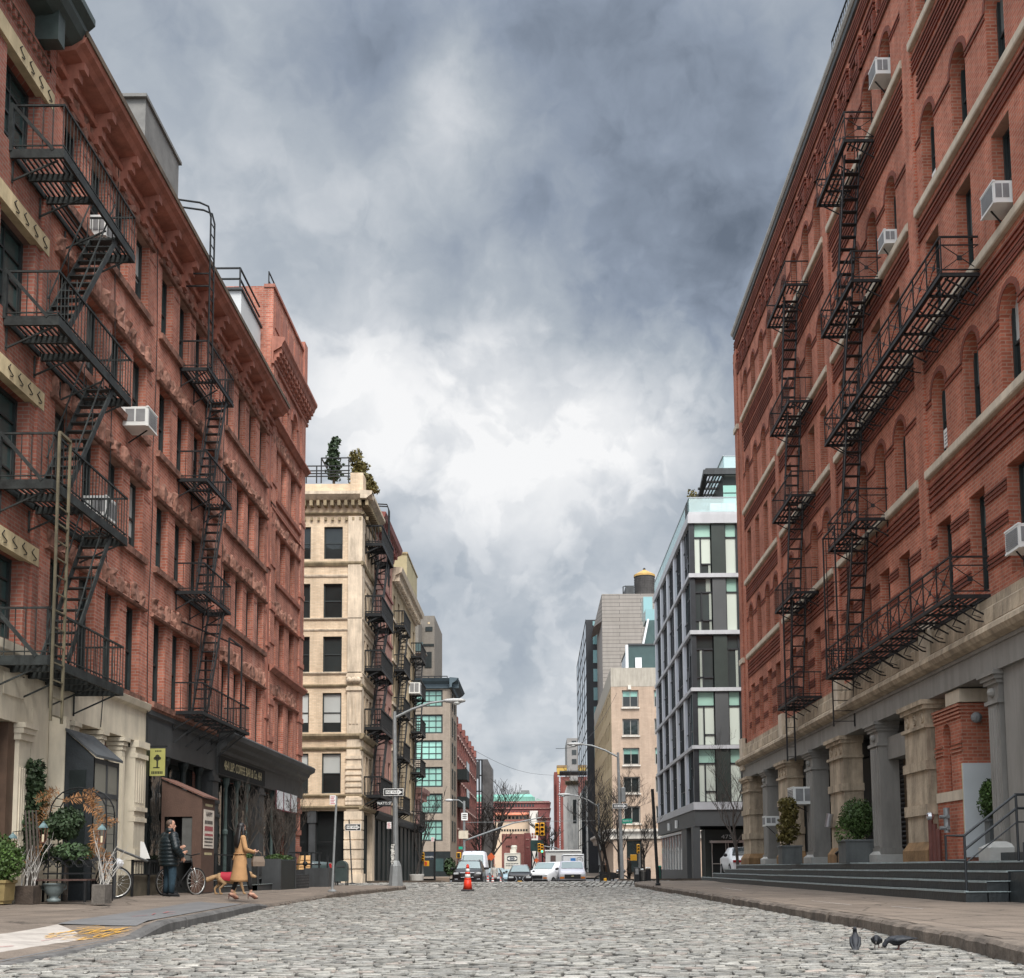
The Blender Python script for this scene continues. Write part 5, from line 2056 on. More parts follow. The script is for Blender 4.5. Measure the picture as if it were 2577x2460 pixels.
# railings and shrubs on its roof
mb=MB(m_iron)
YR=60.9
zt,zm,zb=vz(1152,YR,830),vz(1172,YR,830),vz(1215,YR,830)
xa,xb,xc=ux(766,YR),ux(800,YR),ux(874,YR)
for z,x0,x1 in ((zm,-13,xb),(vz(1184,YR,830),-13,xc),(vz(1191,YR,830),-13,xc),(vz(1198,YR,830),-13,xc),(zt,xb,xc),(zm,xb,xc)):
 mb.bar((x0,YR,z),(x1,YR,z),.055)
for x in (xa-.1,ux(788,YR),xb,ux(871,YR)):
 mb.bar((x,YR,zb),(x,YR,zt if x >= xb else zm),.06)
mb.bar((xb,YR,zt),(xb,YR+3,zt),.055)
mb.bar((xc,YR,zt),(xc,YR+3,zt),.055)
solo('roof_railing',mb,'dark pipe railing round the roof terrace of the buff corner building','railing')
m_leaf_d=M('dark_leaf',(.030,.050,.022),.6,.5,6,spec=.3)
m_leaf_m=M('olive_leaf',(.105,.085,.022),.6,.5,5,spec=.3)
m_leaf_b=M('box_leaf',(.045,.078,.020),.6,.5,6,spec=.3)
m_bark=M('grey_bark',(.075,.062,.052),.9,.35,8,.5)
m_bark_d=M('dark_bark',(.035,.030,.027),.9,.35,8,.5)
def shrub(name,lab,base,h,rx,seed,mat,cat='shrub',group=None,n=700,size=.1,conic=.5,trunk=.12):
 t=thing(name,lab,cat,base,0,group)
 mb=MB(mat)
 rg=random.Random(seed)
 k=7
 for i in range(k):
  f=(i+.5)/k
  w=rx*(1-conic*f)*rg.uniform(.8,1.15)
  leaf_cloud(mb,(base[0]+rg.uniform(-.15,.15)*rx,base[1]+rg.uniform(-.15,.15)*rx,base[2]+h*(trunk+(1-trunk)*f)),(w,w,h/k*.95),n // k,size,.2,.6,6,seed*10+i)
 part('foliage',mb,t)
 mb=MB(m_bark)
 mb.tube([base,(base[0]+.02,base[1],base[2]+h*.5),(base[0],base[1],base[2]+h*.9)],[rx*.09+.02,rx*.06+.01,.01],6)
 part('trunk',mb,t)
 return t
zr=vz(1217,61.6,830)
shrub('conifer','tall thin green conifer behind the railing of the roof terrace',(ux(833,61.6),61.6,zr),vz(1103,61.6,830)-zr,.62,21,m_leaf_d,'conifer','shrubs on the buff roof',900,.11,.55)
for i,(u,v,y) in enumerate(((898,1134,62.0),(912,1168,63.4),(926,1198,64.6),(934,1212,65.6))):
 zz=vz(1240,y,900)
 shrub('conifer',['olive conifer just behind the corner post of the buff roof','second olive conifer along the street edge of the buff roof','third and shorter olive conifer on the street edge of the buff roof','last and lowest olive conifer of the buff roof, above the red cornice'][i],
  (ux(u,y,1200),y,zz),vz(v,y,900)-zz,.55,31+i,m_leaf_m,'conifer','shrubs on the buff roof',600,.11,.35)
# ---- row behind it along the street: rose-red house, cream house, pink house
m_rose=brick('rose_brick',(.46,.26,.205),(.38,.20,.155),(.34,.19,.16),stain=.3,vary=.2)
m_pink=M('pink_stucco',(.44,.25,.215),.85,.18,1.2,.15,dirt=.35)
m_crm=M('cream_render',(.50,.385,.245),.85,.15,1.0,.15,dirt=.4)
XW=-9.35
FW=Fac('L',XW)
def row_house(name,lab,y0,y1,ztop,mat,rows,ww,trim,ncol,label_cat='building'):
 t=thing(name,lab,label_cat,(XW,y0,0))
 ops=[]
 for k in range(ncol):
  c=y0+(y1-y0)*(k+.5)/ncol
  ops += [(c-ww/2,c+ww/2,a,b_) for a,b_ in rows]
 mb=MB()
 FW.wall(mb,y0,y1,4.0,ztop,ops,.2,mat,mat)
 mb.use(mat)
 shell(mb,-24,XW,y0,y1,-1,ztop,'l')
 part('wall',mb,t)
 for a,b_,c,d in ops:
  window(FW,t,a,b_,c,d,.13,m_frame,m_glass)
 mb=MB(trim)
 FW.prof(mb,y0,y1,[(-.01,ztop-.9),(.12,ztop-.9),(.2,ztop-.5),(.6,ztop-.3),(.68,ztop),(-.01,ztop+.05)])
 for k in range(int((y1-y0)/.7)):
  FW.box(mb,y0+.2+k*.7,y0+.4+k*.7,ztop-.85,ztop-.35,0,.45)
 for a,b_ in rows:
  FW.box(mb,y0,y1,a-.2,a-.02,0,.08)
 part('cornice',mb,t)
 mb=MB(m_dark)
 FW.box(mb,y0,y1,-1,4.0,-.4,-.05)
 FW.prof(mb,y0,y1,[(-.05,3.6),(.15,3.65),(.35,3.9),(.38,4.05),(-.05,4.1)])
 for k in range(ncol+1):
  q=y0+(y1-y0-.2)*k/ncol
  FW.box(mb,q,q+.2,-1,3.6,-.05,.04)
 part('shop_front',mb,t)
 return t
m_red_iron=M('red_metal',(.20,.06,.05),.6,.25,2,.1)
row_house('row_house','narrow rose-red house with a bracketed cornice wrapped in black fire escapes',64.75,73.0,21.3,m_rose,[(5.2,7.4),(8.9,10.9),(12.0,14.0),(15.0,17.0),(17.9,19.4)],.95,m_red_iron,4)
cb=row_house('row_house','cream house with carved window heads between the rose-red house and the pink one',73.0,87.0,20.2,m_crm,[(5.0,7.2),(8.5,10.6),(11.5,13.5),(14.3,16.2),(17.0,18.6)],.95,m_tan_s,6)
mb=MB(M('olive_render',(.33,.28,.17),.85,.15,1.0))
mb.box(ux(976,80,1400),ux(1024,80,1400),80,86.8,20.2,vz(1391,80))
mb.use(m_tan_d)
mb.box(ux(975,80,1400),ux(1026,80,1400),79.9,86.9,vz(1391,80),vz(1387,80))
part('roof_house',mb,cb)
row_house('row_house','low pink house with iron balconies before the green-windowed block',87.0,92.0,6.9,m_pink,[(4.2,6.0)],1.0,m_pink,2)
FE3=fire_escape(FW,'dense black fire escape on the rose-red house next to the buff corner',[(61.4,66.2,z) for z in (4.75,8.4,11.6,14.6,18.5)],.95,.95,
    [(65.2,z,62.2,z-dz,.25,.8,10) for z,dz in ((8.4,3.6),(11.6,3.1),(14.6,2.9),(18.5,3.8))],m_iron,slat='s',heavy=.16,gap=.15,sw=.07,tk=2.4,group='fire escapes beyond the crossing')
mb=MB(m_iron)
for q in (65.0,65.4):
 mb.tube([FW.P(q,17.0,.80),FW.P(q,21.5,.80),FW.P(q,21.8,.70),FW.P(q,21.85,-.1)],.04,5)
for k in range(14):
 mb.bar(FW.P(65,17.2+k*.31,.80),FW.P(65.4,17.2+k*.31,.80),.025)
part('ladder',mb,FE3)
fire_escape(FW,'black fire escape on the front of the cream house',[(73.9,77.6,z) for z in (4.5,8.0,10.9,13.7,16.6)],.7,.95,
   [(76.8,z,74.6,z-dz,.15,.6,10) for z,dz in ((8.0,3.4),(10.9,2.8),(13.7,2.7),(16.6,2.8))],m_iron,slat='s',heavy=.13,gap=.16,sw=.06,tk=2.0,group='fire escapes beyond the crossing')
fire_escape(FW,'farthest black fire escape, at the seam of the cream and pink houses',[(83.7,87.2,z) for z in (4.0,7.8,10.8,13.6,16.4)],.8,.95,
   [(86.4,z,84.4,z-dz,.15,.65,9) for z,dz in ((7.8,3.7),(10.8,2.9),(13.6,2.7),(16.4,2.7))],m_iron,slat='s',heavy=.13,gap=.16,sw=.06,tk=2.0,group='fire escapes beyond the crossing')
ac(FW,83.2,vz(1738,82),.9,.8,.8,'white air conditioner on the cream house beneath an iron balcony')
# ---- block with green-tinted loft windows
YG=160.0
XG=ux(1133,YG)
GB=thing('loft_building','grey-tan brick block with wide green loft windows and a dark blue cornice','building',(XG,YG,0))
FG=Fac('F',YG)
FGL=Fac('L',XG)
z_=lambda v:vz(v,YG,1100)
m_gbrick=brick('grey_tan_brick',(.33,.27,.215),(.29,.235,.185),(.26,.22,.18),.4,.14,.02,stain=.2,vary=.12)
m_gglass=glass('green_loft_glass',(.20,.37,.315),.2,.55,.03,.5,.35)
rowsg=[(1735,1778),(1797,1845),(1862,1912),(1929,1980),(1996,2047),(2063,2116)]
ops=[(ux(a,YG),ux(b_,YG),z_(d),z_(c)) for c,d in rowsg for a,b_ in ((1044,1114),(955,1025))]
mb=MB()
FG.wall(mb,-40,XG,z_(2142),z_(1712),ops,.5,m_gbrick,m_gbrick)
mb.use(m_gbrick)
shell(mb,-40,XG,YG,173,-1,z_(1712),'f')
part('wall',mb,GB)
for i,(a,b_,c,d) in enumerate(ops):
 window(FG,GB,a,b_,c,d,.3,m_frame,m_gglass,style='grid43',fw=.22)
for c,d in rowsg:
 for k in range(2):
  window(FGL,GB,163+k*4.5,165+k*4.5,z_(d),z_(c),-.02,m_frame,m_glass,style='plain',fw=.2)
mb=MB(M('blue_grey_cornice',(.06,.085,.10),.6,.2,1))
for fac,a,b_ in ((FG,-40,XG+1.2),(FGL,YG-1.2,173.5)):
 fac.prof(mb,a,b_,[(-.01,z_(1733)),(.3,z_(1732)),(.35,z_(1722)),(.9,z_(1716)),(1.2,z_(1709)),(-.01,z_(1707))])
part('cornice',mb,GB)
mb=MB(m_dark)
FG.box(mb,-40,XG,-1,z_(2143),-.3,.05)
mb.use(m_glass_t)
FG.box(mb,ux(1095,YG),ux(1116,YG),.4,z_(2160),.05,.10)
part('shop_front',mb,GB)
mb=MB(m_iron)
for v in (1702,1707):
 mb.bar((ux(1045,YG),YG-.2,z_(v)),(ux(1126,YG),YG-.2,z_(v)),.12)
for u in range(1046,1128,16):
 mb.bar((ux(u,YG),YG-.2,z_(1702)),(ux(u,YG),YG-.2,z_(1710)),.1)
part('roof_railing',mb,GB)
# drab tower behind it
YD=185.0
z_=lambda v:vz(v,YD,1080)
db=thing('tower_block','drab grey-brown tower with a glass balcony behind the green-windowed block','building',(ux(1070,YD),YD,0))
m_drab=brick('drab_brick',(.20,.18,.155),(.18,.16,.135),(.17,.15,.13),.6,.2,.02,stain=.2,vary=.1)
mb=MB(m_drab)
shell(mb,ux(1030,YD),ux(1093,YD),YD,200,-1,z_(1549))
mb.box(ux(1030,YD),ux(1062,YD),YD-6,YD-.01,0,z_(1575))
mb.use(m_crm)
mb.box(ux(1076,YD),ux(1081,YD),YD-.05,YD-.01,z_(1570),z_(1565))
part('wall',mb,db)
mb=MB(m_dark)
mb.box(ux(1070,YD),ux(1088,YD),YD-.1,YD-.01,z_(1588),z_(1577))
mb.box(ux(1068,YD),ux(1086,YD),YD-.1,YD-.01,z_(1680),z_(1640))
mb.box(ux(1064,YD),ux(1092,YD),YD-.1,YD-.01,z_(1626),z_(1620))
part('openings',mb,db)
mb=MB(m_drab)
mb.box(ux(1040,YD),ux(1084,YD),YD-9,YD-6,z_(1668),z_(1664))
mb.use(m_glass_t)
mb.box(ux(1040,YD),ux(1078,YD),YD-9.1,YD-9,z_(1664),z_(1643))
part('balcony',mb,db)
# ---- long brick block further down on the left
YB=173.2
XB5=XG-.1
F5=Fac('L',XB5)
m_far=brick('far_red_brick',(.27,.10,.085),(.235,.085,.07),(.22,.12,.1),.8,.26,.03,stain=.25,vary=.15)
bb=thing('brick_building','long dark red brick block with notched parapet far down the street','building',(XB5,YB,0))
ops=[]
for k in range(12):
 for zz in (4.5,8.3,12,15.6,18.8):
  ops.append((YB+3+k*4.4,YB+5+k*4.4,zz,zz+2.1))
mb=MB()
F5.wall(mb,YB,229,-1,22.4,ops,.4,m_far,m_far)
mb.use(m_far)
shell(mb,-40,XB5,YB,229,-1,22.4,'l')
for k in range(7):
 F5.box(mb,YB+k*8.5,YB+1.8+k*8.5,22.4,23.7,-1.2,.2)
part('wall',mb,bb)
for i,o_ in enumerate(ops):
 window(F5,bb,*o_,.25,m_frame,m_glass,fw=.12)
mb=MB(M('pale_marks',(.42,.30,.27),.8,.2,1))
for k in range(12):
 for zz in (6.7,10.5,14.2,17.8,21.0):
  F5.box(mb,YB+2.8+k*4.4,YB+5.2+k*4.4,zz,zz+.22,.0,.15)
part('lintels',mb,bb)
for v in (1938,2006):
 mb=MB(m_dark)
 zz=vz(v,178)
 F5.box(mb,175,181,zz-1.6,zz,0,1.5)
 mb.use(m_glass_t)
 F5.box(mb,175,181,zz,zz+1.2,1.42,1.5)
 part('balcony',mb,bb)
# ---- sheeted shaft, billboard frame, great bare tree
YS_=236.0
X0,X1=ux(1215,YS_),ux(1240,YS_)
zt=vz(1910,YS_,1230)
mb=MB(M('crumpled_sheeting',(.075,.07,.068),.45,.55,.35,.6,spec=.6,bscale=1.2))
rings=[]
for k in range(14):
 z=-1+(zt+1)*k/13
 w=1.0
 rings.append([(X0+RNG.normal()*.06,YS_,z),(X1-(1.1 if k == 13 else .15 if k == 12 else 0)+RNG.normal()*.06,YS_,z),(X1-(1.1 if k == 13 else 0),YS_+4,z),(X0,YS_+4,z)])
mb.loft(rings)
solo('sheeted_shaft',mb,'tall dark round-shouldered shaft wrapped in crumpled sheeting, by the big bare tree','tower')
mb=MB(m_iron)
for u in (1198,1206,1213):
 mb.bar((ux(u,232),232,-1),(ux(u,232),232,vz(1910,232)),.3)
for v in (1911,1950,1990,2030):
 mb.bar((ux(1196,232),232,vz(v,232)),(ux(1214,232),232,vz(v,232)),.25)
mb.use(m_slate)
mb.box(ux(1197,231),ux(1206,231),231,231.4,vz(1958,231),vz(1915,231))
solo('billboard_frame',mb,'steel billboard frame standing between the far brick block and the dark shaft','billboard')
# ---- far end of the street
def far_block(name,lab,u0,u1,vtop,y,depth,mat,win=None,vbot=2215,extra=None,cat='building'):
 t=thing(name,lab,cat,(ux(u0,y),y,0))
 mb=MB(mat)
 shell(mb,ux(u0,y),ux(u1,y),y,y+depth,-2,vz(vtop,y))
 part('wall',mb,t)
 if win:
  f=Fac('F',y)
  for (ua,ub,va,vb,nx,nz,m) in win:
   for i in range(nx):
    for j in range(nz):
     a=ua+(ub-ua)*(i+.18)/nx
     b_=ua+(ub-ua)*(i+.82)/nx
     c=va+(vb-va)*(j+.15)/nz
     d=va+(vb-va)*(j+.85)/nz
     mb=MB(m)
     f.box(mb,ux(a,y),ux(b_,y),vz(d,y),vz(c,y),0,.12)
     part('window',mb,t)
 return t
m_maroon=brick('maroon_brick',(.25,.085,.08),(.22,.07,.065),(.2,.1,.09),1.2,.4,.04,stain=.2,vary=.15)
m_copper=M('green_copper',(.17,.40,.32),.6,.18,.15,0,dirt=.25)
YF=430.0
fb=far_block('printing_house','huge maroon brick building with a green copper roof closing the street',1120,1383,2016,YF,60,m_maroon,
   [(1245,1345,2022,2031,14,1,m_glass),(1245,1345,2040,2052,10,1,m_glass),(1245,1345,2062,2074,10,1,m_glass)])
mb=MB(m_pink)
f=Fac('F',YF)
for v in (2019,2034,2058,2082):
 f.box(mb,ux(1120,YF),ux(1383,YF),vz(v+.9,YF),vz(v-.6,YF),0,.5)
 mb.box(ux(1383,YF),ux(1383,YF)+.5,YF,YF+58,vz(v+.9,YF),vz(v-.6,YF))
part('bands',mb,fb)
mb=MB(m_copper)
zb,zm,zt=vz(2015,YF),vz(2004,YF),vz(1995,YF)
xa,xb,xc,xd=ux(1120,YF),ux(1346,YF),ux(1343,YF),ux(1335,YF)
mb.hexa([(xa,YF+3,zb),(xb,YF+3,zb),(xb,YF+50,zb),(xa,YF+50,zb),(xa,YF+3,zm),(xb,YF+3,zm),(xb,YF+50,zm),(xa,YF+50,zm)])
mb.hexa([(xa,YF+4,zm+.1),(xc,YF+4,zm+.1),(xc,YF+48,zm+.1),(xa,YF+48,zm+.1),(xa,YF+8,zt),(xd,YF+8,zt),(xd,YF+44,zt),(xa,YF+44,zt)])
mb.use(M('dull_copper',(.16,.22,.19),.7,.2,.2))
mb.hexa([(ux(1346,YF),YF+10,zb),(ux(1378,YF),YF+10,zb),(ux(1378,YF),YF+50,zb),(ux(1346,YF),YF+50,zb),(ux(1350,YF),YF+20,zm+.5),(ux(1352,YF),YF+20,zm+.5),(ux(1352,YF),YF+40,zm+.5),(ux(1350,YF),YF+40,zm+.5)])
part('roof',mb,fb)
mb=MB(M('grey_penthouse',(.17,.18,.175),.8,.15,.2))
mb.box(ux(1295,YF),ux(1332,YF),YF+12,YF+30,zt-.6,vz(1988,YF))
mb.box(ux(1309,YF),ux(1331,YF),YF+14,YF+28,vz(1988,YF),vz(1982,YF))
part('roof_house',mb,fb)
m_orange=M('orange_tile',(.50,.16,.085),.7,.25,.4)
ob=far_block('pale_building','cream building with an orange striped awning roof below the copper roofs',1244,1330,2050,330,30,M('pale_cream',(.58,.45,.33),.8,.1,.3),
   [(1248,1325,2052,2062,8,1,m_glass),(1246,1328,2085,2092,12,1,m_glass)])
mb=MB(m_orange)
f=Fac('F',330)
f.prof(mb,ux(1243,330),ux(1331,330),[(-3,vz(2043,330)),(1.5,vz(2049.5,330)),(1.5,vz(2051,330)),(-3,vz(2050,330))])
mb.use(M('pale_red',(.42,.16,.13),.8,.2,.3))
f.box(mb,ux(1244,330),ux(1328,330),vz(2066,330),vz(2062,330),0,.3)
part('roof',mb,ob)
far_block('white_stair_tower','white stair tower right of the orange awning roof',1333,1353,2040,326,10,M('white_render',(.60,.57,.52),.8,.08,.3),[(1336,1350,2095,2110,2,2,m_red_iron)])
far_block('brown_building','plain brown brick building with two rows of small windows above the traffic',1262,1318,2098,262,28,m_far,[(1273,1288,2104,2109,4,1,m_glass),(1296,1301,2103,2109,1,1,m_glass),(1273,1288,2126,2132,4,1,m_glass),(1296,1301,2125,2131,1,1,m_glass)])
far_block('brown_building','set-back wing with pale strips, to the right of the plain brown brick building',1318.5,1334,2096,268,40,m_maroon,[(1320,1333,2110,2114,1,1,m_pink),(1320,1333,2130,2133,1,1,m_pink)])
mb=MB(M('hoarding_green',(.02,.05,.045),.6,.3,.4))
mb.box(ux(1334,258),ux(1368,258),258,262,vz(2141,258),vz(2114,258))
mb.use(m_iron)
for u in (1337,1350,1364):
 mb.bar((ux(u,258),258,-1),(ux(u,258),258,vz(2141,258)),.3)
mb.bar((ux(1337,258),258,0),(ux(1350,258),258,vz(2141,258)),.2)
mb.bar((ux(1350,258),258,0),(ux(1337,258),258,vz(2141,258)),.2)
solo('sidewalk_shed',mb,'dark green sidewalk shed on braced legs beneath the maroon brick building','sidewalk shed')
# red lattice hoist and its neighbours
YH=285.0
m_redst=M('red_oxide_steel',(.17,.045,.035),.6,.25,.6)
mb=MB(m_redst)
xa,xb=ux(1404,YH),ux(1414,YH)
zt=vz(1955,YH)
for x in (xa,xb):
 mb.box(x-.3,x+.3,YH,YH+.6,-1,zt)
k=0
z=2.0
while z<zt-1.2:
 mb.bar((xa,YH+.3,z),(xb,YH+.3,z),.16)
 mb.bar((xa if k%2 else xb,YH+.3,z),(xb if k%2 else xa,YH+.3,z+1.2),.14)
 z += 1.2
 k += 1
solo('hoist_tower',mb,'red lattice hoist tower standing against the far brick houses','hoist')
hb=far_block('brick_building','narrow dark red brick house with overhanging grey cornice behind the lattice hoist',1415,1434,1955,286,30,m_far)
mb=MB(m_slate)
f=Fac('F',286)
f.prof(mb,ux(1409,286),ux(1456,286),[(-3,vz(1950,286)),(.5,vz(1950,286)),(1.2,vz(1944,286)),(1.2,vz(1941,286)),(-3,vz(1940,286))])
part('cornice',mb,hb)
mb=MB(m_redst)
mb.box(ux(1395,287),ux(1403.5,287),287,300,-1,vz(1943,287))
part('side_wing',mb,hb)
mb=MB(M('yellow_boards',(.45,.30,.07),.7,.2,.5))
mb.box(ux(1402,300),ux(1427,300),300,304,vz(1948,300),vz(1932,300))
mb.use(m_brown :=M('brown_boards',(.20,.13,.06),.7,.2,.5))
mb.box(ux(1402,300),ux(1427,300),299.9,304.1,vz(1932,300),vz(1926,300))
solo('roof_shed',mb,'yellow boarded shed on the roof beside the lattice hoist','shed')
sb=far_block('stone_building','pale stone bank front with a dentilled cornice and dark windows',1428,1455,1975,232,40,M('grey_limestone',(.80,.76,.68),.8,.12,.4,dirt=.3),[(1439,1452,2000,2085,1,1,m_glass)])
mb=MB(m_tan_d)
f=Fac('F',232)
f.prof(mb,ux(1423,232),ux(1456,232),[(-2,vz(1974,232)),(.3,vz(1974,232)),(1.2,vz(1968,232)),(1.2,vz(1966,232)),(-2,vz(1965,232))])
for u in range(1426,1455,4):
 f.box(mb,ux(u,232),ux(u+2,232),vz(1977,232),vz(1973.5,232),0,.5)
part('cornice',mb,sb)
gt=far_block('office_tower','grey office tower with banded windows stepping up behind the stone bank',1428,1456,1858,400,30,M('grey_concrete',(.22,.21,.20),.8,.12,.3),[(1437,1455,1862+23*k,1880+23*k,1,1,m_glass) for k in range(3)])
# ---- glass-sided dark block, panelled tower with water tank
YK=203.0
XK=ux(1476,YK,1700)
z_=lambda v:vz(v,YK,1480)
kb=thing('glass_building','slim black building with a mirror-bright glass flank and square green windows','building',(XK,YK,0))
mb=MB(M('black_panel',(.022,.023,.026),.5,.3,.4))
shell(mb,XK,ux(1522,YK),YK,252,-1,z_(1559),'r')
part('wall',mb,kb)
mb=MB(glass('mirror_glass',(.30,.36,.42),.03,.25,.02,1.0,.08))
MATS['mirror_glass'].node_tree.nodes['Principled BSDF'].inputs['Metallic'].default_value=.85
fk=Fac('R',XK)
mb.quad((XK,YK,-1),(XK,252,-1),(XK,252,z_(1559)),(XK,YK,z_(1559)))
part('glass_flank',mb,kb)
mb=MB(m_dark)
for k in range(14):
 z=2+k*3.3
 fk.box(mb,YK,252,z,z+.1,0,.06)
for k in range(6):
 fk.box(mb,YK+k*9.8,YK+.12+k*9.8,-1,z_(1559),0,.05)
part('mullions',mb,kb)
f=Fac('F',YK)
m_sq=glass('square_green_glass',(.16,.28,.29),.12,.4,.03,.7,.3)
for a,b_ in ((1563,1574),(1589,1621),(1636,1668),(1683,1715),(1730,1762),(1778,1810),(1826,1858),(1874,1906)):
 mb=MB(m_sq)
 f.box(mb,ux(1497,YK),ux(1520,YK),z_(b_),z_(a),0,.12)
 part('window',mb,kb)
YP=186.0
z_=lambda v:vz(v,YP,1570)
pb=thing('panelled_tower','tall grey tower of horizontal panels crowned by a water tank','building',(ux(1521,YP),YP,0))
m_pan=brick('grey_metal_panels',(.27,.245,.22),(.25,.225,.20),(.07,.065,.06),7.0,.62,.035,stain=.12,rough=.55,bump=.2,vary=.06)
mb=MB(m_pan)
shell(mb,ux(1521,YP),ux(1700,YP),YP,215,-1,z_(1494))
mb.prism([(ux(1521,YP)-.02,YP+.5,z_(1494)),(ux(1521,YP)-.02,YP+.5,z_(1560)),(ux(1504,YP),YP+6,z_(1558))],(0,10,0))
part('wall',mb,pb)
wt_=thing('water_tank','round dark wooden water tank with a tan conical roof on the panelled tower','water tank',(ux(1631,196),196,z_(1494)))
c=(ux(1631,196),196,vz(1494,196,1630))
r_=(ux(1657,196)-ux(1604,196))/2
mb=MB(M('tank_staves',(.060,.055,.052),.8,.3,1.2,.2,dirt=.3))
mb.lathe([(r_,-.6),(r_*.985,vz(1452,196,1630)-c[2])],c,28)
for k in range(7):
 mb.lathe([(r_*1.012,.3+k*.42),(r_*1.012,.36+k*.42)],c,28)
part('tank',mb,wt_)
mb=MB(M('tank_roof',(.42,.26,.085),.7,.2,.8))
mb.lathe([(r_*1.04,vz(1452,196,1630)-c[2]),(r_*1.03,vz(1447,196,1630)-c[2]),(.08,vz(1433,196,1630)-c[2])],c,28)
part('roof',mb,wt_)
mb=MB(m_iron)
mb.lathe([(.12,vz(1433,196,1630)-c[2]),(.3,vz(1431.5,196,1630)-c[2]),(.03,vz(1428,196,1630)-c[2])],c,8)
part('finial',mb,wt_)
mb=MB(m_slate)
mb.box(ux(1583,190),ux(1604,190),190,198,vz(1495,190,1590),vz(1473,190,1590))
mb.use(m_iron)
mb.tube([(ux(1576,190),190,vz(1495,190,1590)),(ux(1576,190),190,vz(1476,190,1590)),(ux(1583,190),190,vz(1474,190,1590))],.1,5)
solo('roof_cabin',mb,'dark box beside the water tank on the panelled tower','roof cabin')
# ---- beige brick block with white shop cornice
YN=141.0
XN=ux(1540,YN,1900)
z_=lambda v:vz(v,YN,1600)
nb=thing('corner_building','pinkish beige brick block with single windows and glass penthouses on its roof','building',(XN,YN,0))
m_bei=brick('beige_brick',(.46,.345,.26),(.42,.31,.23),(.40,.30,.23),.5,.16,.02,stain=.2,vary=.1)
m_bei2=brick('buff_side_brick',(.50,.385,.24),(.46,.35,.21),(.42,.32,.2),.5,.16,.02,stain=.25,vary=.12)
FN,FNR=Fac('F',YN),Fac('R',XN)
vr=[(1736,1779),(1808,1850),(1881,1924),(1954,1995),(2028,2071)]
ops=[(ux(a,YN),ux(b_,YN),z_(d),z_(c)) for c,d in vr for a,b_ in ((1569,1611),(1650,1690))]
mb=MB()
FN.wall(mb,XN,30,z_(2092),z_(1727),ops,.45,m_bei,m_bei)
so=[(YN+3+k*3.1,YN+4.7+k*3.1,z_(d),z_(c)) for c,d in vr for k in range(13)]
FNR.wall(mb,YN,184,z_(2092),z_(1727),so,.4,m_bei2,m_bei2)
mb.use(M('grey_stucco',(.40,.36,.30),.85,.1,.6,dirt=.25))
shell(mb,XN-.02,30,YN-.02,184,z_(1727),z_(1680))
mb.use(m_bei)
shell(mb,XN+.5,30,YN+.5,184,-1,z_(2092))
part('wall',mb,nb)
for o_ in ops:
 window(FN,nb,*o_,.3,M('pale_frame',(.30,.28,.25),.6,.1,1),m_glass,style='grid21',fw=.14,blind=.35 if o_[2] in (z_(1779),z_(1924)) else 0,mblind=m_gglass)
for o_ in so[:39]:
 window(FNR,nb,*o_,.25,m_frame,m_glass,fw=.12)
for o_ in so[39:]:
 window(FNR,nb,*o_,.25,m_frame,m_glass,fw=.12)
mb=MB(M('white_stone',(.62,.57,.50),.75,.1,.6,dirt=.3))
for fac,a,b_ in ((FN,XN-.5,30),(FNR,YN-.5,184)):
 fac.prof(mb,a,b_,[(-.01,z_(2112)),(.4,z_(2110)),(.5,z_(2098)),(.9,z_(2092)),(.9,z_(2086)),(-.01,z_(2085))])
for c,d in vr:
 FN.box(mb,ux(1567,YN),ux(1613,YN),z_(d+4),z_(d+.5),0,.25)
FN.box(mb,ux(1584,YN),ux(1592,YN),z_(1735),z_(1724),0,.3)
part('trim',mb,nb)
mb=MB(m_glass)
FN.box(mb,ux(1576,YN),ux(1612,YN),.2,z_(2116),-.45,.05)
mb.use(m_bei)
FN.box(mb,XN,ux(1575,YN),-1,z_(2113),-.4,.1)
FN.box(mb,ux(1613,YN),30,-1,z_(2113),-.4,.1)
part('shop_front',mb,nb)
mb=MB(m_glass_t)
mb.box(ux(1587,YN+4),ux(1660,YN+4),YN+4,YN+16,z_(1680),vz(1622,YN+4,1600))
mb.use(m_slate)
mb.box(ux(1586,YN+4),ux(1662,YN+4),YN+3.8,YN+16.2,vz(1624,YN+4,1600),vz(1620,YN+4,1600))
mb.use(M('white_metal',(.66,.67,.68),.5,.05,1))
mb.box(ux(1580,YN+3),ux(1586.5,YN+3),YN+3,YN+3.6,z_(1680),vz(1622,YN+3,1600))
mb.box(ux(1604,YN+3.9),ux(1620,YN+3.9),YN+3.7,YN+3.95,z_(1676),vz(1655,YN+3.9,1600))
part('penthouse',mb,nb)
mb=MB(m_glass_t)
y=YN+12
mb.prism([(ux(1625,y),y,vz(1622,y,1640)),(ux(1660,y),y,vz(1622,y,1640)),(ux(1660,y),y,vz(1560,y,1640)),(ux(1637,y),y,vz(1560,y,1640))],(0,6,0))
mb.use(MATS['white_metal'])
mb.prism([(ux(1622,y),y-.3,vz(1622,y,1640)),(ux(1627,y),y-.3,vz(1622,y,1640)),(ux(1641,y),y-.3,vz(1558,y,1640)),(ux(1636,y),y-.3,vz(1558,y,1640))],(0,.5,0))
mb.use(m_sq)
mb.box(ux(1634,y),ux(1662,y),y+1,y+5,vz(1557,y,1640),vz(1528,y,1640))
mb.box(ux(1638,y),ux(1662,y),y+6,y+9,vz(1528,y,1640),vz(1475,y,1640))
part('glass_penthouse',mb,nb)
FN3=Fac('R',XN)
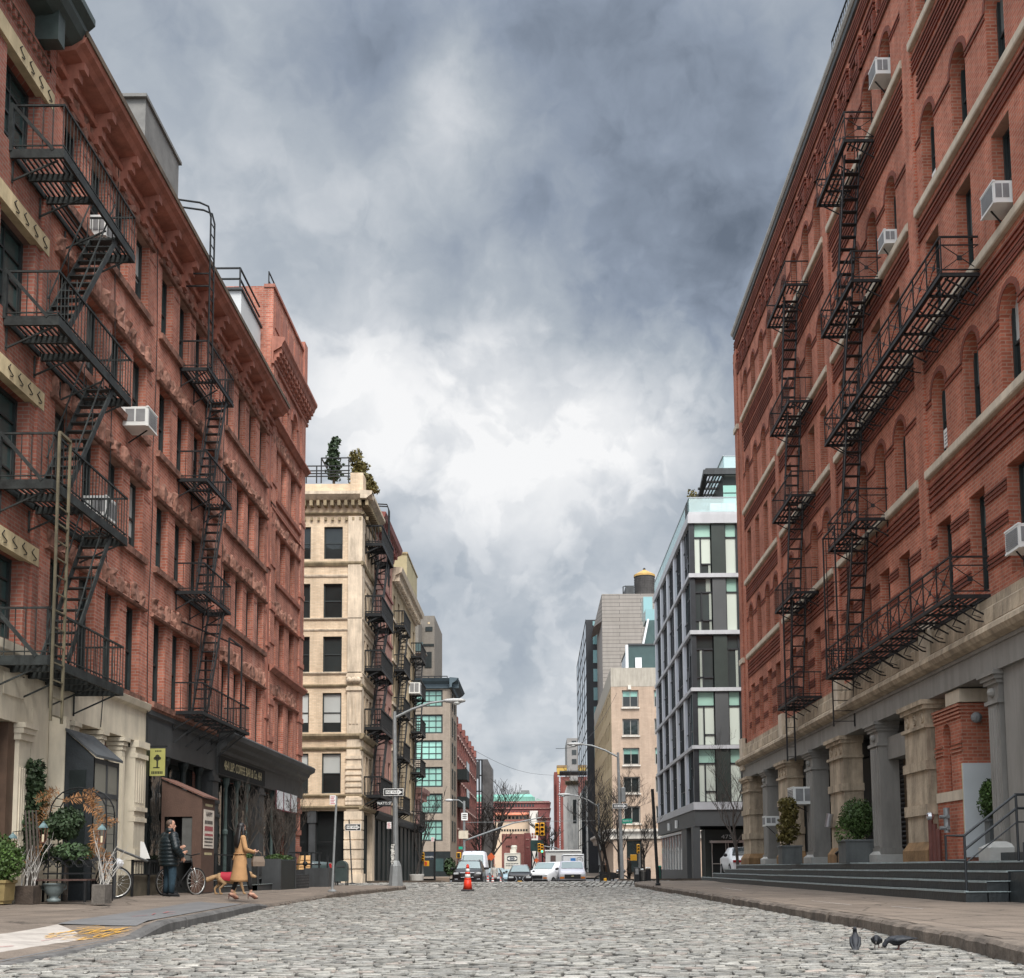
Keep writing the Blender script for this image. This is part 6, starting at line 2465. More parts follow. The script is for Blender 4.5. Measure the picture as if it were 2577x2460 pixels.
# ---- modern glass corner building
YM=66.0
XM=ux(1741,YM,1600)
z_=lambda v:vz(v,YM,1790)
mb_=thing('modern_building','modern glass and grey panel corner building with pale floor bands and a roof pergola','building',(XM,YM,0))
FM,FMR=Fac('F',YM),Fac('R',XM)
m_band=M('pale_metal_band',(.46,.46,.47),.45,.06,.8,dirt=.12)
m_mul=M('black_mullion',(.022,.024,.027),.45,.25,3)
m_panel=M('graphite_panel',(.075,.078,.078),.5,.1,.8)
m_panel2=M('dark_green_panel',(.028,.036,.031),.45,.2,.8)
m_mint=glass('mint_blind',(.30,.47,.39),.3,.2,.02,.4,.3)
m_linen=glass('linen_blind',(.50,.54,.47),.4,.15,.02,.4,.3)
m_dkg=glass('clear_dark_glass',(.035,.045,.045),.05,.5,.05,.9,.8)
bands=[(1295,1317),(1443,1453),(1586,1596),(1730,1739),(1875,1884),(2018,2037)]
Y2=86.5
mb=MB(m_mul)
shell(mb,XM+.35,22,YM+.35,Y2,z_(2060),z_(1300))
part('core',mb,mb_)
mb=MB(m_band)
for c,d in bands:
 FM.box(mb,XM-.12,22,z_(d),z_(c),-.3,.14)
 FMR.box(mb,YM-.135,Y2,z_(d)+.004,z_(c)-.004,-.3,.117)
FM.box(mb,XM-.05,22,z_(1294),z_(1288),-.3,.05)
FMR.box(mb,YM-.045,Y2,z_(1294)+.003,z_(1288)-.003,-.3,.047)
part('floor_bands',mb,mb_)
rg=random.Random(4)
floors=[(bands[i][1],bands[i+1][0]) for i in range(5)]
#           upper, lower-left, lower-right, panel, right-upper, right-lower
kinds=[('m','l','l',2,'m','l'),('d','d','c',1,'m','l'),('d','c','d',2,'d','c'),('m','l','l',1,'m','l'),('m','l','l',2,'m','l')]
gm={'m':m_mint,'l':m_linen,'d':m_dkg,'c':m_dkg}
m_wpan=glass('painted_lit_glass',(.62,.65,.68),.2,.2,.02,.6)  # bright lit look of the panes put into their base colour
mu=MB(m_mul)
for fi,(va,vb) in enumerate(floors):
 zt,zb=z_(va),z_(vb)
 vm=va+(vb-va)*.27
 zm=z_(vm)
 k=kinds[fi]
 zlow=z_(va+(vb-va)*.80)
 xs=[ux(1751,YM),ux(1777,YM),ux(1804,YM),ux(1840,YM),ux(1869,YM),13.4]
 cells=[(xs[0],xs[2],zm,zt,k[0]),(xs[0],xs[1],zlow if k[1] in 'dc' else zb,zm,k[1]),(xs[1],xs[2],zlow,zm,k[2]),(xs[1],xs[2],zb,zlow,'l' if fi>2 else 'd'),
   (xs[3],xs[4],zm,zt,k[4]),(xs[3],xs[4],zb,zm,k[5]),(xs[4],xs[5],zb,zt,'d')]
 if k[1] in 'dc':
  cells.append((xs[0],xs[1],zb,zlow,'d'))
 for a,b_,c,d,g in cells:
  pm=MB(gm[g])
  FM.box(pm,a+.04,b_-.04,c+.04,d-.04,-.2,-.16)
  part('window',pm,mb_)
  if g == 'c' or (g == 'd' and rg.random()<.35):
   pm=MB(m_linen)
   w=(b_-a)
   for q in range(5):
    FM.box(pm,a+w*.72+q*w*.045,a+w*.745+q*w*.045,c+.05,d-.05,-.158,-.14+.01*(q%2))
   part('curtain',pm,mb_)
  FM.box(mu,a-.04,a+.04,c,d,-.3,-.10)
  FM.box(mu,a,b_,c-.04,c+.04,-.3,-.10)
 pm=MB(m_panel if k[3] == 1 else m_panel2)
 FM.box(pm,xs[2]+.02,xs[3]-.02,zb,zt,-.3,.02)
 part('panel',pm,mb_)
 # street side: narrow panes, silver strips, black mullions
 n=5
 for b in range(n):
  y0=YM+.1+(Y2-YM-.2)*b/n
  y1=YM+.1+(Y2-YM-.2)*(b+1)/n
  pm=MB(M('silver_panel',(.60,.61,.65),.35,.05,.8,metal=.15))
  FMR.box(pm,y1-.75,y1-.05,zb,zt,-.28,.04)
  part('panel',pm,mb_)
  m_=5
  for q in range(m_):
   a=y0+(y1-.8-y0)*q/m_
   b_=y0+(y1-.8-y0)*(q+1)/m_
   sp=zb+(zt-zb)*rg.choice([.3,.5,.68])
   for c,d in ((zb,sp),(sp,zt)):
    g=rg.choice([m_dkg,m_dkg,m_dkg,m_wpan,m_wpan,m_sq])
    pm=MB(g)
    FMR.box(pm,a+.03,b_-.03,c+.03,d-.03,-.2,-.10)
    part('pane',pm,mb_)
   FMR.box(mu,a-.03,a+.03,zb,zt,-.28,-.04)
   FMR.box(mu,a,b_,sp-.03,sp+.03,-.28,-.05)
FM.box(mu,XM-.02,XM+.25,z_(2018),z_(1317),-.3,.02)
part('mullions',mu,mb_)
# ground storey
mb=MB(m_panel)
FM.box(mb,XM,22,z_(2078),z_(2037),-.3,.05)
FMR.box(mb,YM-.045,Y2,z_(2078)+.004,z_(2037)-.004,-.3,.05)
mb.box(ux(1742,YM),ux(1760,YM),YM,YM+.8,-1,z_(2078))
mb.box(XM,XM+.4,YM+4.2,YM+6.5,-1,z_(2078))
mb.box(XM,XM+.35,YM+6.5,Y2,-1,.6)
mb.use(m_black)
mb.box(XM+.9,22,YM+3.0,YM+3.2,-1,z_(2078))
mb.use(m_panel2)
mb.box(ux(1772,YM+1.4),22,YM+1.4,YM+3,-1,z_(2085))
part('ground_storey',mb,mb_)
mb=MB(m_glass)
FMR.box(mb,YM+7,Y2-1,.6,z_(2085),-.3,-.1)
mb.use(M('shop_white',(.55,.55,.53),.6,.1,2))
for k in range(8):
 FMR.box(mb,YM+7+k*1.6,YM+7.12+k*1.6,.6,z_(2085),-.1,-.04)
FMR.box(mb,YM+6.9,Y2-1,z_(2088),z_(2082),-.1,.0)
part('shop_window',mb,mb_)
yE=YM+1.36
dd=MB(m_black)
dd.box(ux(1787,yE),ux(1868,yE),yE-.05,yE,-.8,vz(2118,yE))
part('entrance',dd,mb_)
dd=MB(M('brushed_steel',(.45,.44,.42),.35,.1,4,metal=.8))
for u in (1787,1822,1828,1866):
 dd.box(ux(u,yE),ux(u+2.2,yE),yE-.1,yE-.05,-.6,vz(2118,yE))
dd.box(ux(1781,yE),ux(1869,yE),yE-.4,yE-.05,vz(2125,yE),vz(2119,yE))
dd.box(ux(1790,yE),ux(1866,yE),yE-.1,yE-.05,vz(2178,yE),vz(2176,yE))
dp=part('door',dd,mb_)
lettering('475',(ux(1825,yE-.2),yE-.42,vz(2110,yE)),.32,M('steel_digits',(.45,.47,.47),.4,.05,5),'F',dp,1.35)
for i,(u,v) in enumerate(((1709,2077),(1690,2083))):
 t=thing('wall_lamp',['white cylinder wall lamp on the dark pier of the modern building','second white cylinder wall lamp, above the shop window of the modern building'][i],'wall lamp',(XM-.2,72+i*4.5,3),0,'wall lamps on the modern building')
 mb=MB(m_ac)
 y=XM*FOC/(u-1357)
 mb.lathe([(.11,0),(.11,.5)],(XM-.16,y,vz(v+6,y)-.1),10)
 part('shade',mb,t)
 mb=MB(m_iron)
 mb.bar((XM-.16,y,vz(v,y)),(XM+.05,y,vz(v,y)),.04)
 part('bracket',mb,t)
# roof terrace
mb=MB()
m_rg,nt,b=nodes_of('rail_glass')
b.inputs['Base Color'].default_value=(.80,.93,.92,1)
b.inputs['Roughness'].default_value=.04
tr=nt.nodes.new('ShaderNodeBsdfTransparent')
tr.inputs[0].default_value=(.80,.90,.90,1)
mxs=nt.nodes.new('ShaderNodeMixShader')
mxs.inputs[0].default_value=.35
nt.links.new(tr.outputs[0],mxs.inputs[1])
nt.links.new(b.outputs[0],mxs.inputs[2])
nt.links.new(mxs.outputs[0],nt.nodes['Material Output'].inputs[0])
mb.use(m_rg)
zr0,zr1=z_(1290),z_(1252)
mb.box(XM,22,YM+.02,YM+.04,zr0,zr1)
mb.box(XM,XM+.02,YM+.05,Y2,zr0,zr1)
mb.use(M('rail_steel',(.35,.37,.38),.35,.1,3,metal=.7))
mb.box(XM-.02,22,YM,YM+.06,zr1,zr1+.05)
mb.box(XM-.02,XM+.04,YM+.061,Y2,zr1,zr1+.05)
for x in (XM,XM+1.9,XM+3.8):
 mb.box(x,x+.04,YM+.045,YM+.08,zr0,zr1)
for k in range(12):
 mb.box(XM+.025,XM+.06,YM+1+k*1.7,YM+1.04+k*1.7,zr0,zr1)
part('glass_railing',mb,mb_)
yP=YM+2.6
mb=MB(m_slate)
zc=vz(1186,yP,1830)
xl=ux(1794,yP)
mb.box(xl,22,yP,yP+.2,zc-.15,vz(1177,yP,1830))
mb.bar((xl,yP,zc),(ux(1765,yP+10),yP+10,zc+.1),.28)
for k in range(7):
 y=yP+.6+k*1.3
 mb.bar((xl-.0+k*-.02,y,zc),(ux(1842,yP),y,zc),.13)
for k in range(6):
 x=xl+.25+k*.2
 mb.bar((x,yP,zc+.1),(x-.1,yP+10,zc+.1),.07)
mb.use(m_panel2)
mb.box(ux(1838,yP+.5),22,yP+.5,yP+9,zr0,zc)
mb.use(m_gglass)
mb.box(ux(1841,yP),22,yP+.38,yP+.48,zr0+.1,vz(1216,yP,1830))
mb.use(m_mul)
mb.box(ux(1841,yP),22,yP+.36,yP+.50,vz(1236,yP,1830),vz(1234,yP,1830))
part('pergola',mb,mb_)
mb=MB(m_rg)
y=yP+3
mb.box(ux(1841,y),22,y,y+.03,zc,vz(1147,y,1850))
mb.box(ux(1841,y),ux(1841,y)+.03,y,y+6,zc,vz(1147,y,1850))
mb.use(MATS['rail_steel'])
mb.box(ux(1840,y),22,y-.02,y+.05,vz(1147,y,1850),vz(1145.5,y,1850))
mb.bar((ux(1840,y),y,vz(1146,y,1850)),(ux(1840,y),y+6,vz(1146,y,1850)),.06)
mb.lathe([(.22,0),(.22,.7),(.3,.72),(.3,.86),(.2,.92)],(ux(1853,y+1),y+1,zc),12)
part('upper_terrace',mb,mb_)
shrub('potted_shrub','reddish green shrub in the corner of the modern roof terrace',(ux(1758,YM+1),YM+1,zr0),vz(1236,YM+1,1758)-zr0,.42,77,m_leaf_m,'shrub',None,300,.09,.2)
mb=MB(m_slate)
x=ux(1758,YM+1)
mb.box(x-.4,x+.4,YM+.7,YM+1.4,zr0,zr1-.05)
solo('planter',mb,'grey planter holding the reddish shrub behind the glass terrace rail','planter')
for i,u in enumerate((1812,1832,1856)):
 y=YM+1.2
 x=ux(u,y)
 t=thing('terrace_chair',['pale chair turned sideways behind the glass terrace rail','pale terrace chair seen from the back, beside the sideways one','pale terrace chair next to the orange warehouse edge'][i],'chair',(x,y,zr0),0,'chairs on the modern roof terrace')
 mb=MB(MATS['white_metal'])
 mb.box(x-.24,x+.24,y-.24,y+.24,zr0+.40,zr0+.46)
 part('seat',mb,t)
 mb=MB(MATS['white_metal'])
 mb.box(x-.24,x+.24,y-.26,y-.22,zr0+.46,zr0+.88)
 part('backrest',mb,t)
 for sx in (-.22,.22):
  for sy in (-.22,.22):
   mb=MB(MATS['white_metal'])
   mb.bar((x+sx,y+sy,zr0),(x+sx,y+sy,zr0+.40),.035)
   part('leg',mb,t)
# ================================================================== STREET FURNITURE AND VEHICLES
m_galv=M('galvanised_steel',(.27,.28,.28),.5,.15,4,.1,metal=.3,dirt=.3)
m_sign_w=M('sign_white',(.72,.72,.70),.5,.05,4)
m_sign_b=M('sign_black',(.012,.012,.013),.45,.2,4)
m_sign_g=M('sign_green',(.015,.30,.20),.45,.1,4)
m_pinkish=M('faded_red_print',(.50,.17,.19),.6,.15,30)
m_yel=M('signal_yellow',(.60,.30,.015),.45,.12,4)
def plate(name,lab,cat,u0,u1,v0,v1,y,mat,group=None,th=.02,facing=1):
 """Flat sign facing the camera side of the street, at its real place."""
 x0,x1,z1,z0=ux(u0,y),ux(u1,y),vz(v0,y,u0),vz(v1,y,u0)
 t=thing(name,lab,cat,((x0+x1)/2,y,z0),0,group)
 mb=MB(mat)
 mb.box(x0,x1,y,y+th,z0,z1)
 return t,part('plate',mb,t),x0,x1,z0,z1
def one_way(lab,u0,u1,v0,v1,y):
 t,p,x0,x1,z0,z1=plate('one_way_sign',lab,'one-way sign',u0,u1,v0,v1,y,m_sign_w,'one-way signs')
 w,h=x1-x0,z1-z0
 mb=MB(m_sign_b)
 mb.box(x0+.02,x1-.02,y-.004,y-.0005,z0+.02,z1-.02)
 part('field',mb,t)
 mb=MB(m_sign_w)
 zc=(z0+z1)/2
 mb.box(x0+w*.10,x1-w*.26,y-.008,y-.0045,zc-h*.24,zc+h*.24)
 mb.prism([(x1-w*.28,y-.0085,zc-h*.40),(x1-w*.05,y-.0085,zc),(x1-w*.28,y-.0085,zc+h*.40)],(0,.004,0))
 ar=part('arrow',mb,t)
 lettering('ONE WAY',((x0+x1)/2-w*.08,y-.012,zc),h*.46,m_sign_b,'F',ar,1.0)
 return t
def pole_lamp(lab,ub,vb,y,vtop,uarm,varm,utop=None,base=True,yarm=None,group='street lamps'):
 t=thing('street_lamp',lab,'street lamp',(ux(ub,y),y,vz(vb,y,ub)),0,group)
 x,zb,zt=ux(ub,y),vz(vb,y,ub),vz(vtop,y,ub)
 xt=ux(utop,y,vtop) if utop else x
 mb=MB(m_galv)
 mb.tube([(x,y,zb+(.5 if base else 0)),((x+xt)/2,y,(zb+zt)/2),(xt,y,zt)],[.115,.095,.07],10)
 part('pole',mb,t)
 if base:
  mb=MB(m_galv)
  mb.lathe([(.30,0),(.29,.12),(.22,.85),(.15,1.0),(.12,1.06)],(x,y,zb),8,a0=pi/8)
  part('base',mb,t)
 xa,za=ux(uarm,y,varm),vz(varm,y,uarm)
 sg=1 if xa>xt else -1
 mb=MB(m_galv)
 mb.tube([(xt,y,zt-.25),(xt+(xa-xt)*.35,y,zt-.25+(za-zt+.25)*.52),(xt+(xa-xt)*.7,y,zt-.25+(za-zt+.25)*.88),(xa,y,za)],[.055,.05,.045,.04],8)
 part('arm',mb,t)
 mb=MB(M('lamp_housing',(.40,.40,.39),.5,.1,4))
 n=[(0,.07,.05),(.12,.11,.08),(.4,.16,.10),(.7,.15,.09),(.85,.06,.04)]
 rings=[]
 for d,w,h in n:
  rings.append([(xa+sg*(d-.08),y+w*cos(q*pi/4),za+h*sin(q*pi/4)) for q in range(8)])
 mb.loft(rings)
 part('luminaire',mb,t,smooth=True)
 mb=MB(M('lamp_lens',(.62,.64,.62),.2,.05,4))
 mb.ball((xa+sg*.42,y,za-.08),.13,10,6,1.3,1,.7)
 part('lens',mb,t,smooth=True)
 return t
YL=45.0
SL=pole_lamp('grey lamp post with a long curved arm over the kerb before the buff corner building',997,2234,YL,1790,1122,1763,993)
one_way('one-way sign high on the grey lamp post above the street name',965,1015,1984,2002,YL-.14)
t,p,x0,x1,z0,z1=plate('street_name_sign','black and white street name sign reading WATTS ST on the lamp post','street sign',950,984,2014,2029,YL-.12,m_sign_b)
lettering('WATTS ST',((x0+x1)/2+.01,YL-.135,(z0+z1)/2),.155,m_sign_w,'F',p,.78)
def parking(lab,u0,u1,v0,v1,y):
 t,p,x0,x1,z0,z1=plate('parking_sign',lab,'parking sign',u0,u1,v0,v1,y,m_sign_w,'parking signs')
 mb=MB(m_pinkish)
 h=z1-z0
 for k in range(5):
  zz=z1-h*(.12+.18*k)
  mb.box(x0+.02,x1-.02-.03*(k%2),y-.004,y-.001,zz-h*.09,zz)
 part('print',mb,t)
parking('faded red and white parking sign on the lower half of the lamp post',974,985,2068,2085,YL-.12)
rgs=random.Random(6)
t=thing('stickers','torn pale stickers pasted down the lower part of the lamp post','stickers',(ux(992,YL),YL-.2,1.5))
mb=MB(M('sticker_paper',(.55,.54,.50),.7,.3,20))
for k in range(12):
 v=2128+k*4.2
 w=rgs.uniform(.03,.07)
 zz=vz(v,YL,990)
 xx=ux(990+rgs.uniform(-2,1),YL)
 yy=YL-.118
 mb.add([(xx-w,yy,zz),(xx+w,yy+.0,zz+rgs.uniform(-.02,.02)),(xx+w,yy,zz+rgs.uniform(.05,.12)),(xx-w,yy,zz+rgs.uniform(.05,.12))],[(0,1,2,3)])
part('paper',mb,t)
def sign_post(lab,ub,vb,ut,vt,y,r=.035,mat=None):
 mb=MB(mat or m_galv)
 mb.tube([(ux(ub,y),y,vz(vb,y,ub)),(ux(ut,y),y,vz(vt,y,ut))],r,8)
 mb.lathe([(.13,0),(.13,.03),(.06,.06)],(ux(ub,y),y,vz(vb,y,ub)),8)
 return solo('sign_post',mb,lab,'sign post','sign posts')
YP1=at(838,2243,z=.15).y
sign_post('slim grey sign post at the kerb in front of the buff corner building',838,2243,847,2003,YP1)
parking('parking sign on top of the slim grey sign post',830,845,2001,2024,YP1-.05)
YP2=52.0
sign_post('leaning sign post on the kerb corner beside the mailbox',888,2224,879,2062,YP2,.03,m_slate)
one_way('one-way sign on the leaning post before the buff brick pier',869,908,2073,2090,YP2-.05)
# mailbox
ym=49.2
x0,x1,zb,zt=ux(845,ym),ux(874,ym),vz(2226,ym,860),vz(2165,ym,860)
t=thing('mailbox','dark green round-topped mailbox on four legs beside the leaning sign post','mailbox',((x0+x1)/2,ym,zb))
mb=MB(M('mailbox_green',(.035,.05,.048),.5,.2,3))
pts=[(x0,ym,zb+.14),(x1,ym,zb+.14)]+[((x0+x1)/2+(x1-x0)/2*cos(q*pi/8),ym,zt-.26+.26*sin(q*pi/8)) for q in range(9)]
mb.prism(pts,(0,.55,0))
part('body',mb,t)
for a in (x0+.03,x1-.03):
 for b_ in (ym+.03,ym+.5):
  mb=MB(m_iron)
  mb.bar((a,b_,zb-.05),(a,b_,zb+.14),.05)
  part('leg',mb,t)
mb=MB(m_slate)
mb.box(x0+.08,x1-.08,ym-.02,ym,zt-.28,zt-.22)
part('slot',mb,t)
# ---- shop vestibules of the left side
t=thing('vestibule','black glazed entrance vestibule with a slanted canvas roof on the cream shop front','vestibule',(XL,22.8,.24))
m_canv=M('black_canvas',(.018,.022,.025),.75,.25,4,.2)
xo,ya,yb,xi=-8.6,22.2,23.55,-9.16
mb=MB(m_canv)
zb,ze,zr_=.24,3.0,3.5
mb.prism([(xi,ya,zb),(xo,ya,zb),(xo,ya,ze),(xi,ya,zr_)],(0,.05,0))
mb.use(M('canvas_grey',(.055,.06,.064),.7,.2,3,.15))
mb.prism([(xi,ya-.04,zr_+.02),(xo-.0+.06,ya-.04,ze+.0),(xo+.06,ya-.04,ze+.05),(xi,ya-.04,zr_+.07)],(0,yb-ya+.08,0))
mb.use(m_slate)
for y in (ya,ya+.68,yb-.06):
 mb.box(xo-.05,xo,y+.002,y+.06,zb,ze)
for z in (zb,1.0,2.25,2.9):
 mb.box(xo-.045,xo-.004,ya+.062,yb-.062,z,z+.09)
part('canopy',mb,t)
mb=MB(glass('vestibule_glass',(.20,.19,.155),.1,.3,.05))
mb.box(xo-.03,xo-.02,ya+.06,yb-.06,1.0,2.9)
part('pane',mb,t)
mb=MB(m_dark)
mb.box(xi+.1,xo-.14,ya-.02,ya,.6,2.75)
mb.use(m_cream)
mb.box(XL,xi-.01,ya+.02,ya+.2,.24,3.8)
part('door',mb,t)
t=thing('vestibule','brown canvas entrance vestibule with a peaked roof and poster at the coffee shop','vestibule',(XL,29.5,.24))
m_brc=M('brown_canvas',(.088,.050,.036),.75,.15,5,.2)
xo,ya,yb=-8.48,29.0,30.15
zb,ze,zr_=.24,2.62,3.08
mb=MB(m_brc)
FB=Fac('F',ya)
FB.wall(mb,XL,xo,zb,ze,[(-9.42,-8.72,zb,2.15)],.04,m_brc)
mb.use(m_brc)
mb.poly([(XL,ya,ze),(xo,ya,ze),(XL,ya,zr_)])
mb.box(xo-.03,xo,ya+.005,yb,zb,ze)
mb.use(M('brown_canvas_top',(.15,.075,.055),.75,.15,5,.2))
mb.prism([(XL,ya-.05,zr_+.03),(xo+.08,ya-.05,ze+.0),(xo+.08,ya-.05,ze+.04),(XL,ya-.05,zr_+.07)],(0,yb-ya+.08,0))
part('canopy',mb,t)
mb=MB(m_black)
mb.box(XL+.02,xo-.1,ya+.5,ya+.52,zb,2.4)
part('doorway',mb,t)
mb=MB(M('plastic_window',(.10,.10,.095),.2,.2,3))
mb.box(-8.98,-8.56,ya+.035,ya+.045,1.05,2.12)
part('side_window',mb,t)
po=thing('poster','cream poster headed HAPPY on the brown vestibule, with rows of dark red type','poster',(xo+.01,29.55,1.4))
mb=MB(M('poster_paper',(.58,.52,.45),.7,.08,5))
mb.box(xo+.003,xo+.015,29.15,30.05,1.36,2.34)
pp=part('sheet',mb,po)
mbk=M('poster_ink',(.06,.05,.045),.7,.2,20)
mrd=M('poster_red',(.25,.04,.05),.7,.2,20)
lettering('HAPPY',(xo+.018,29.6,2.22),.17,mbk,'L',pp,1.1)
mb=MB(mbk)
rgp=random.Random(2)
for z,h,m_ in ((2.02,.09,mbk),(1.86,.12,mrd),(1.70,.06,mrd),(1.60,.05,mbk),(1.52,.04,mbk),(1.43,.03,mbk)):
 mb.use(m_)
 y=29.22
 while y<29.93:
  w=rgp.uniform(.03,.07)
  mb.box(xo+.0155,xo+.0185,y,y+w,z-h/2,z+h/2)
  y += w+.018
part('print',mb,po)
mb=MB(m_gold)
for z in (2.46,1.22):
 y=29.3
 while y<29.9:
  mb.box(xo+.001,xo+.004,y,y+.05,z-.03,z+.03)
  y += .075
part('gilt_print',mb,t)
# yellow hanging sign
yy=28.0
x0,x1,z1,z0=ux(375,yy),ux(413,yy),vz(1883,yy,390),vz(1952,yy,390)
t=thing('hanging_sign','yellow sign with a black tree emblem hung beside the cream pilaster','hanging sign',(x0,yy,z0))
mb=MB(M('sign_yellow',(.33,.32,.10),.6,.08,5))
mb.box(x0,x1,yy,yy+.03,z0,z1)
pp=part('board',mb,t)
mb=MB(M('sign_ink',(.03,.03,.015),.6,.2,9))
xc,zc,w,h=(x0+x1)/2,(z0+z1)/2,x1-x0,z1-z0
for dx,dz,r in ((0,.20,.15),(-.14,.14,.11),(.14,.14,.11),(0,.08,.10)):
 mb.prism([(xc+(dx+r*cos(q*pi/4))*w,yy-.004,zc+(dz+r*.55*sin(q*pi/4))*h) for q in range(8)],(0,.003+r*.002,0))
mb.box(xc-.02,xc+.02,yy-.003,yy-.0005,zc-h*.2,zc+h*.08)
mb.box(xc-.10,xc+.06,yy-.003,yy-.0005,zc-h*.22,zc-h*.18)
for k in range(7):
 mb.box(x0+w*(.12+k*.11),x0+w*(.20+k*.11),yy-.003,yy-.0005,z0+h*.07,z0+h*.17)
 if 1<k<6:
  mb.box(x0+w*(.12+k*.11),x0+w*(.20+k*.11),yy-.003,yy-.0005,z1-h*.12,z1-h*.07)
part('emblem',mb,t)
mb=MB(m_iron)
mb.bar((XL,yy+.015,z1+.05),(x1+.05,yy+.015,z1+.05),.035)
part('bracket',mb,t)
# ---- the garden display by the cream front
YD_=20.9
PX=2900/YD_
gzl=.25
def dx(u):
 return ux(u,YD_,2200)
def dz(v):
 return vz(v,YD_,150)
t=thing('garden_bench','wrought iron bench with scrolled back under the fern-wound arch','bench',(dx(167),YD_,gzl))
mb=MB(M('bench_rust',(.075,.042,.034),.6,.4,6,.2))
mb.box(dx(99),dx(235),YD_-.30,YD_+.12,dz(2216),dz(2212))
part('seat',mb,t)
mb=MB(m_iron)
mb.bar((dx(101),YD_+.12,dz(2198)),(dx(233),YD_+.12,dz(2198)),.03)
for k in range(5):
 c=dx(112+k*27)
 for s_ in (-1,1):
  pts=[(c+s_*(.11-.010*j)*cos(j*.75)*1.0,YD_+.12,dz(2178)+(.11-.010*j)*sin(j*.75)+.02) for j in range(10)]
  mb.tube(pts,.010,5)
mb.tube([(dx(101),YD_+.12,dz(2190)),(dx(120),YD_+.12,dz(2156)),(dx(145),YD_+.12,dz(2160)),(dx(167),YD_+.12,dz(2148)),(dx(190),YD_+.12,dz(2160)),(dx(215),YD_+.12,dz(2156)),(dx(233),YD_+.12,dz(2190))],.014,6)
part('backrest',mb,t)
for u in (104,230):
 for y in (YD_-.27,YD_+.1):
  mb=MB(m_iron)
  mb.bar((dx(u),y,gzl),(dx(u),y,dz(2214)),.035)
  part('leg',mb,t)
t=thing('garden_arch','black iron garden arch wound with dry brown fern over the bench','garden arch',(dx(180),YD_+.2,gzl))
mb=MB(m_iron)
xa,xb=dx(112),dx(256)
for y in (YD_+.15,YD_+.55):
 r_=(xb-xa)/2
 pts=[(xa,y,gzl),(xa,y,dz(2046))]+[((xa+xb)/2-r_*cos(q*pi/10),y,dz(2046)+r_*.92*sin(q*pi/10)) for q in range(1,10)]+[(xb,y,dz(2046)),(xb,y,gzl)]
 mb.tube(pts,.013,6)
for q in range(0,11):
 p_=((xa+xb)/2-r_*cos(q*pi/10),dz(2046)+r_*.92*sin(q*pi/10))
 mb.bar((p_[0],YD_+.15,p_[1]),(p_[0],YD_+.55,p_[1]),.012)
for k in range(9):
 for x in (xa,xb):
  mb.bar((x,YD_+.15,gzl+.2+k*.17),(x,YD_+.55,gzl+.2+k*.17),.01)
part('frame',mb,t)
m_fern=M('dry_fern',(.26,.125,.05),.8,.4,7)
def frond(mb,p0,p1,w,seed):
 rg=np.random.default_rng(seed)
 p0,p1=np.array(p0),np.array(p1)
 d=p1-p0
 for i in range(26):
  f=i/26
  c=p0+d*f+np.array((0,0,-.25*f*f*np.linalg.norm(d)))
  for s_ in (-1,1):
   l_=w*(1-.7*abs(f-.35))*(.7+.6*rg.random())
   q=np.array((-d[2],rg.normal()*.3,d[0]))
   q=q/np.linalg.norm(q)*s_*l_+d*.12*rg.random()+rg.normal(size=3)*.02
   mb.add([c,c+q*.6+d*.02,c+q,c+q*.5-d*.03],[(0,1,2,3)])
mb=MB(m_fern)
for i,(ua,va,ub,vb,w) in enumerate(((120,1990,82,2005,.12),(130,1985,100,2000,.1),(110,2010,84,2032,.1),(165,2010,205,1992,.12),(190,1990,232,2000,.13),(205,1988,235,2030,.12),(200,2020,250,2050,.12),(225,2040,262,2066,.12),(235,2060,228,2110,.1),
           (222,2075,238,2130,.12),(215,2120,255,2150,.11),(232,2110,205,2150,.1),(262,2145,268,2195,.1),(110,2030,85,2068,.1),(75,2055,30,2072,.08),(85,2040,60,2085,.08),(90,2130,60,2170,.1),(85,2110,70,2160,.08),(160,2020,140,2000,.08),(255,2070,276,2056,.08),(100,1995,125,1972,.07))):
 frond(mb,(dx(ua),YD_+.1+(i%3)*.1,dz(va)),(dx(ub),YD_+.05+(i%4)*.1,dz(vb)),w,50+i)
part('dry_fern',mb,t)
LEAFC={'dark_leaf':(.030,.050,.022),'olive_leaf':(.105,.085,.022),'box_leaf':(.045,.078,.020)}
def potted(name,lab,cat,uc,v0,v1,u0,u1,y,mat,n,size,seed,base,pot=None,group=None):
 """Bush between pixel rows v0 (top) and v1, with its stem."""
 PXX=2900/y
 t=thing(name,lab,cat,(ux(uc,y,2200),y,base),0,group)
 zc=(vz(v0,y,uc)+vz(v1,y,uc))/2
 rz_=(vz(v0,y,uc)-vz(v1,y,uc))/2
 rx_=(ux(u1,y)-ux(u0,y))/2
 mb=MB(mat)
 lt_=M(mat.name+'_young',[q*1.9 for q in LEAFC[mat.name]],.6,.4,6,spec=.3)
 for k in range(5):
  mb.use(lt_ if k == 3 else mat)
  o_=RNG.normal(size=3)*.09
  leaf_cloud(mb,(ux(uc,y,2200)+o_[0]*rx_*2,y+o_[1]*rx_*2,zc+o_[2]*rz_*2),(rx_*.92,rx_*.92,rz_*.92),n // 5,size,.45,.6,8,seed+k)
 part('foliage',mb,t)
 mb=MB(m_bark)
 x=ux(uc,y,2200)
 mb.tube([(x,y,base),(x+.01,y,(base+zc)/2),(x,y,zc)],[.03,.025,.015],6)
 part('stem',mb,t)
 return t
potted('topiary','round dark green topiary ball framed by the garden arch','topiary',163,2032,2114,116,210,YD_+.3,m_leaf_d,3200,.035,300,gzl)
potted('bush','low dark plants behind the back of the iron bench','bush',168,2120,2178,105,222,YD_+.42,m_leaf_d,1200,.04,320,gzl)
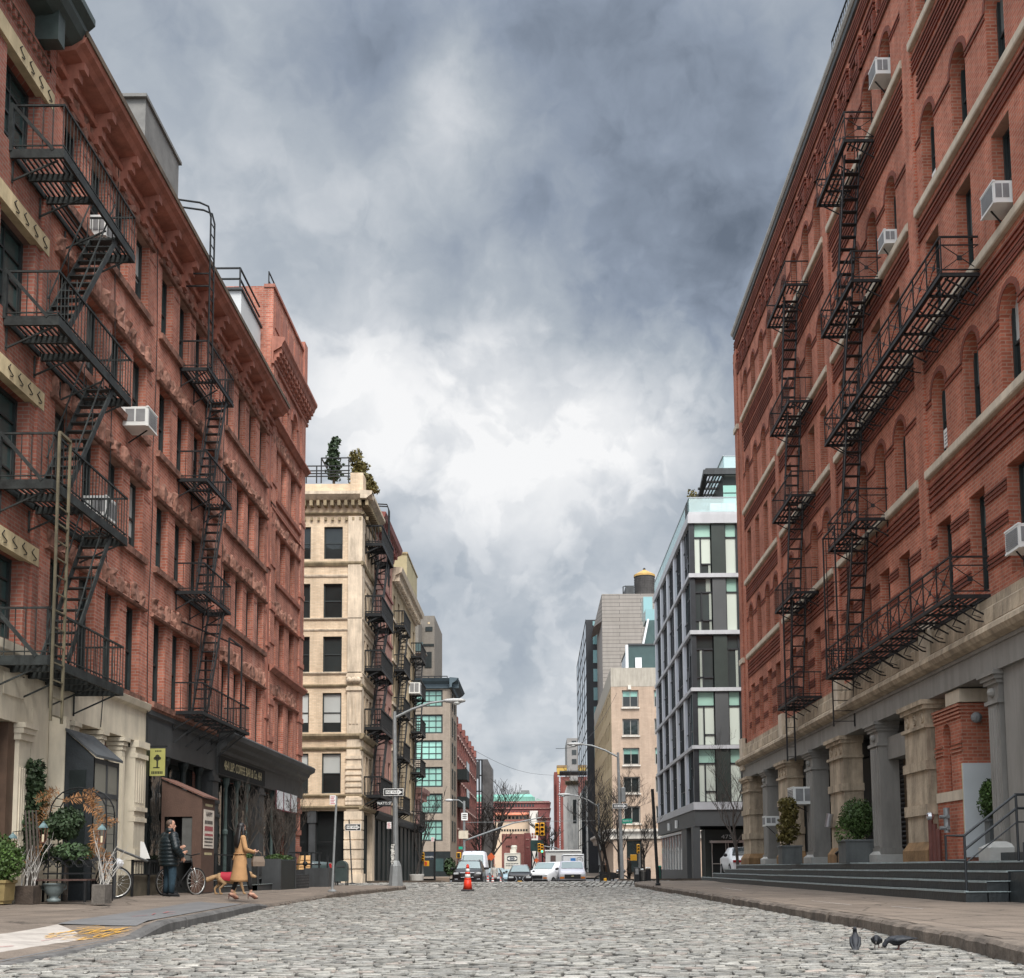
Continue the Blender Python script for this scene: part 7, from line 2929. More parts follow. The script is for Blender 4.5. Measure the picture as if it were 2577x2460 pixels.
shrub('conifer','tall dark conifer standing behind the fern arch by the cream pilaster',(ux(82,YD_+.4,2200),YD_+.4,gzl),vz(1932,YD_+.4,82)-gzl,.30,61,m_leaf_d,'conifer',None,2600,.05,.35,.3)
potted('bush','rounded box bush in the ochre pot at the picture edge','bush',8,2096,2214,-48,54,20.1,m_leaf_b,3600,.03,340,gzl)
t=thing('plant_pot','ochre panelled plant pot at the picture edge','plant pot',(ux(5,20.1,2240),20.1,gzl))
mb=MB(M('ochre_glaze',(.25,.19,.085),.5,.2,4,.1))
c=(ux(-4,20.1,2240),20.1,gzl)
mb.lathe([(.20,0),(.20,.03),(.23,.06),(.25,.34),(.28,.36),(.28,.41),(.24,.41)],c,4,a0=pi/4,sx=1.15,sy=1.15)
part('pot',mb,t)
for i,(u0,u1,v0,lab) in enumerate(((52,97,2228,'dark wooden crate of white birch branches left of the iron bench'),(242,276,2226,'weathered crate of tangled white branches beside the bicycle'))):
 t=thing('planter_crate',lab,'planter',(dx((u0+u1)/2),YD_-.35,gzl),0,'crates of white branches')
 mb=MB(M('old_boards_' +str(i),[(.075,.055,.042),(.13,.115,.10)][i],.85,.35,5,.4,dirt=.3))
 y=YD_-.4
 mb.bbox(ux(u0,y),ux(u1,y),y-.1,y+.25,gzl-.02,vz(v0,y,100),.012)
 part('crate',mb,t)
 mb=MB(M('white_branch',(.46,.44,.41),.8,.15,6))
 rg=random.Random(40+i)
 for k in range(15):
  x=ux(rg.uniform(u0+5,u1-5),y)
  h=rg.uniform(.35,1.05)
  lean=rg.uniform(-.25,.45)+(.35 if i and k%2 else 0)
  pts=[(x,y+rg.uniform(0,.2),vz(v0,y,100)-.05)]
  for j in range(1,6):
   pts.append((x+lean*h*(j/5) ** 1.3+rg.uniform(-.02,.02),pts[0][1]+rg.uniform(-.05,.05),pts[0][2]+h*j/5))
  mb.tube(pts,[.007,.006,.0055,.005,.004,.002],4)
  q=Vector(pts[3])
  mb.tube([q,q+Vector((rg.uniform(-.12,.2),0,rg.uniform(.08,.2)))],[.005,.002],3)
 part('branches',mb,t)
 if i == 0:
  mb=MB(m_bark)
  for k in range(4):
   x=ux(58+k*9,y)
   mb.tube([(x,y+.2,gzl),(x+.03,y+.22,1.0),(x-.04,y+.2,1.9)],[.03,.025,.015],6)
  part('stakes',mb,t)
t=thing('urn','grey-green two-handled urn standing under the bench','urn',(dx(143),YD_-.1,gzl))
mb=MB(M('lead_glaze',(.12,.145,.145),.5,.25,5,.15))
mb.lathe([(.10,0),(.12,.02),(.12,.05),(.075,.08),(.10,.12),(.155,.18),(.17,.26),(.185,.31),(.20,.32),(.20,.34),(.16,.34)],(dx(143),YD_-.1,gzl),16)
part('bowl',mb,t,smooth=True)
for s_ in (-1,1):
 mb=MB(MATS['lead_glaze'])
 mb.tube([(dx(143)+s_*.165,YD_-.1,gzl+.22),(dx(143)+s_*.22,YD_-.1,gzl+.24),(dx(143)+s_*.22,YD_-.1,gzl+.30),(dx(143)+s_*.18,YD_-.1,gzl+.31)],.014,6)
 part('handle',mb,t)
for i,(u,v0,v1,lab) in enumerate(((36,2093,2145,'candle lantern hung lowest, by the ochre pot'),(112,2065,2120,'candle lantern hung highest, in front of the fern arch'),(259,2072,2122,'candle lantern on the side of the arch next to the vestibule door'))):
 y=YD_-.2
 x,zt,zb=ux(u,y),vz(v0,y,u),vz(v1,y,u)
 h=zt-zb
 t=thing('lantern',lab,'lantern',(x,y,zb),0,'copper candle lanterns')
 mb=MB(M('verdigris',(.13,.20,.21),.6,.3,8))
 mb.lathe([(.085,0),(.075,.03),(.03,h*.22),(.012,h*.24),(.02,h*.27),(.004,h*.30)],(x,y,zb+h*.68),4,a0=pi/4)
 part('cap',mb,t)
 mb=MB(M('old_copper',(.18,.09,.065),.5,.3,9,metal=.4))
 for sx in (-1,1):
  for sy in (-1,1):
   mb.bar((x+sx*.035,y+sy*.035,zb),(x+sx*.06,y+sy*.06,zb+h*.68),.012)
 mb.box(x-.045,x+.045,y-.045,y+.045,zb-.01,zb+.015)
 part('cage',mb,t)
 mb=MB(M('candle_wax',(.62,.55,.38),.6,.05,5))
 mb.lathe([(.022,0),(.022,h*.32),(.004,h*.34)],(x,y,zb+.016),8)
 part('candle',mb,t)
 mb=MB(m_iron)
 mb.bar((x,y,zt),(x,y+.45,zt+.04),.012)
 part('hook',mb,t)
def bicycle(lab,loc,rz,frame,basket=False):
 """Bicycle along local x, front wheel at +x."""
 t=thing('bicycle',lab,'bicycle',loc,rz,'bicycles on the pavement')
 R_=.325
 for c in (0.0,1.02):
  mb=MB(M('tyre_rubber',(.018,.018,.018),.8,.3,9))
  mb.tube([(c+R_*cos(q*pi/14),0,R_+R_*sin(q*pi/14)) for q in range(29)],.018,6,cap=False)
  w=lpart('wheel',mb,t,True)
  mb=MB(M('bright_rim',(.55,.55,.53),.3,.1,9,metal=.7))
  mb.tube([(c+.298*cos(q*pi/14),0,R_+.298*sin(q*pi/14)) for q in range(29)],.011,5,cap=False)
  mb.tube([(c,-.04,R_),(c,.04,R_)],.022,8)
  for k in range(16):
   q=k*pi/8
   mb.bar((c,.02*(-1) ** k,R_),(c+.29*cos(q+.12),0,R_+.29*sin(q+.12)),.004)
  lpart('rim',mb,w,True)
 mb=MB(frame)
 bb,st,hd,hub=(.43,0,.28),(.28,0,.80),(.86,0,.78),(0,0,R_)
 for a,b_ in ((bb,st),(st,(.84,0,.80)),(bb,(.86,0,.70)),(hub,bb),(hub,(.29,0,.76))):
  mb.tube([a,b_],.017,7)
 mb.tube([(.83,0,.90),(.88,0,.66)],.02,7)
 lpart('frame',mb,t,True)
 mb=MB(M('bright_rim'))
 for s_ in (-.05,.05):
  mb.tube([(.88,s_,.66),(.96,s_,.48),(1.02,s_,R_)],.012,6)
 lpart('fork',mb,t,True)
 mb=MB(m_iron)
 mb.tube([(.80,-.29,1.0),(.84,-.1,.98),(.83,0,.96),(.84,.1,.98),(.80,.29,1.0)],.014,6)
 mb.tube([(.83,0,.9),(.83,0,.97)],.016,6)
 lpart('handlebar',mb,t,True)
 mb=MB(m_iron)
 mb.lathe([(.02,0),(.075,.02),(.07,.05),(.03,.07)],(.24,0,.86),10,1.9,1)
 mb.tube([(.28,0,.78),(.26,0,.87)],.014,6)
 lpart('saddle',mb,t,True)
 mb=MB(m_iron)
 mb.tube([(.43,-.03,.28),(.43,-.035,.28)],.085,14)
 mb.bar((.43,-.05,.28),(.53,-.06,.14),.02)
 mb.bar((.43,.05,.28),(.33,.06,.42),.02)
 mb.box(.50,.56,-.14,-.06,.125,.15)
 mb.box(.30,.36,.06,.14,.41,.435)
 lpart('crank',mb,t)
 if basket:
  mb=MB(M('white_plastic_bag',(.6,.6,.6),.5,.1,9))
  mb.ball((.02,0,.72),.15,9,6,1.2,.8,.8)
  lpart('saddlebag',mb,t)
 return t
bicycle('black bicycle with a white bag over its wheel, beside the tangled white branches',(-8.92,24.4,.235),pi+.5,m_iron,True)
bicycle('silver-forked bicycle standing before the brown vestibule, behind the man in the puffer jacket',(-8.82,27.38,.20),radians(64.5),m_iron)
# ---- pavement edge in front of the coffee shop: stone step, railings, planters, easel board
mb=MB(m_slate)
mb.box(-9.45,-8.35,30.4,38.9,.15,.36)
mb.box(-9.45,-8.75,30.5,38.9,.36,.52)
mb.use(m_nose)
mb.box(-8.38,-8.33,30.4,38.9,.36,.375)
mb.box(-8.78,-8.73,30.5,38.9,.52,.535)
solo('shop_step',mb,'two long slate-grey steps along the coffee shop front','step')
t=thing('pavement_railing','low black railing with wire baskets between the bicycle and the men','railing',(-9.2,26.2,.24))
mb=MB(m_iron)
for y in (25.9,27.0,28.1):
 mb.bar((-9.1,y,.2),(-9.1,y,1.05),.05)
for z in (.72,1.02):
 mb.bar((-9.1,25.9,z),(-9.1,28.1,z),.03)
for k in range(12):
 mb.bar((-9.1,25.95+k*.18,.72),(-9.1,25.95+k*.18,1.02),.012)
part('bars',mb,t)
mb=MB(M('dun_box',(.10,.085,.06),.8,.3,4))
mb.box(-9.45,-9.15,26.0,28.1,.22,.70)
part('box',mb,t)
mb=MB(m_galv)
mb.tube([(-9.3,24.4,1.42),(-8.95,26.4,1.02)],.03,8)
solo('hand_rail',mb,'sloping grey pipe handrail above the black bicycle','handrail')
t=thing('easel_sign','white folded notice propped on the low railing by the cream pilaster','notice',(-9.2,26.9,1.05))
mb=MB(m_sign_w)
mb.prism([(-9.25,26.8,1.08),(-9.02,26.8,1.08),(-9.17,26.8,1.46),(-9.25,26.8,1.48)],(0,.02,0))
part('sheet',mb,t)
for i,(x,y0,y1,lab) in enumerate(((-8.35,33.5,34.4,'grey-green planter box topped with a strip of hedge, behind the woman'),(-8.1,36.2,38.5,'long black planter box with hedge top and bare shrubs, past the woman'))):
 t=thing('planter',lab,'planter',(x,y0,.2),0,'planters at the coffee shop')
 mb=MB(m_dark)
 mb.bbox(x-.55,x,y0,y1,.16,1.12,.02)
 mb.use(m_slate)
 for y in (y0-.02,y1-.08):
  mb.box(x-.57,x+.02,y,y+.1,.16,1.14)
 part('box',mb,t)
 mb=MB(m_leaf_b)
 for k in range(6):
  leaf_cloud(mb,(x-.27,y0+(y1-y0)*(k+.5)/6,1.16),(.30,(y1-y0)/9,.15),120,.04,.1,.6,6,400+i*9+k)
 part('hedge',mb,t)
for i,(x,y,h,lab) in enumerate(((-8.65,33.9,2.6,'bare grey shrub in the planter just behind the woman'),(-8.35,36.7,2.5,'bare shrub in the middle of the long black planter'),(-8.4,38.0,2.5,'bare twiggy shrub at the far end of the long black planter'))):
 mb=MB(m_bark)
 for k in range(4):
  bare_tree(mb,(x+RNG.normal()*.08,y+RNG.normal()*.12,1.05),h*RNG.uniform(.8,1.1),.018,500+i*10+k,3,.45,.12,(RNG.normal()*.25,RNG.normal()*.25),(3,4),.4,.0035,5)
 solo('bare_shrub',mb,lab,'shrub','bare shrubs at the coffee shop')
mb=MB(m_iron)
for y in (33.0,33.9,35.0,36.0):
 mb.bar((-8.75,y,.36),(-8.75,y,1.25),.04)
for z in (.75,1.22):
 mb.bar((-8.75,31.2,z),(-8.75,36.0,z),.035)
mb.bar((-8.75,31.2,.36),(-8.75,31.2,1.25),.04)
solo('pavement_railing',mb,'black pipe railing along the top of the coffee shop steps','railing')
# corner terrace: low walls, railing, easel board
t=thing('terrace_wall','low dark terrace walls capped with grey at the corner of the red brick house','wall',(-8.5,42,.15))
mb=MB(brick('dark_terrace_brick',(.07,.07,.07),(.055,.055,.055),(.03,.03,.03),.4,.1,.02))
mb.box(-9.4,-8.2,38.9,41.3,.1,.62)
mb.use(m_slate)
mb.box(-8.75,-7.85,43.2,44.4,.1,.85)
mb.box(-9.4,-8.75,41.3,46.2,.1,.80)
part('wall',mb,t)
mb=MB(m_iron)
for u,v in ((735,2150),(769,2145),(785,2147),(805,2150),(826,2152)):
 y=44.2
 mb.bar((ux(u,y),y,.6),(ux(u,y),y,vz(v,y,u)),.06)
for v in (2145,2174):
 mb.bar((ux(730,44.2),44.2,vz(v,44.2,760)),(ux(810,44.2),44.2,vz(v+1,44.2,760)),.05)
mb.ball((ux(770,44.15),44.15,vz(2173,44.15,770)),.10,8,6)
solo('terrace_railing',mb,'black iron railing with a round boss in front of the easel board','railing')
y=44.8
t=thing('easel_board','wooden folding easel board standing behind the terrace railing','easel board',(ux(760,y),y,.8))
mb=MB(M('ply_board',(.56,.33,.14),.65,.2,4,.1))
mb.prism([(ux(752,y),y,vz(2199,y,770)),(ux(786,y),y,vz(2196,y,770)),(ux(782,y),y+.25,vz(2152,y,770)),(ux(757,y),y+.25,vz(2152,y,770))],(0,.03,0))
part('panel',mb,t)
mb=MB(M('ply_leg',(.25,.15,.06),.7,.2,4))
mb.prism([(ux(734,y),y+.3,vz(2200,y,740)),(ux(751,y),y+.05,vz(2199,y,740)),(ux(756,y),y+.28,vz(2152,y,740)),(ux(751,y),y+.3,vz(2152,y,740))],(0,.03,0))
part('panel',mb,t)
mb=MB(M('board_line',(.36,.19,.07),.7,.2,9))
for k in range(4):
 f=.2+k*.18
 mb.bar((ux(755,y),y-.015+.25*f,vz(2198-46*f,y,770)),(ux(784,y),y-.015+.25*f,vz(2197-45*f,y,770)),.02)
part('lines',mb,t)
# ---- traffic cone
def cone(lab,x,y,h,group='orange traffic cones'):
 z=gz(y)+.02
 t=thing('traffic_cone',lab,'traffic cone',(x,y,z),0,group)
 k=h/.9
 mb=MB(M('cone_base',(.025,.022,.022),.8,.3,6))
 mb.bbox(x-.22*k,x+.22*k,y-.22*k,y+.22*k,z,z+.05*k,.02*k)
 part('base',mb,t)
 mb=MB(M('cone_orange',(.62,.035,.012),.5,.15,5))
 wh=M('cone_reflector',(.62,.62,.60),.4,.1,8)
 pr=[(.16,.05),(.115,.38),(.105,.44),(.088,.56),(.078,.63),(.062,.75),(.045,.86),(.03,.9)]
 for i in range(7):
  mb.use(wh if i in (2,4) else MATS['cone_orange'])
  mb.lathe([(pr[i][0]*k,pr[i][1]*k),(pr[i+1][0]*k,pr[i+1][1]*k)],(x,y,z),14)
 part('cone',mb,t,smooth=True)
 return t
yc=at(1177,2241,z=.02).y
cone('orange cone with white bands alone on the setts, in front of the black SUV',ux(1177,yc,2230),yc,.92)
for u,v0,v1,lab in ((1227,2207,2221,'small orange cone between the black SUV and the traffic lane'),(1239,2205,2221,'small orange cone closer to the lane line than its neighbour'),(1259,2195,2208,'orange cone beside the light blue car')):
 cone(lab,ux(u,72 if v0>2200 else 88),72 if v0>2200 else 88,.75)
# ---- vehicles
m_tyre=M('tyre',(.02,.02,.02),.8,.3,5)
m_alloy=M('alloy',(.36,.36,.37),.35,.1,5,metal=.8)
m_wsc=glass('windscreen',(.13,.17,.17),.06,.35,.03,.8,.8)
m_cglass=glass('car_glass',(.025,.03,.032),.05,.3,.02,.7,1)
m_chrome=M('chrome',(.55,.55,.56),.2,.05,4,metal=.9)
m_lamp=M('headlamp',(.42,.43,.44),.2,.25,14,spec=.8)
m_plate=M('plate_yellow',(.55,.30,.04),.5,.15,12)
m_blackp=M('black_trim',(.014,.014,.015),.55,.2,6)
m_amber=M('amber_lens',(.45,.14,.015),.35,.1,8)
m_tail=M('tail_lens',(.32,.012,.015),.3,.1,8)
def paint(name,rgb):
 return M(name,rgb,.32,.04,1.5,spec=.35,coat=.25)
def vehicle(name,lab,cat,loc,rz,st,mat,hood,roof,wheels,wr,gl=(),front=None,group=None,ws_mat=None):
 """Body lofted through stations (y, z bottom, z belt, half width belt, z top, half width top); hood, roof = station indices of the windscreen foot and head."""
 t=thing(name,lab,cat,loc,rz,group)
 mb=MB(mat)
 rings=[]
 for y,zb,zl,wb,zt,wt in st:
  zs=zb+(zl-zb)*.30
  zu=zl-(zl-zb)*.12
  rings.append([(-wb*.94,y,zb),(-wb*.99,y,zs),(-wb,y,zu),(-wb*.975,y,zl),(-wt,y,zt-(zt-zl)*.06),(-wt*.86,y,zt),(0,y,zt+.012),(wt*.86,y,zt),(wt,y,zt-(zt-zl)*.06),(wb*.975,y,zl),(wb,y,zu),(wb*.99,y,zs),(wb*.94,y,zb)])
 mb.loft(rings)
 lpart('body',mb,t,True)
 P=[np.array(r) for r in rings]
 def panel(nm,m,pts,off):
  mb=MB(m)
  c=[Vector(p) for p in pts]
  n=(c[1]-c[0]).cross(c[3]-c[0]).normalized()*off
  mb.prism([p+n for p in c],n*.3)
  return lpart(nm,mb,t)
 a,b_=P[hood],P[roof]
 lp=lambda p,q,f:tuple(p+(q-p)*f)
 mb=MB(ws_mat or m_wsc)
 off=Vector((0,-.02,.022))
 lo=[Vector(a[q]).lerp(Vector(b_[q]),.05) for q in range(4,9)]
 hi=[Vector(a[q]).lerp(Vector(b_[q]),.93) for q in range(4,9)]
 sh=lambda p:Vector((p.x*.93,p.y,p.z))+off
 mb.loft([[sh(p) for p in lo],[sh(p) for p in hi]],cap=False,closed=False)
 lpart('windscreen',mb,t)
 for (i,j,fa,fb) in gl:
  for s_,(lo,hi) in ((-1,(3,4)),(1,(9,8))):
   q=[lp(P[i][lo],P[j][lo],fa),lp(P[i][lo],P[j][lo],fb),lp(P[i][hi],P[j][hi],fb),lp(P[i][hi],P[j][hi],fa)]
   q=[np.array(p) for p in q]
   q=[q[0]+(q[3]-q[0])*.08,q[1]+(q[2]-q[1])*.08,q[1]+(q[2]-q[1])*.88,q[0]+(q[3]-q[0])*.88]
   panel('side_window',m_cglass,[tuple(p) for p in q],.012*(1 if s_>0 else -1)*-1 if False else (.012 if s_<0 else -.012))
 for y in wheels:
  for s_ in (-1,1):
   w=max(r[3] for r in st)
   mb=MB(m_tyre)
   mb.tube([(s_*(w-.24),y,wr),(s_*(w-.22),y,wr),(s_*(w+.01),y,wr),(s_*(w+.025),y,wr)],[wr*.9,wr,wr,wr*.9],18)
   o=lpart('wheel',mb,t)
   mb=MB(m_alloy)
   mb.tube([(s_*(w+.0),y,wr),(s_*(w+.034),y,wr)],wr*.66,14)
   lpart('rim',mb,o)
 yh=st[hood][0]
 for s_ in (-1,1):
  mb=MB(m_blackp)
  x=s_*(st[hood][3]+.10)
  mb.ball((x,yh+.25,st[hood][2]+.16),.12,8,6,.9,.5,.75)
  lpart('mirror',mb,t,True)
 return t,lambda nm,m,x0,x1,y0,y1,z0,z1:lpart(nm,(MB(m).bbox(x0,x1,y0,y1,z0,z1,.012)),t)
def put(u,y,z=None):
 return (ux(u,y,2200),y,gz(y) if z is None else z)
# black SUV
yv=74.0
sc=1.0
st=[(0,.32,.92,.88,1.0,.74),(.10,.24,.98,.96,1.08,.82),(.9,.22,1.05,.99,1.17,.84),(1.35,.22,1.08,1.0,1.20,.84),(2.1,.22,1.14,1.0,1.72,.72),(4.2,.24,1.16,.99,1.78,.72),(4.9,.3,1.1,.96,1.6,.68),(5.1,.4,1.0,.9,1.1,.75)]
blk_=paint('black_car_paint',(.012,.010,.011))
t,bx=vehicle('suv','black SUV with a chrome-edged grille parked behind the lone orange cone','SUV',put(1176,yv),0,st,blk_,3,4,(.95,4.0),.38,[(4,5,.03,.45),(4,5,.5,.95)])
bx('grille',m_blackp,-.42,.42,-.05,.02,.70,.95)
bx('grille_trim',m_chrome,-.47,.47,-.06,-.02,.95,.99)
bx('grille_trim',m_chrome,-.43,.43,-.06,-.02,.66,.70)
bx('emblem',m_chrome,-.10,.10,-.07,-.045,.80,.88)
for s_ in (-1,1):
 bx('headlight',m_lamp,min(s_*.56,s_*.88),max(s_*.56,s_*.88),-.03,.10,.88,.99)
 bx('fog_light',m_chrome,min(s_*.60,s_*.82),max(s_*.60,s_*.82),-.03,.04,.55,.59)
 bx('roof_rail',m_alloy,min(s_*.60,s_*.65),max(s_*.60,s_*.65),2.3,4.2,1.78,1.83)
bx('bumper',blk_,-.90,.90,-.04,.2,.28,.52)
bx('number_plate',m_plate,-.17,.17,-.075,-.045,.53,.65)
# tall white van behind it
st=[(0,.3,.8,.9,1.1,.8),(.15,.25,1.1,1.0,1.25,.88),(.75,.25,1.25,1.02,1.42,.88),(1.5,.25,1.35,1.03,2.5,.84),(2.0,.25,1.4,1.03,2.72,.82),(5.8,.25,1.4,1.03,2.72,.82),(6.0,.3,1.4,1.0,2.6,.80)]
vw=paint('van_white',(.55,.56,.60))
t,bx=vehicle('van','tall white van with a high roof parked behind the black SUV','van',put(1188,86),0,st,vw,2,3,(1.0,4.6),.36,[(3,4,.05,.95)])
bx('headlight',m_lamp,.62,.95,-.02,.1,.85,1.1)
bx('headlight',m_lamp,-.95,-.62,-.02,.1,.85,1.1)
bx('grille',m_blackp,-.5,.5,-.05,.05,.6,.95)
bx('roof_aerial',m_blackp,-.14,-.10,1.8,1.85,2.45,2.72)
# black sedan-crossover in the middle
yv=88.0
st=[(0,.28,.76,.84,.88,.70),(.10,.2,.86,.92,.98,.78),(1.0,.2,.96,.95,1.06,.80),(1.25,.2,1.0,.95,1.10,.80),(2.1,.2,1.06,.95,1.63,.62),(3.6,.22,1.08,.94,1.64,.62),(4.4,.28,1.02,.92,1.25,.66),(4.65,.4,.9,.86,1.0,.7)]
t,bx=vehicle('car','black crossover with a spindle grille and silver V lines in the middle of the traffic','car',put(1308,yv),0,st,blk_,3,4,(.9,3.7),.36,[(4,5,.03,.48),(4,5,.52,.95)])
bx('roof_panel',MATS['van_white'],-.56,.56,2.2,3.6,1.64,1.68)
g=bx('grille',m_blackp,-.36,.36,-.05,.02,.34,.80)
mb=MB(m_chrome)
for s_ in (-1,1):
 mb.bar((s_*.34,-.065,.82),(s_*.20,-.065,.60),.035)
 mb.bar((s_*.20,-.065,.60),(s_*.48,-.065,.26),.035)
mb.bar((-.48,-.065,.27),(.48,-.065,.27),.05)
lpart('grille_trim',mb,t)
bx('emblem',m_chrome,-.05,.05,-.075,-.05,.66,.74)
for s_ in (-1,1):
 bx('headlight',m_lamp,min(s_*.48,s_*.84),max(s_*.48,s_*.84),-.02,.08,.68,.80)
bx('number_plate',m_plate,-.16,.16,-.08,-.05,.36,.48)
# white van turned across the lane
st=[(0,.35,.82,.88,1.0,.78),(.12,.3,.98,.98,1.12,.86),(.85,.3,1.15,1.0,1.28,.88),(1.0,.3,1.18,1.0,1.32,.88),(1.75,.3,1.25,1.0,1.86,.82),(5.3,.3,1.28,1.0,1.93,.82),(5.6,.35,1.25,.98,1.86,.80)]
vw2=paint('bright_van_white',(.66,.66,.66))
t,bx=vehicle('van','white panel van turned across the lane between the black crossover and the silver van','van',(ux(1348,89),89.2,gz(89)),radians(-28),st,vw2,3,4,(.95,4.3),.37,[(4,5,.04,.24)])
bx('grille',m_blackp,-.55,.55,-.05,.05,.62,.88)
bx('bumper',m_blackp,-.95,.95,-.06,.15,.35,.55)
for s_ in (-1,1):
 bx('headlight',m_lamp,min(s_*.6,s_*.92),max(s_*.6,s_*.92),-.04,.08,.74,.92)
 bx('turn_signal',m_amber,min(s_*.6,s_*.92),max(s_*.6,s_*.92),-.045,.08,.62,.72)
# silver-white van facing us
vs_=paint('silver_van',(.48,.47,.52))
t,bx=vehicle('van','silver-white van facing the camera with a dark grille and amber lamps','van',put(1441,86),0,st,vs_,3,4,(.95,4.3),.37,[(4,5,.04,.24)])
bx('grille',m_blackp,-.60,.60,-.05,.05,.60,.92)
bx('emblem',m_gold,-.10,.10,-.07,-.045,.76,.81)
bx('bumper',m_blackp,-.98,.98,-.06,.15,.30,.52)
for s_ in (-1,1):
 bx('headlight',m_lamp,min(s_*.62,s_*.94),max(s_*.62,s_*.94),-.04,.08,.76,.94)
 bx('turn_signal',m_amber,min(s_*.62,s_*.94),max(s_*.62,s_*.94),-.045,.08,.60,.74)
# light blue car
st=[(0,.28,.62,.78,.74,.62),(.1,.2,.74,.86,.86,.72),(1.0,.2,.88,.88,.98,.74),(1.2,.2,.92,.88,1.02,.74),(1.9,.2,.96,.88,1.46,.58),(3.2,.22,.98,.87,1.46,.58),(4.0,.26,.94,.85,1.1,.62),(4.3,.35,.85,.8,.95,.66)]
bl_=paint('pale_blue_paint',(.22,.30,.34))
t,bx=vehicle('car','light blue car half hidden behind the black crossover','car',put(1275,108),0,st,bl_,3,4,(.85,3.4),.33,[(4,5,.03,.48)])
for s_ in (-1,1):
 bx('headlight',m_lamp,min(s_*.45,s_*.8),max(s_*.45,s_*.8),-.02,.08,.62,.74)
bx('grille',m_blackp,-.4,.4,-.04,.02,.42,.56)
# queue of dark cars down the left lane
for i,(u,y,c) in enumerate(((1236,92,(.02,.022,.026)),(1247,118,(.014,.014,.016)),(1253,134,(.06,.06,.065)))):
 t,bx=vehicle('car',['dark car in the lane beside the tall white van','black car in the queue behind the one next to the white van','grey car far back in the queue'][i],'car',put(u,y),0,st,paint('queue_paint_%s' %'abc'[i],c),3,4,(.85,3.4),.33,[(4,5,.03,.48)],group='queue of dark cars')
 for s_ in (-1,1):
  bx('headlight',m_lamp,min(s_*.45,s_*.8),max(s_*.45,s_*.8),-.02,.08,.62,.74)
# white car behind the loading steps
t,bx=vehicle('car','white car with red tail lamps peeping out above the far end of the steps','car',(ux(1884,56.5),56.5,.28),0,[(q[0],q[1],q[2],q[3],q[4],q[5]) for q in st],vw2,3,4,(.85,3.4),.33,[(4,5,.03,.48)],ws_mat=m_cglass)
for s_ in (-1,1):
 bx('tail_light',m_tail,min(s_*.42,s_*.84),max(s_*.42,s_*.84),-.03,.08,.70,.82)
bx('number_plate',m_sign_w,-.2,.2,-.03,.03,.5,.62)
# green pickup on the cross street
stp=[(0,.4,.80,.88,.95,.8),(.1,.35,.95,.95,1.05,.85),(1.2,.35,1.05,.96,1.15,.86),(1.35,.35,1.08,.96,1.2,.86),(2.0,.35,1.1,.96,1.72,.7),(3.2,.35,1.1,.96,1.74,.7),(3.5,.35,1.08,.96,1.15,.9),(5.4,.4,1.06,.95,1.1,.9)]
t,bx=vehicle('pickup','dull green pickup parked on the side street behind the terrace railing','pickup',(ux(838,53),53,.06),pi/2+.1,stp,paint('dull_green_paint',(.035,.055,.055)),3,4,(1.0,4.4),.38,[(4,5,.05,.9)])
for s_ in (-1,1):
 bx('tail_light',m_tail,min(s_*.7,s_*.9),max(s_*.7,s_*.9),-.03,.08,.8,1.0)
def box_truck(lab,u0,u1,vt,y,mat,logo,group=None):
 t=thing('box_truck',lab,'truck',put((u0+u1)/2,y))
 x0,x1,zt,z0=ux(u0,y),ux(u1,y),vz(vt,y),gz(y)
 mb=MB(mat)
 mb.bbox(x0,x1,y,y+6.5,z0+.9,zt,.06)
 part('box',mb,t)
 mb=MB(m_blackp)
 mb.box(x0+.1,x1-.1,y+.1,y+6.3,z0+.5,z0+.9)
 part('chassis',mb,t)
 for s_ in (x0+.1,x1-.4):
  for yy_ in (y+.8,y+5):
   mb=MB(m_tyre)
   mb.tube([(s_,yy_,z0+.45),(s_+.3,yy_,z0+.45)],.45,14)
   part('wheel',mb,t)
 mb=MB(m_slate)
 mb.box(x0+.04,x1-.04,y-.03,y,zt-.12,zt-.06)
 mb.box(x0+.04,x1-.04,y-.03,y,z0+.95,z0+1.02)
 part('door_trim',mb,t)
 logo(t,x0,x1,y,zt,z0)
 return t
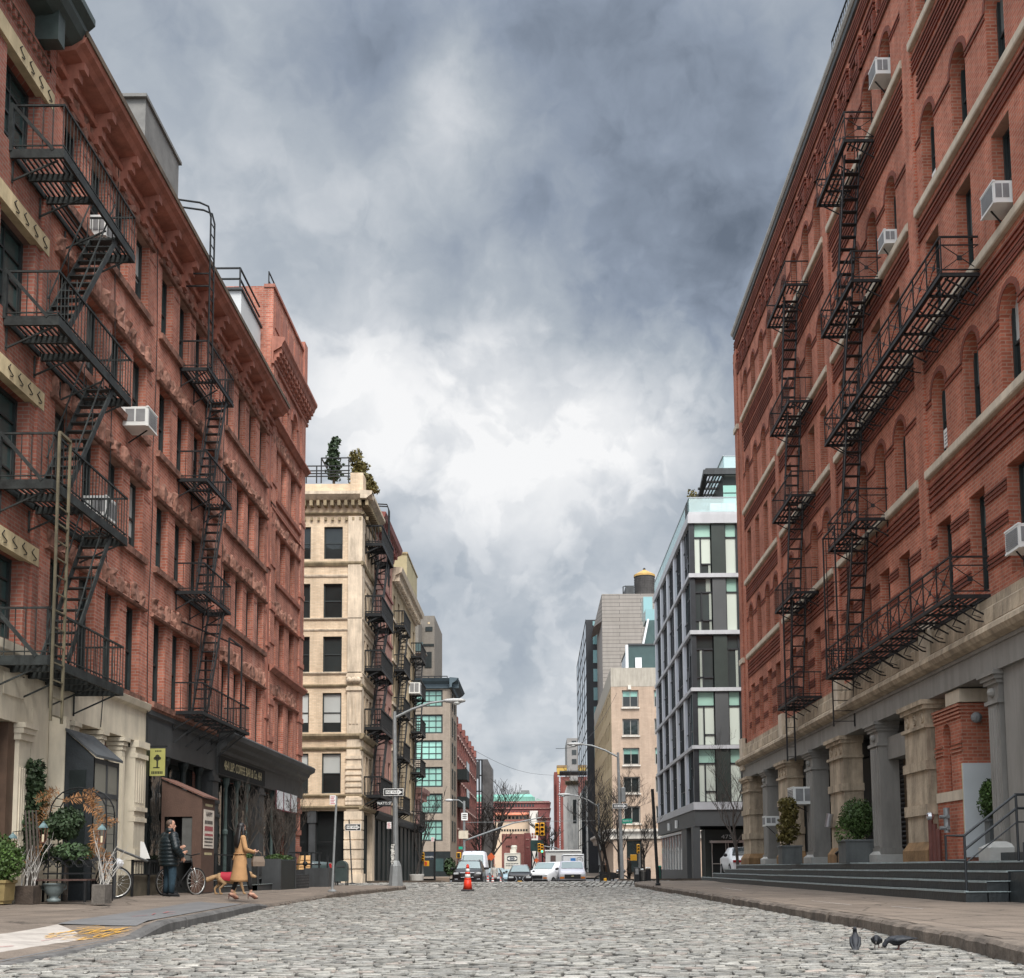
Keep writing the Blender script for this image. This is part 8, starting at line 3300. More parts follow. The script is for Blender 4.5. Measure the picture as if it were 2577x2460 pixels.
def eye_logo(t,x0,x1,y,zt,z0):
 xc,w=(x0+x1)/2,x1-x0
 zc,h=vz(2160,y),vz(2153,y)-vz(2167,y)
 k=M('truck_ink',(.035,.04,.045),.6,.2,4)
 wht=M('truck_white',(.55,.53,.48),.6,.1,2)
 mb=MB(k)
 n=20
 def se(a,b_,d,e=.55):
  return [(xc+a*math.copysign(abs(cos(q*2*pi/n)) ** e,cos(q*2*pi/n)),y-d,zc+b_*math.copysign(abs(sin(q*2*pi/n)) ** e,sin(q*2*pi/n))) for q in range(n)]
 mb.prism(se(w*.33,h*.50,.012),(0,.01,0))
 mb.use(wht)
 mb.prism([(xc+w*.29*cos(q*2*pi/n),y-.017,zc+h*.36*sin(q*2*pi/n)*(1-.25*abs(cos(q*2*pi/n)))) for q in range(n)],(0,.004,0))
 mb.use(k)
 mb.prism([(xc+w*.16*cos(q*2*pi/n),y-.022,zc+h*.40*sin(q*2*pi/n)) for q in range(n)],(0,.004,0))
 mb.use(M('truck_grey',(.22,.22,.22),.6,.1,4))
 mb.prism([(xc+w*.12*cos(q*2*pi/n),y-.027,zc+h*.30*sin(q*2*pi/n)) for q in range(n)],(0,.004,0))
 mb.use(k)
 mb.box(xc-w*.09,xc+w*.09,y-.030,y-.0275,zc-h*.06,zc+h*.06)
 for v in (2173,2178):
  for i in range(8):
   mb.box(x0+w*(.10+.10*i),x0+w*(.18+.10*i),y-.006,y-.001,vz(v+1.2,y),vz(v-1.2,y))
 part('logo',mb,t)
 mb=MB(MATS['truck_cream'])
 mb.box(xc-.3,xc+.5,y+2,y+3,zt,zt+.5)
 mb.lathe([(.4,0),(.42,.35),(.3,.55)],(xc+.2,y+2.5,zt+.5),10)
 part('roof_unit',mb,t)
box_truck('cream box truck with a black and white eye emblem on its back',1268,1308,2146,150,M('truck_cream',(.50,.47,.40),.6,.1,1.5,dirt=.2),eye_logo)
def blue_logo(t,x0,x1,y,zt,z0):
 w,h=x1-x0,zt-z0
 mb=MB(M('logo_blue',(.03,.14,.36),.5,.15,3))
 mb.box(x0+w*.36,x0+w*.60,y-.012,y-.001,vz(2168,y),vz(2160,y))
 part('logo',mb,t)
 mb=MB(m_acg)
 c=(x0+w*.80,vz(2164,y))
 for k in range(16):
  q0,q1=k*pi/8,(k+1)*pi/8
  mb.bar((c[0]+.26*cos(q0),y-.01,c[1]+.26*sin(q0)),(c[0]+.26*cos(q1),y-.01,c[1]+.26*sin(q1)),.05)
 mb.box(c[0]-.12,c[0]+.12,y-.012,y-.001,c[1]-.03,c[1]+.03)
 part('emblem',mb,t)
box_truck('white box truck with a blue panel and round emblem behind the silver van',1415,1468,2150,104,M('truck_plain_white',(.56,.56,.56),.6,.08,1.5,dirt=.2),blue_logo)
t=thing('site_trailer','long pale site trailer with a dark doorway behind the white vans','trailer',put(1410,125))
y=125
mb=MB(M('trailer_grey',(.34,.33,.31),.6,.1,1))
mb.box(ux(1372,y),ux(1460,y),y,y+4,gz(y)+.3,vz(2142,y))
part('body',mb,t)
mb=MB(M('trailer_roof',(.55,.54,.51),.6,.1,1))
mb.box(ux(1370,y),ux(1462,y),y-.15,y+4.1,vz(2142,y),vz(2139,y))
part('roof',mb,t)
mb=MB(M('dark_doorway',(.06,.035,.03),.8,.2,1))
mb.box(ux(1384,y),ux(1397,y),y-.03,y,gz(y)+.4,vz(2153,y))
part('doorway',mb,t)
for i,(u,y,r) in enumerate(((1236,112,.40),(1221,110,.36),(1350,160,.36))):
 x,z=ux(u,y,2150),vz([2155,2161,2165][i],y)
 t=thing('work_sign',['orange diamond work sign above the queue of cars','second orange diamond work sign, lower, beside the tall white van','small orange work sign near the box truck with the eye'][i],'road sign',(x,y,gz(y)),0,'orange work signs')
 mb=MB(M('sign_orange',(.42,.075,.02),.5,.1,4))
 mb.prism([(x-r,y,z),(x,y,z-r),(x+r,y,z),(x,y,z+r)],(0,.03,0))
 part('plate',mb,t)
 mb=MB(m_galv)
 mb.bar((x,y+.05,gz(y)),(x,y+.05,z),.06)
 part('post',mb,t)
# ---- traffic lights
def signal_head(t,x,y,z,n=3,s=1.0,lit=None):
 mb=MB(m_yel)
 mb.bbox(x-.17*s,x+.17*s,y,y+.3*s,z,z+n*.34*s,.03)
 part('head',mb,t)
 for k in range(n):
  zc=z+(k+.5)*.34*s
  mb=MB(m_blackp)
  mb.tube([(x,y-.01,zc),(x,y-.005,zc)],.125*s,14)
  l_=part('lens',mb,t)
  mb=MB(m_yel)
  for q in range(7):
   a0,a1=pi*q/7,pi*(q+1)/7
   mb.quad((x+.14*s*cos(a0),y-.0,zc+.14*s*sin(a0)),(x+.14*s*cos(a1),y-.0,zc+.14*s*sin(a1)),(x+.14*s*cos(a1),y-.2*s,zc+.14*s*sin(a1)-.03),(x+.14*s*cos(a0),y-.2*s,zc+.14*s*sin(a0)-.03))
  part('visor',mb,t)
  if lit == k:
   mb=MB(M('green_light',(.05,.9,.5),.3,.02,3,emit=3))
   mb.tube([(x,y-.02,zc),(x,y-.012,zc)],.11*s,14)
   part('lamp',mb,t)
YA=105.0
t=thing('traffic_signal','yellow traffic lights hanging from a long grey mast arm over the street','traffic light',(ux(1168,YA),YA,gz(YA)))
mb=MB(m_galv)
mb.tube([(ux(1168,YA),YA,gz(YA)),(ux(1168,YA),YA,vz(2015,YA,1168))],.11,8)
part('pole',mb,t)
mb=MB(m_galv)
mb.tube([(ux(1169,YA),YA,vz(2114,YA)),(ux(1290,YA),YA,vz(2071,YA)),(ux(1362,YA),YA,vz(2057,YA))],[.08,.06,.05],6)
mb.tube([(ux(1168,YA),YA,vz(2068,YA)),(ux(1500,YA),YA,vz(2066,YA))],.025,4)
part('mast_arm',mb,t)
signal_head(t,ux(1351,YA),YA-.2,vz(2102,YA),3,1.1)
signal_head(t,ux(1364,YA),YA-.4,vz(2103,YA),3,1.15)
mb=MB(m_galv)
mb.tube([(ux(1168,YA),YA,vz(2022,YA)),(ux(1155,YA),YA,vz(2012,YA)),(ux(1132,YA),YA,vz(2011,YA))],.05,6)
part('lamp_arm',mb,t)
mb=MB(MATS['lamp_housing'])
mb.ball((ux(1130,YA),YA,vz(2012,YA)),.2,8,6,1.9,1,.7)
part('luminaire',mb,t)
for (a,b_,c,d,lab,m_) in ((1161,1177,2045,2064,'white notice high on the mast-arm pole',m_sign_w),(1154,1178,2090,2110,'blank cream sign lower on the mast-arm pole',m_cream)):
 tt,p,x0,x1,z0,z1=plate('road_sign',lab,'road sign',a,b_,c,d,YA-.2,m_)
 if c<2080:
  mb=MB(m_sign_b)
  for k in range(3):
   mb.box(x0+.1,x1-.1,YA-.21,YA-.2005,z1-.2-k*.16,z1-.12-k*.16)
  part('print',mb,tt)
tt,p,*_=plate('street_name_sign','green street name sign on the far mast-arm pole','street sign',1154,1164,2130,2137,YA-.2,m_sign_g)
t=thing('traffic_signal','orange-boxed traffic light on the kerb beside the tall white van','traffic light',(ux(1154,92),92,gz(92)))
mb=MB(m_yel)
mb.bbox(ux(1148,92),ux(1160,92),92,92.3,vz(2158,92),vz(2143,92),.04)
part('head',mb,t)
mb=MB(m_blackp)
mb.box(ux(1150.5,92),ux(1157.5,92),91.97,92,vz(2156,92),vz(2145,92))
part('lens',mb,t)
mb=MB(m_galv)
mb.bar((ux(1154,92),92.2,gz(92)),(ux(1154,92),92.2,vz(2158,92)),.1)
part('pole',mb,t)
t=thing('traffic_signal','distant traffic light showing green on a thin arm above the trailer','traffic light',(ux(1400,170),170,gz(170)))
mb=MB(m_galv)
mb.tube([(ux(1415,170),170,gz(170)),(ux(1415,170),170,vz(2142,170)),(ux(1398,170),170,vz(2134,170)),(ux(1360,170),170,vz(2128,170))],.09,6)
part('mast_arm',mb,t)
signal_head(t,ux(1356,170),169.6,vz(2144,170),3,1.25)
signal_head(t,ux(1363,170),169.6,vz(2146,170),3,1.25,0)
t=thing('traffic_signal','yellow traffic light and walk signal on a post by the white bowl planter','traffic light',(ux(1063,78),78,gz(78)))
mb=MB(m_galv)
mb.tube([(ux(1063,78),78.2,gz(78)),(ux(1063,78),78.2,vz(2143,78))],.06,8)
part('pole',mb,t)
signal_head(t,ux(1065,78),77.9,vz(2164,78),3,.55)
mb=MB(m_yel)
mb.bbox(ux(1067,78),ux(1080,78),77.9,78.2,vz(2177,78),vz(2164,78),.03)
part('walk_box',mb,t)
mb=MB(M('walk_red',(.45,.05,.02),.5,.1,5))
mb.box(ux(1069.5,78),ux(1075,78),77.88,77.9,vz(2175,78),vz(2166,78))
part('walk_lens',mb,t)
t=thing('traffic_signal','yellow traffic light with a walk box on a post beside the litter bins','traffic light',(ux(1608,58),58,.25))
y=58
mb=MB(m_galv)
mb.tube([(ux(1608,y),y+.2,gz(y)),(ux(1607,y),y+.2,vz(2126,y))],.06,8)
part('pole',mb,t)
signal_head(t,ux(1604,y),y-.1,vz(2147,y,1604),3,.46)
mb=MB(m_yel)
mb.bbox(ux(1584,y),ux(1600,y),y-.1,y+.15,vz(2165,y,1590),vz(2150,y,1590),.02)
part('walk_box',mb,t)
# ---- right side of the crossing
YRL=64.0
SR=pole_lamp('grey lamp post with a straight arm in front of the beige brick block',1563,2222,YRL,1893,1462,1872,1555,False)
mb=MB(m_galv)
mb.bbox(ux(1563,YRL),ux(1574,YRL),YRL-.12,YRL+.2,vz(2017,YRL,1568),vz(1981,YRL,1568),.04)
solo('equipment_box',mb,'tall grey equipment box strapped to the lamp post by the beige block','equipment box')
one_way('one-way sign on the lamp post by the beige block',1541,1578,2022,2034,YRL-.2)
t,p,x0,x1,z0,z1=plate('street_name_sign','teal green street name sign below the one-way sign','street sign',1565,1590,2060,2072,YRL-.2,m_sign_g)
lettering('WATTS ST',((x0+x1)/2,YRL-.21,(z0+z1)/2),.15,m_sign_w,'F',p,.7)
pole_lamp('farther thin lamp post with its arm over the silver van',1508,2216,80,2020,1432,1999,1506,False)
mb=MB(m_iron)
yb_=at(1652,2228,z=.15).y
mb.tube([(ux(1652,yb_),yb_,.14),(ux(1642,yb_),yb_,vz(1985,yb_,1642))],.055,8)
mb.lathe([(.09,0),(.09,.08),(.06,.1)],(ux(1652,yb_),yb_,.14),8)
solo('black_pole',mb,'plain black leaning pole without a sign, beside the litter bins','pole')
def litter_bin(lab,u0,u1,v0,v1,y,mat,bag):
 x0,x1,zb,zt=ux(u0,y),ux(u1,y),vz(v1,y,u0),vz(v0,y,u0)
 xc,r=(x0+x1)/2,(x1-x0)/2
 t=thing('litter_bin',lab,'litter bin',(xc,y,zb),0,'litter bins on the corner')
 mb=MB(mat)
 mb.lathe([(r*.86,0),(r*.9,.05),(r,zt-zb-.05),(r*1.06,zt-zb)],(xc,y,zb),14)
 part('drum',mb,t)
 mb=MB(m_blackp)
 for k in range(14):
  q=k*pi/7
  mb.bar((xc+r*.92*cos(q),y+r*.92*sin(q),zb+.08),(xc+r*1.02*cos(q),y+r*1.02*sin(q),zt-.06),.025)
 part('slats',mb,t)
 if bag:
  mb=MB(m_ac)
  for k in range(4):
   mb.ball((xc+RNG.normal()*r*.4,y+RNG.normal()*.1,zt+.04),r*.42,7,5,1,1,.7)
  part('rubbish',mb,t)
litter_bin('steel litter bin overflowing with white rubbish at the kerb corner',1607,1622,2190,2227,50.0,M('bin_steel',(.20,.19,.17),.4,.4,5,metal=.5),True)
litter_bin('black litter bin with a white lid of rubbish next to the steel one',1621,1634,2186,2228,50.2,m_blackp,True)
litter_bin('green litter bin against the wall of the modern building',1653,1661,2178,2217,63,m_sign_g,False)
t=thing('newspaper_box','squat black newspaper box with a pale front beside the steel bin','newspaper box',(ux(1600,49.5),49.5,.17))
y=49.6
mb=MB(m_blackp)
mb.bbox(ux(1594,y),ux(1607,y),y,y+.45,vz(2227,y,1600),vz(2182,y,1600),.03)
part('case',mb,t)
mb=MB(m_acg)
mb.box(ux(1596,y),ux(1604,y),y-.015,y,vz(2200,y,1600),vz(2185,y,1600))
part('window',mb,t)
mb=MB(m_yel)
mb.bbox(ux(1517,70),ux(1524,70),70,70.3,vz(2219,70),vz(2211,70),.02)
solo('crate',mb,'small yellow crate on the far kerb among the people','crate')
for i,u in enumerate((1528,1546)):
 t=thing('motorbike',['dark motorbike with a pale headlamp on the far kerb','second dark motorbike, under the bare kerb trees'][i],'motorbike',(ux(u,74),74+i,gz(74)+.13),0,'motorbikes on the far kerb')
 x,y,z=t.location
 for c in (-.6,.6):
  mb=MB(m_tyre)
  mb.tube([(x+c+.28*cos(q*pi/8),y,z+.3+.28*sin(q*pi/8)) for q in range(17)],.05,5,cap=False)
  part('wheel',mb,t)
 mb=MB(m_blackp)
 mb.bar((x-.55,y,z+.45),(x+.5,y,z+.6),.18,.3)
 mb.bar((x-.6,y,z+.78),(x+.1,y,z+.72),.22,.1)
 mb.bar((x+.4,y,z+.5),(x+.62,y,z+1.0),.05)
 part('body',mb,t)
 mb=MB(m_chrome)
 mb.ball((x+.62,y-.05,z+.85),.12,8,6)
 part('headlight',mb,t)
# ---- planters and pipes on the loading platform
def box_planter(lab,u0,u1,v0,v1,y):
 x0,x1,zb,zt=ux(u0,y),ux(u1,y),vz(v1,y,u0),vz(v0,y,u0)
 t=thing('planter',lab,'planter',((x0+x1)/2,y,zb),0,'grey planters on the loading steps')
 w=x1-x0
 mb=MB(M('planter_grey',(.105,.112,.11),.6,.15,3,.1,dirt=.3))
 mb.bbox(x0+.02,x1-.02,y,y+w-.04,ZT,zt-.03,.01)
 mb.bbox(x0-.01,x1+.01,y-.03,y+w,zt-.05,zt,.01)
 for q in (x0+.02,x1-.10):
  mb.box(q,q+.08,y-.015,y,ZT,zt-.05)
 mb.box(x0+.1,x1-.1,y-.015,y,ZT,ZT+.08)
 part('box',mb,t)
 return (x0+x1)/2,y+w/2,zt
p1=box_planter('grey planter with the clipped round bush beside the rolling shutter',2122,2198,2112,2165,31.4)
potted('clipped_bush','dense clipped round bush in front of the rolling shutter','bush',2158,2014,2118,2112,2204,p1[1],m_leaf_b,5200,.035,600,p1[2])
p2=box_planter('grey planter with the open evergreen beside the bracketed air conditioner',1963,2016,2127,2170,37.3)
shrub('evergreen','loose olive evergreen in a grey planter by the bracketed air conditioner',(p2[0]-.05,p2[1],p2[2]-.05),vz(2008,p2[1],1975)-p2[2],.52,91,m_leaf_m,'shrub',None,2600,.05,.45,.12)
p3=box_planter('grey planter half hidden behind the stair rails',2484,2521,2060,2136,24.0)
potted('clipped_bush','dark clipped bush between the white panel and the near iron pier','bush',2502,1958,2066,2478,2526,p3[1],m_leaf_b,2600,.03,640,p3[2])
t=thing('standpipe','rust-red standpipes with brass caps and a grey hydrant valve by the brick pier','standpipe',(9.0,26.2,ZT))
mb=MB(M('pipe_red',(.13,.045,.035),.6,.25,4,.1))
for s_ in (26.45,26.2,25.95):
 mb.tube([FR.P(s_,ZT,.22),FR.P(s_,1.85-(26.45-s_)*.5,.22)],.06,8)
part('pipe',mb,t)
mb=MB(m_chrome)
mb.ball(FR.P(26.45,1.9,.22),.10,8,6)
part('cap',mb,t)
mb=MB(m_galv)
mb.tube([FR.P(25.5,1.5,.18),FR.P(25.5,2.05,.18)],.07,8)
for z in (1.6,1.85):
 mb.tube([FR.P(25.35,z,.2),FR.P(25.65,z,.2)],.045,8)
 mb.tube([FR.P(25.5,z,.18),FR.P(25.5,z,.34)],.04,8)
part('valve',mb,t)
t=thing('ash_can','leaning steel cylinder ash can on the grey-green door','ash can',(9.1,36.4,1.8))
mb=MB(m_alloy)
mb.tube([(8.75,34.9,1.95),(8.82,34.9,2.35)],.11,12)
part('cylinder',mb,t)
mb=MB(m_iron)
mb.tube([(8.98,34.6,ZT),(8.98,34.6,1.1),(8.9,34.6,1.2)],.08,8)
solo('vent_pipe',mb,'short black hooded pipe at the foot of the stone pier','pipe')
mb=MB(MATS['pale_iron_base'])
mb.add([(8.7,22.3,.85),(9.3,22.3,.85),(9.3,22.9,.85),(8.7,22.9,.85),(8.7,22.3,1.12),(9.3,22.3,1.12),(9.3,22.9,1.12),(8.7,22.9,1.12),(8.9,22.5,1.24),(9.1,22.5,1.24),(9.1,22.7,1.24),(8.9,22.7,1.24)],
 [(0,1,5,4),(1,2,6,5),(2,3,7,6),(3,0,4,7),(4,5,9,8),(5,6,10,9),(6,7,11,10),(7,4,8,11),(8,9,10,11)])
solo('bollard_block',mb,'pale faceted stone block at the foot of the near iron pier','block')
t=thing('wall_camera','round grey security lamp on the side of the brick pier','lamp',(9.3,24.7,3.9))
mb=MB(m_acg)
mb.ball((9.45,24.65,3.95),.12,9,6)
mb.tube([(9.45,24.86,4.0),(9.45,24.65,4.02)],.04,6)
part('globe',mb,t)
# ---- left side beyond the crossing
t=thing('bowl_planter','large white bowl planter with a bare tree before the pink house','planter',(ux(1049,76),76,gz(76)+.13))
c=(ux(1049,76),76,gz(76)+.13)
mb=MB(M('white_bowl',(.52,.51,.48),.7,.08,2,.1,dirt=.2))
k=(ux(1068,76)-ux(1030,76))/2
mb.lathe([(k*.6,0),(k*.75,.1),(k*.95,.6),(k*1.0,.72),(k*1.0,.78),(k*.9,.78)],c,20)
part('bowl',mb,t)
mb=MB(M('planter_concrete',(.20,.155,.12),.85,.2,2,.2))
mb.bbox(ux(1096,82),ux(1130,82),82,83,gz(82)+.1,gz(82)+.75,.04)
solo('planter',mb,'square brown concrete planter beside the parked black SUV','planter')
potted('bush','dark upright bush between the green-windowed block and the black SUV','bush',1130,2155,2205,1116,1145,84,m_leaf_d,600,.14,700,gz(84))
t,p,x0,x1,z0,z1=plate('shop_sign','dark blue shop sign with pale lettering at the foot of the green-windowed block','shop sign',1066,1093,2144,2163,90,M('sign_navy',(.025,.035,.05),.5,.2,4))
lettering('CLEANERS',((x0+x1)/2,89.98,z0+(z1-z0)*.35),.19,m_sign_w,'F',p,.8)
mb=MB(m_iron)
mb.tube([(ux(1094,72),72,gz(72)),(ux(1094,72),72,vz(2108,72))],.06,8)
solo('sign_post',mb,'black post in front of the green-windowed block','sign post','sign posts')
parking('small faded sign on the black post',1085,1093,2106,2117,71.9)
# ---- bare trees
def tree(lab,base,h,r,seed,lev=4,group='bare street trees',mat=None,**k):
 t=thing('bare_tree',lab,'tree',base,0,group)
 mb=MB(mat or m_bark_d)
 bare_tree(mb,base,h,r,seed,lev,**k)
 part('branches',mb,t)
 return t
tree('bare tree rising from the white bowl planter',(ux(1049,76),76,gz(76)+.8),6.6,.09,5,3,lean=(.12,0),spread=.5,tip=.012)
tree('bare tree behind the lamp post at the beige block',(ux(1532,72),72,gz(72)),7.6,.10,7,4,tip=.008)
tree('bare tree between the silver van and the beige block',(ux(1515,78),78,gz(78)),7.4,.10,12,4,tip=.009)
tree('bare tree right of the lamp post, reaching over the beige shop cornice',(ux(1557,70),70,gz(70)),7.4,.09,17,4,tip=.008)
tree('short spreading bare tree behind the litter bins',(ux(1616,69),69,gz(69)),4.6,.08,23,4,tip=.007,first=.15,spread=.5)
tree('bare tree with pale twigs before the entrance numbered 475',(9.35,54.6,.1),6.4,.085,29,4,mat=m_bark,tip=.005,spread=.5)
tree('great bare dark tree at the foot of the sheeted shaft',(ux(1224,205),205,gz(205)),17,.42,37,4,lean=(.16,0),tip=.03,spread=.60,first=.25)
tree('bare dark tree in front of the far brick block',(ux(1210,190),190,gz(190)),12,.32,41,4,tip=.03,spread=.6,first=.15)
tree('hazy brown bare tree beyond the green traffic light',(ux(1385,230),230,gz(230)),13,.3,43,4,tip=.05,spread=.6,first=.15,mat=m_bark)
for i,(ya,xa,za,yb2,xb2,zb2,lab) in enumerate(((150,-9.0,16.5,190,2.5,16.0,'thin cable slung across the far street in front of the sky'),(64,ux(1556,64),10.5,60,ux(1400,60),7.0,'thin cable sloping from the lamp post by the beige block'))):
 mb=MB(m_iron)
 pts=[(xa+(xb2-xa)*f/10,ya+(yb2-ya)*f/10,za+(zb2-za)*f/10-sin(pi*f/10)*1.0) for f in range(11)]
 mb.tube(pts,.02 if i == 0 else .012,4)
 solo('cable',mb,lab,'cable')
# ================================================================== PEOPLE AND ANIMALS
m_skin=M('skin',(.48,.27,.19),.55,.08,9)
m_hair_d=M('dark_hair',(.012,.010,.010),.5,.4,30)
m_hair_b=M('grey_brown_hair',(.09,.06,.045),.6,.4,30)
def remesh(o,v,it=4):
 m=o.modifiers.new('remesh','REMESH')
 m.mode='VOXEL'
 m.voxel_size=v
 m.use_smooth_shade=True
 s=o.modifiers.new('smooth','SMOOTH')
 s.factor,s.iterations=.5,it
 return o
def ell(c,rx,ry,n=14,tilt=0.0):
 return [(c[0]+rx*cos(2*pi*k/n),c[1]+ry*sin(2*pi*k/n),c[2]+tilt*rx*cos(2*pi*k/n)) for k in range(n)]
def hand(mb,w,d,nrm,thumb,k=1.0):
 """Palm, four unequal curled fingers and a thumb from the side of the palm."""
 w,d,nrm=Vector(w),Vector(d).normalized(),Vector(nrm).normalized()
 s=d.cross(nrm).normalized()
 rings=[]
 for f,hw_,th in ((0,.026,.022),(.04,.040,.016),(.085,.042,.014)):
  c=w+d*f*k
  rings.append([c+s*hw_*k*cos(q*pi/4)+nrm*th*k*sin(q*pi/4) for q in range(8)])
 mb.loft(rings)
 for i,l_ in enumerate((.066,.076,.070,.054)):
  b=w+d*.08*k+s*(.030-.020*i)*thumb*k
  p1=b+(d*.92+nrm*.35)*l_*.5*k
  p2=p1+(d*.45+nrm*.85)*l_*.55*k
  mb.tube([b,p1,p2],[.0105*k,.0095*k,.008*k],6)
 b=w+d*.03*k+s*.036*thumb*k
 p1=b+(d*.5+s*thumb*.7+nrm*.2).normalized()*.038*k
 mb.tube([b,p1,p1+(d*.8+nrm*.4).normalized()*.03*k],[.013*k,.011*k,.009*k],6)
def person(lab,loc,rz,H,legs,arms,cloth,hair,turn=0.0,group=None,lod=False):
 """legs/arms: joint lists per side (left +y, right -y); the figure faces local +x. cloth: dict of garments."""
 t=thing('person',lab,'person',loc,rz,group)
 k=H/1.76
 S=lambda p:Vector(p)*k
 mb=MB(m_skin)
 mb.loft([ell(S((-.01,0,.86)),.11*k,.155*k),ell(S((0,0,.95)),.115*k,.165*k),ell(S((.0,0,1.08)),.095*k,.14*k),ell(S((0,0,1.28)),.115*k,.17*k),ell(S((-.01,0,1.42)),.085*k,.17*k),ell(S((-.01,0,1.48)),.06*k,.09*k)])
 mb.tube([S((-.01,0,1.42)),S((.0,0,1.56))],[.06*k,.055*k],10)
 hc=S((.02,0,1.645))
 ct,sn=cos(turn),sin(turn)
 hd=lambda x,y,z:hc+Vector((x*ct-y*sn,x*sn+y*ct,z))*k
 mb.lathe([(.004,-.118),(.045,-.112),(.062,-.08),(.072,-.03),(.078,.02),(.074,.06),(.055,.098),(.02,.115),(.004,.117)],hc,14,1.16*k,.98*k) if k>.999 else mb.lathe([(r*k,z*k) for r,z in ((.004,-.118),(.045,-.112),(.062,-.08),(.072,-.03),(.078,.02),(.074,.06),(.055,.098),(.02,.115),(.004,.117))],hc,14,1.16,.98)
 mb.tube([hd(.075,0,.012),hd(.092,0,-.012),hd(.108,0,-.034),hd(.085,0,-.042)],[.008*k,.011*k,.014*k,.010*k],6)
 mb.ball(hd(.062,0,-.100),.022*k,8,6)
 mb.ball(hd(.083,0,-.066),.013*k,8,5,1,1.9,.7)
 for s_ in (-1,1):
  mb.ball(hd(-.005,s_*.076,-.01),.026*k,8,6,.75,.35,1.15)
 for (hip,kn,an),s_ in zip(legs,(1,-1)):
  mb.tube([S(hip),S(kn),S(an)],[.082*k,.052*k,.036*k],10)
  mb.ball(S(kn),.052*k,8,6)
  fa=S(an)
  mb.tube([fa+Vector((-.05,0,-.045))*k,fa+Vector((.05,0,-.055))*k,fa+Vector((.15,0,cloth.get('toe',-.068)))*k],[.036*k,.036*k,.026*k],8)
 for (sh,el,wr,hdir,hn),s_ in zip(arms,(1,-1)):
  mb.tube([S(sh),S(el),S(wr)],[.050*k,.038*k,.026*k],10)
  mb.ball(S(sh),.055*k,8,6)
  hand(mb,S(wr),hdir,hn,s_,k)
 b=lpart('body',mb,t,True)
 remesh(b,.009 if not lod else .02,2)
 mb=MB(m_blackp)
 for s_ in (-1,1):
  mb.ball(hd(.083,s_*.032,.006),.008*k,6,5)
  mb.bar(hd(.087,s_*.018,.026),hd(.082,s_*.05,.028),.007*k)
 lpart('eyes',mb,t)
 # hair
 mb=MB(hair['mat'])
 mb.lathe([(r*k,z*k) for r,z in ((.070,-.03),(.084,.01),(.085,.045),(.072,.085),(.045,.112),(.004,.126))],hc+Vector((-.018*ct,-.018*sn,.004))*k,12,1.15,1.0)
 mb.ball(hd(-.055,0,-.02),.068*k,10,7,.75,1.0,1.1)
 if hair.get('long'):
  mb.loft([ell(hd(-.05,0,.03),.05*k,.085*k),ell(hd(-.075,0,-.08),.055*k,.105*k),ell(hd(-.10,0,-.20),.075*k,.14*k),ell(hd(-.12,0,-.34),.065*k,.14*k),ell(hd(-.13,0,-.46),.03*k,.09*k)])
  for s_ in (-1,1):
   mb.tube([hd(-.01,s_*.075,.03),hd(-.01,s_*.09,-.09),hd(-.03,s_*.10,-.24),hd(-.06,s_*.10,-.36)],[.03*k,.04*k,.038*k,.012*k],8)
 lpart('hair',mb,t,True)
 # trousers
 mb=MB(cloth['legs'])
 fl=cloth.get('fit',1.2)
 for (hip,kn,an),s_ in zip(legs,(1,-1)):
  e=S(kn).lerp(S(an),cloth.get('hem',1.0))
  mb.tube([S(hip)+Vector((0,0,.06))*k,S(hip),S(hip).lerp(S(kn),.5),S(kn),S(kn).lerp(e,.5),e],[.10*k,.098*k*fl ** .5,.082*k*fl ** .6,.060*k*fl,.050*k*fl,.046*k*fl],12)
 mb.loft([ell(S((-.01,0,.83)),.12*k,.165*k),ell(S((0,0,.95)),.125*k,.175*k),ell(S((0,0,1.05)),.115*k,.16*k)])
 lpart('trousers',mb,t,True)
 # coat
 mb=MB(cloth['coat'])
 rings=[]
 for z,rx,ry,x in cloth['rings']:
  rings.append(ell(S((x,0,z)),rx*k,ry*k,18))
 mb.loft(rings)
 lpart('coat',mb,t,True)
 for (sh,el,wr,hdir,hn),s_ in zip(arms,(1,-1)):
  mb=MB(cloth['coat'])
  pts,rr=[],[]
  a,b_,c=S(sh),S(el),S(wr)
  n=28 if cloth.get('puff') else 14
  for i in range(n+1):
   f=i/n*2
   p=a.lerp(b_,f) if f<1 else b_.lerp(c,(f-1)*.97)
   w=cloth['sleeve']*(1-.18*f)
   pts.append(p)
   rr.append(w*k*(1+cloth.get('puff',0)*(2*abs(sin(i*pi/4))-1)))
  mb.tube(pts,rr,12)
  mb.ball(a,cloth['sleeve']*1.08*k,10,7)
  lpart('sleeve',mb,t,True)
 mb=MB(cloth['coat'])
 mb.lathe([(.075*k,0),(.082*k,.05*k),(.074*k,cloth.get('collar',.085)*k)],S((-.012,0,1.46)),14,1.1,1.15)
 lpart('collar',mb,t,True)
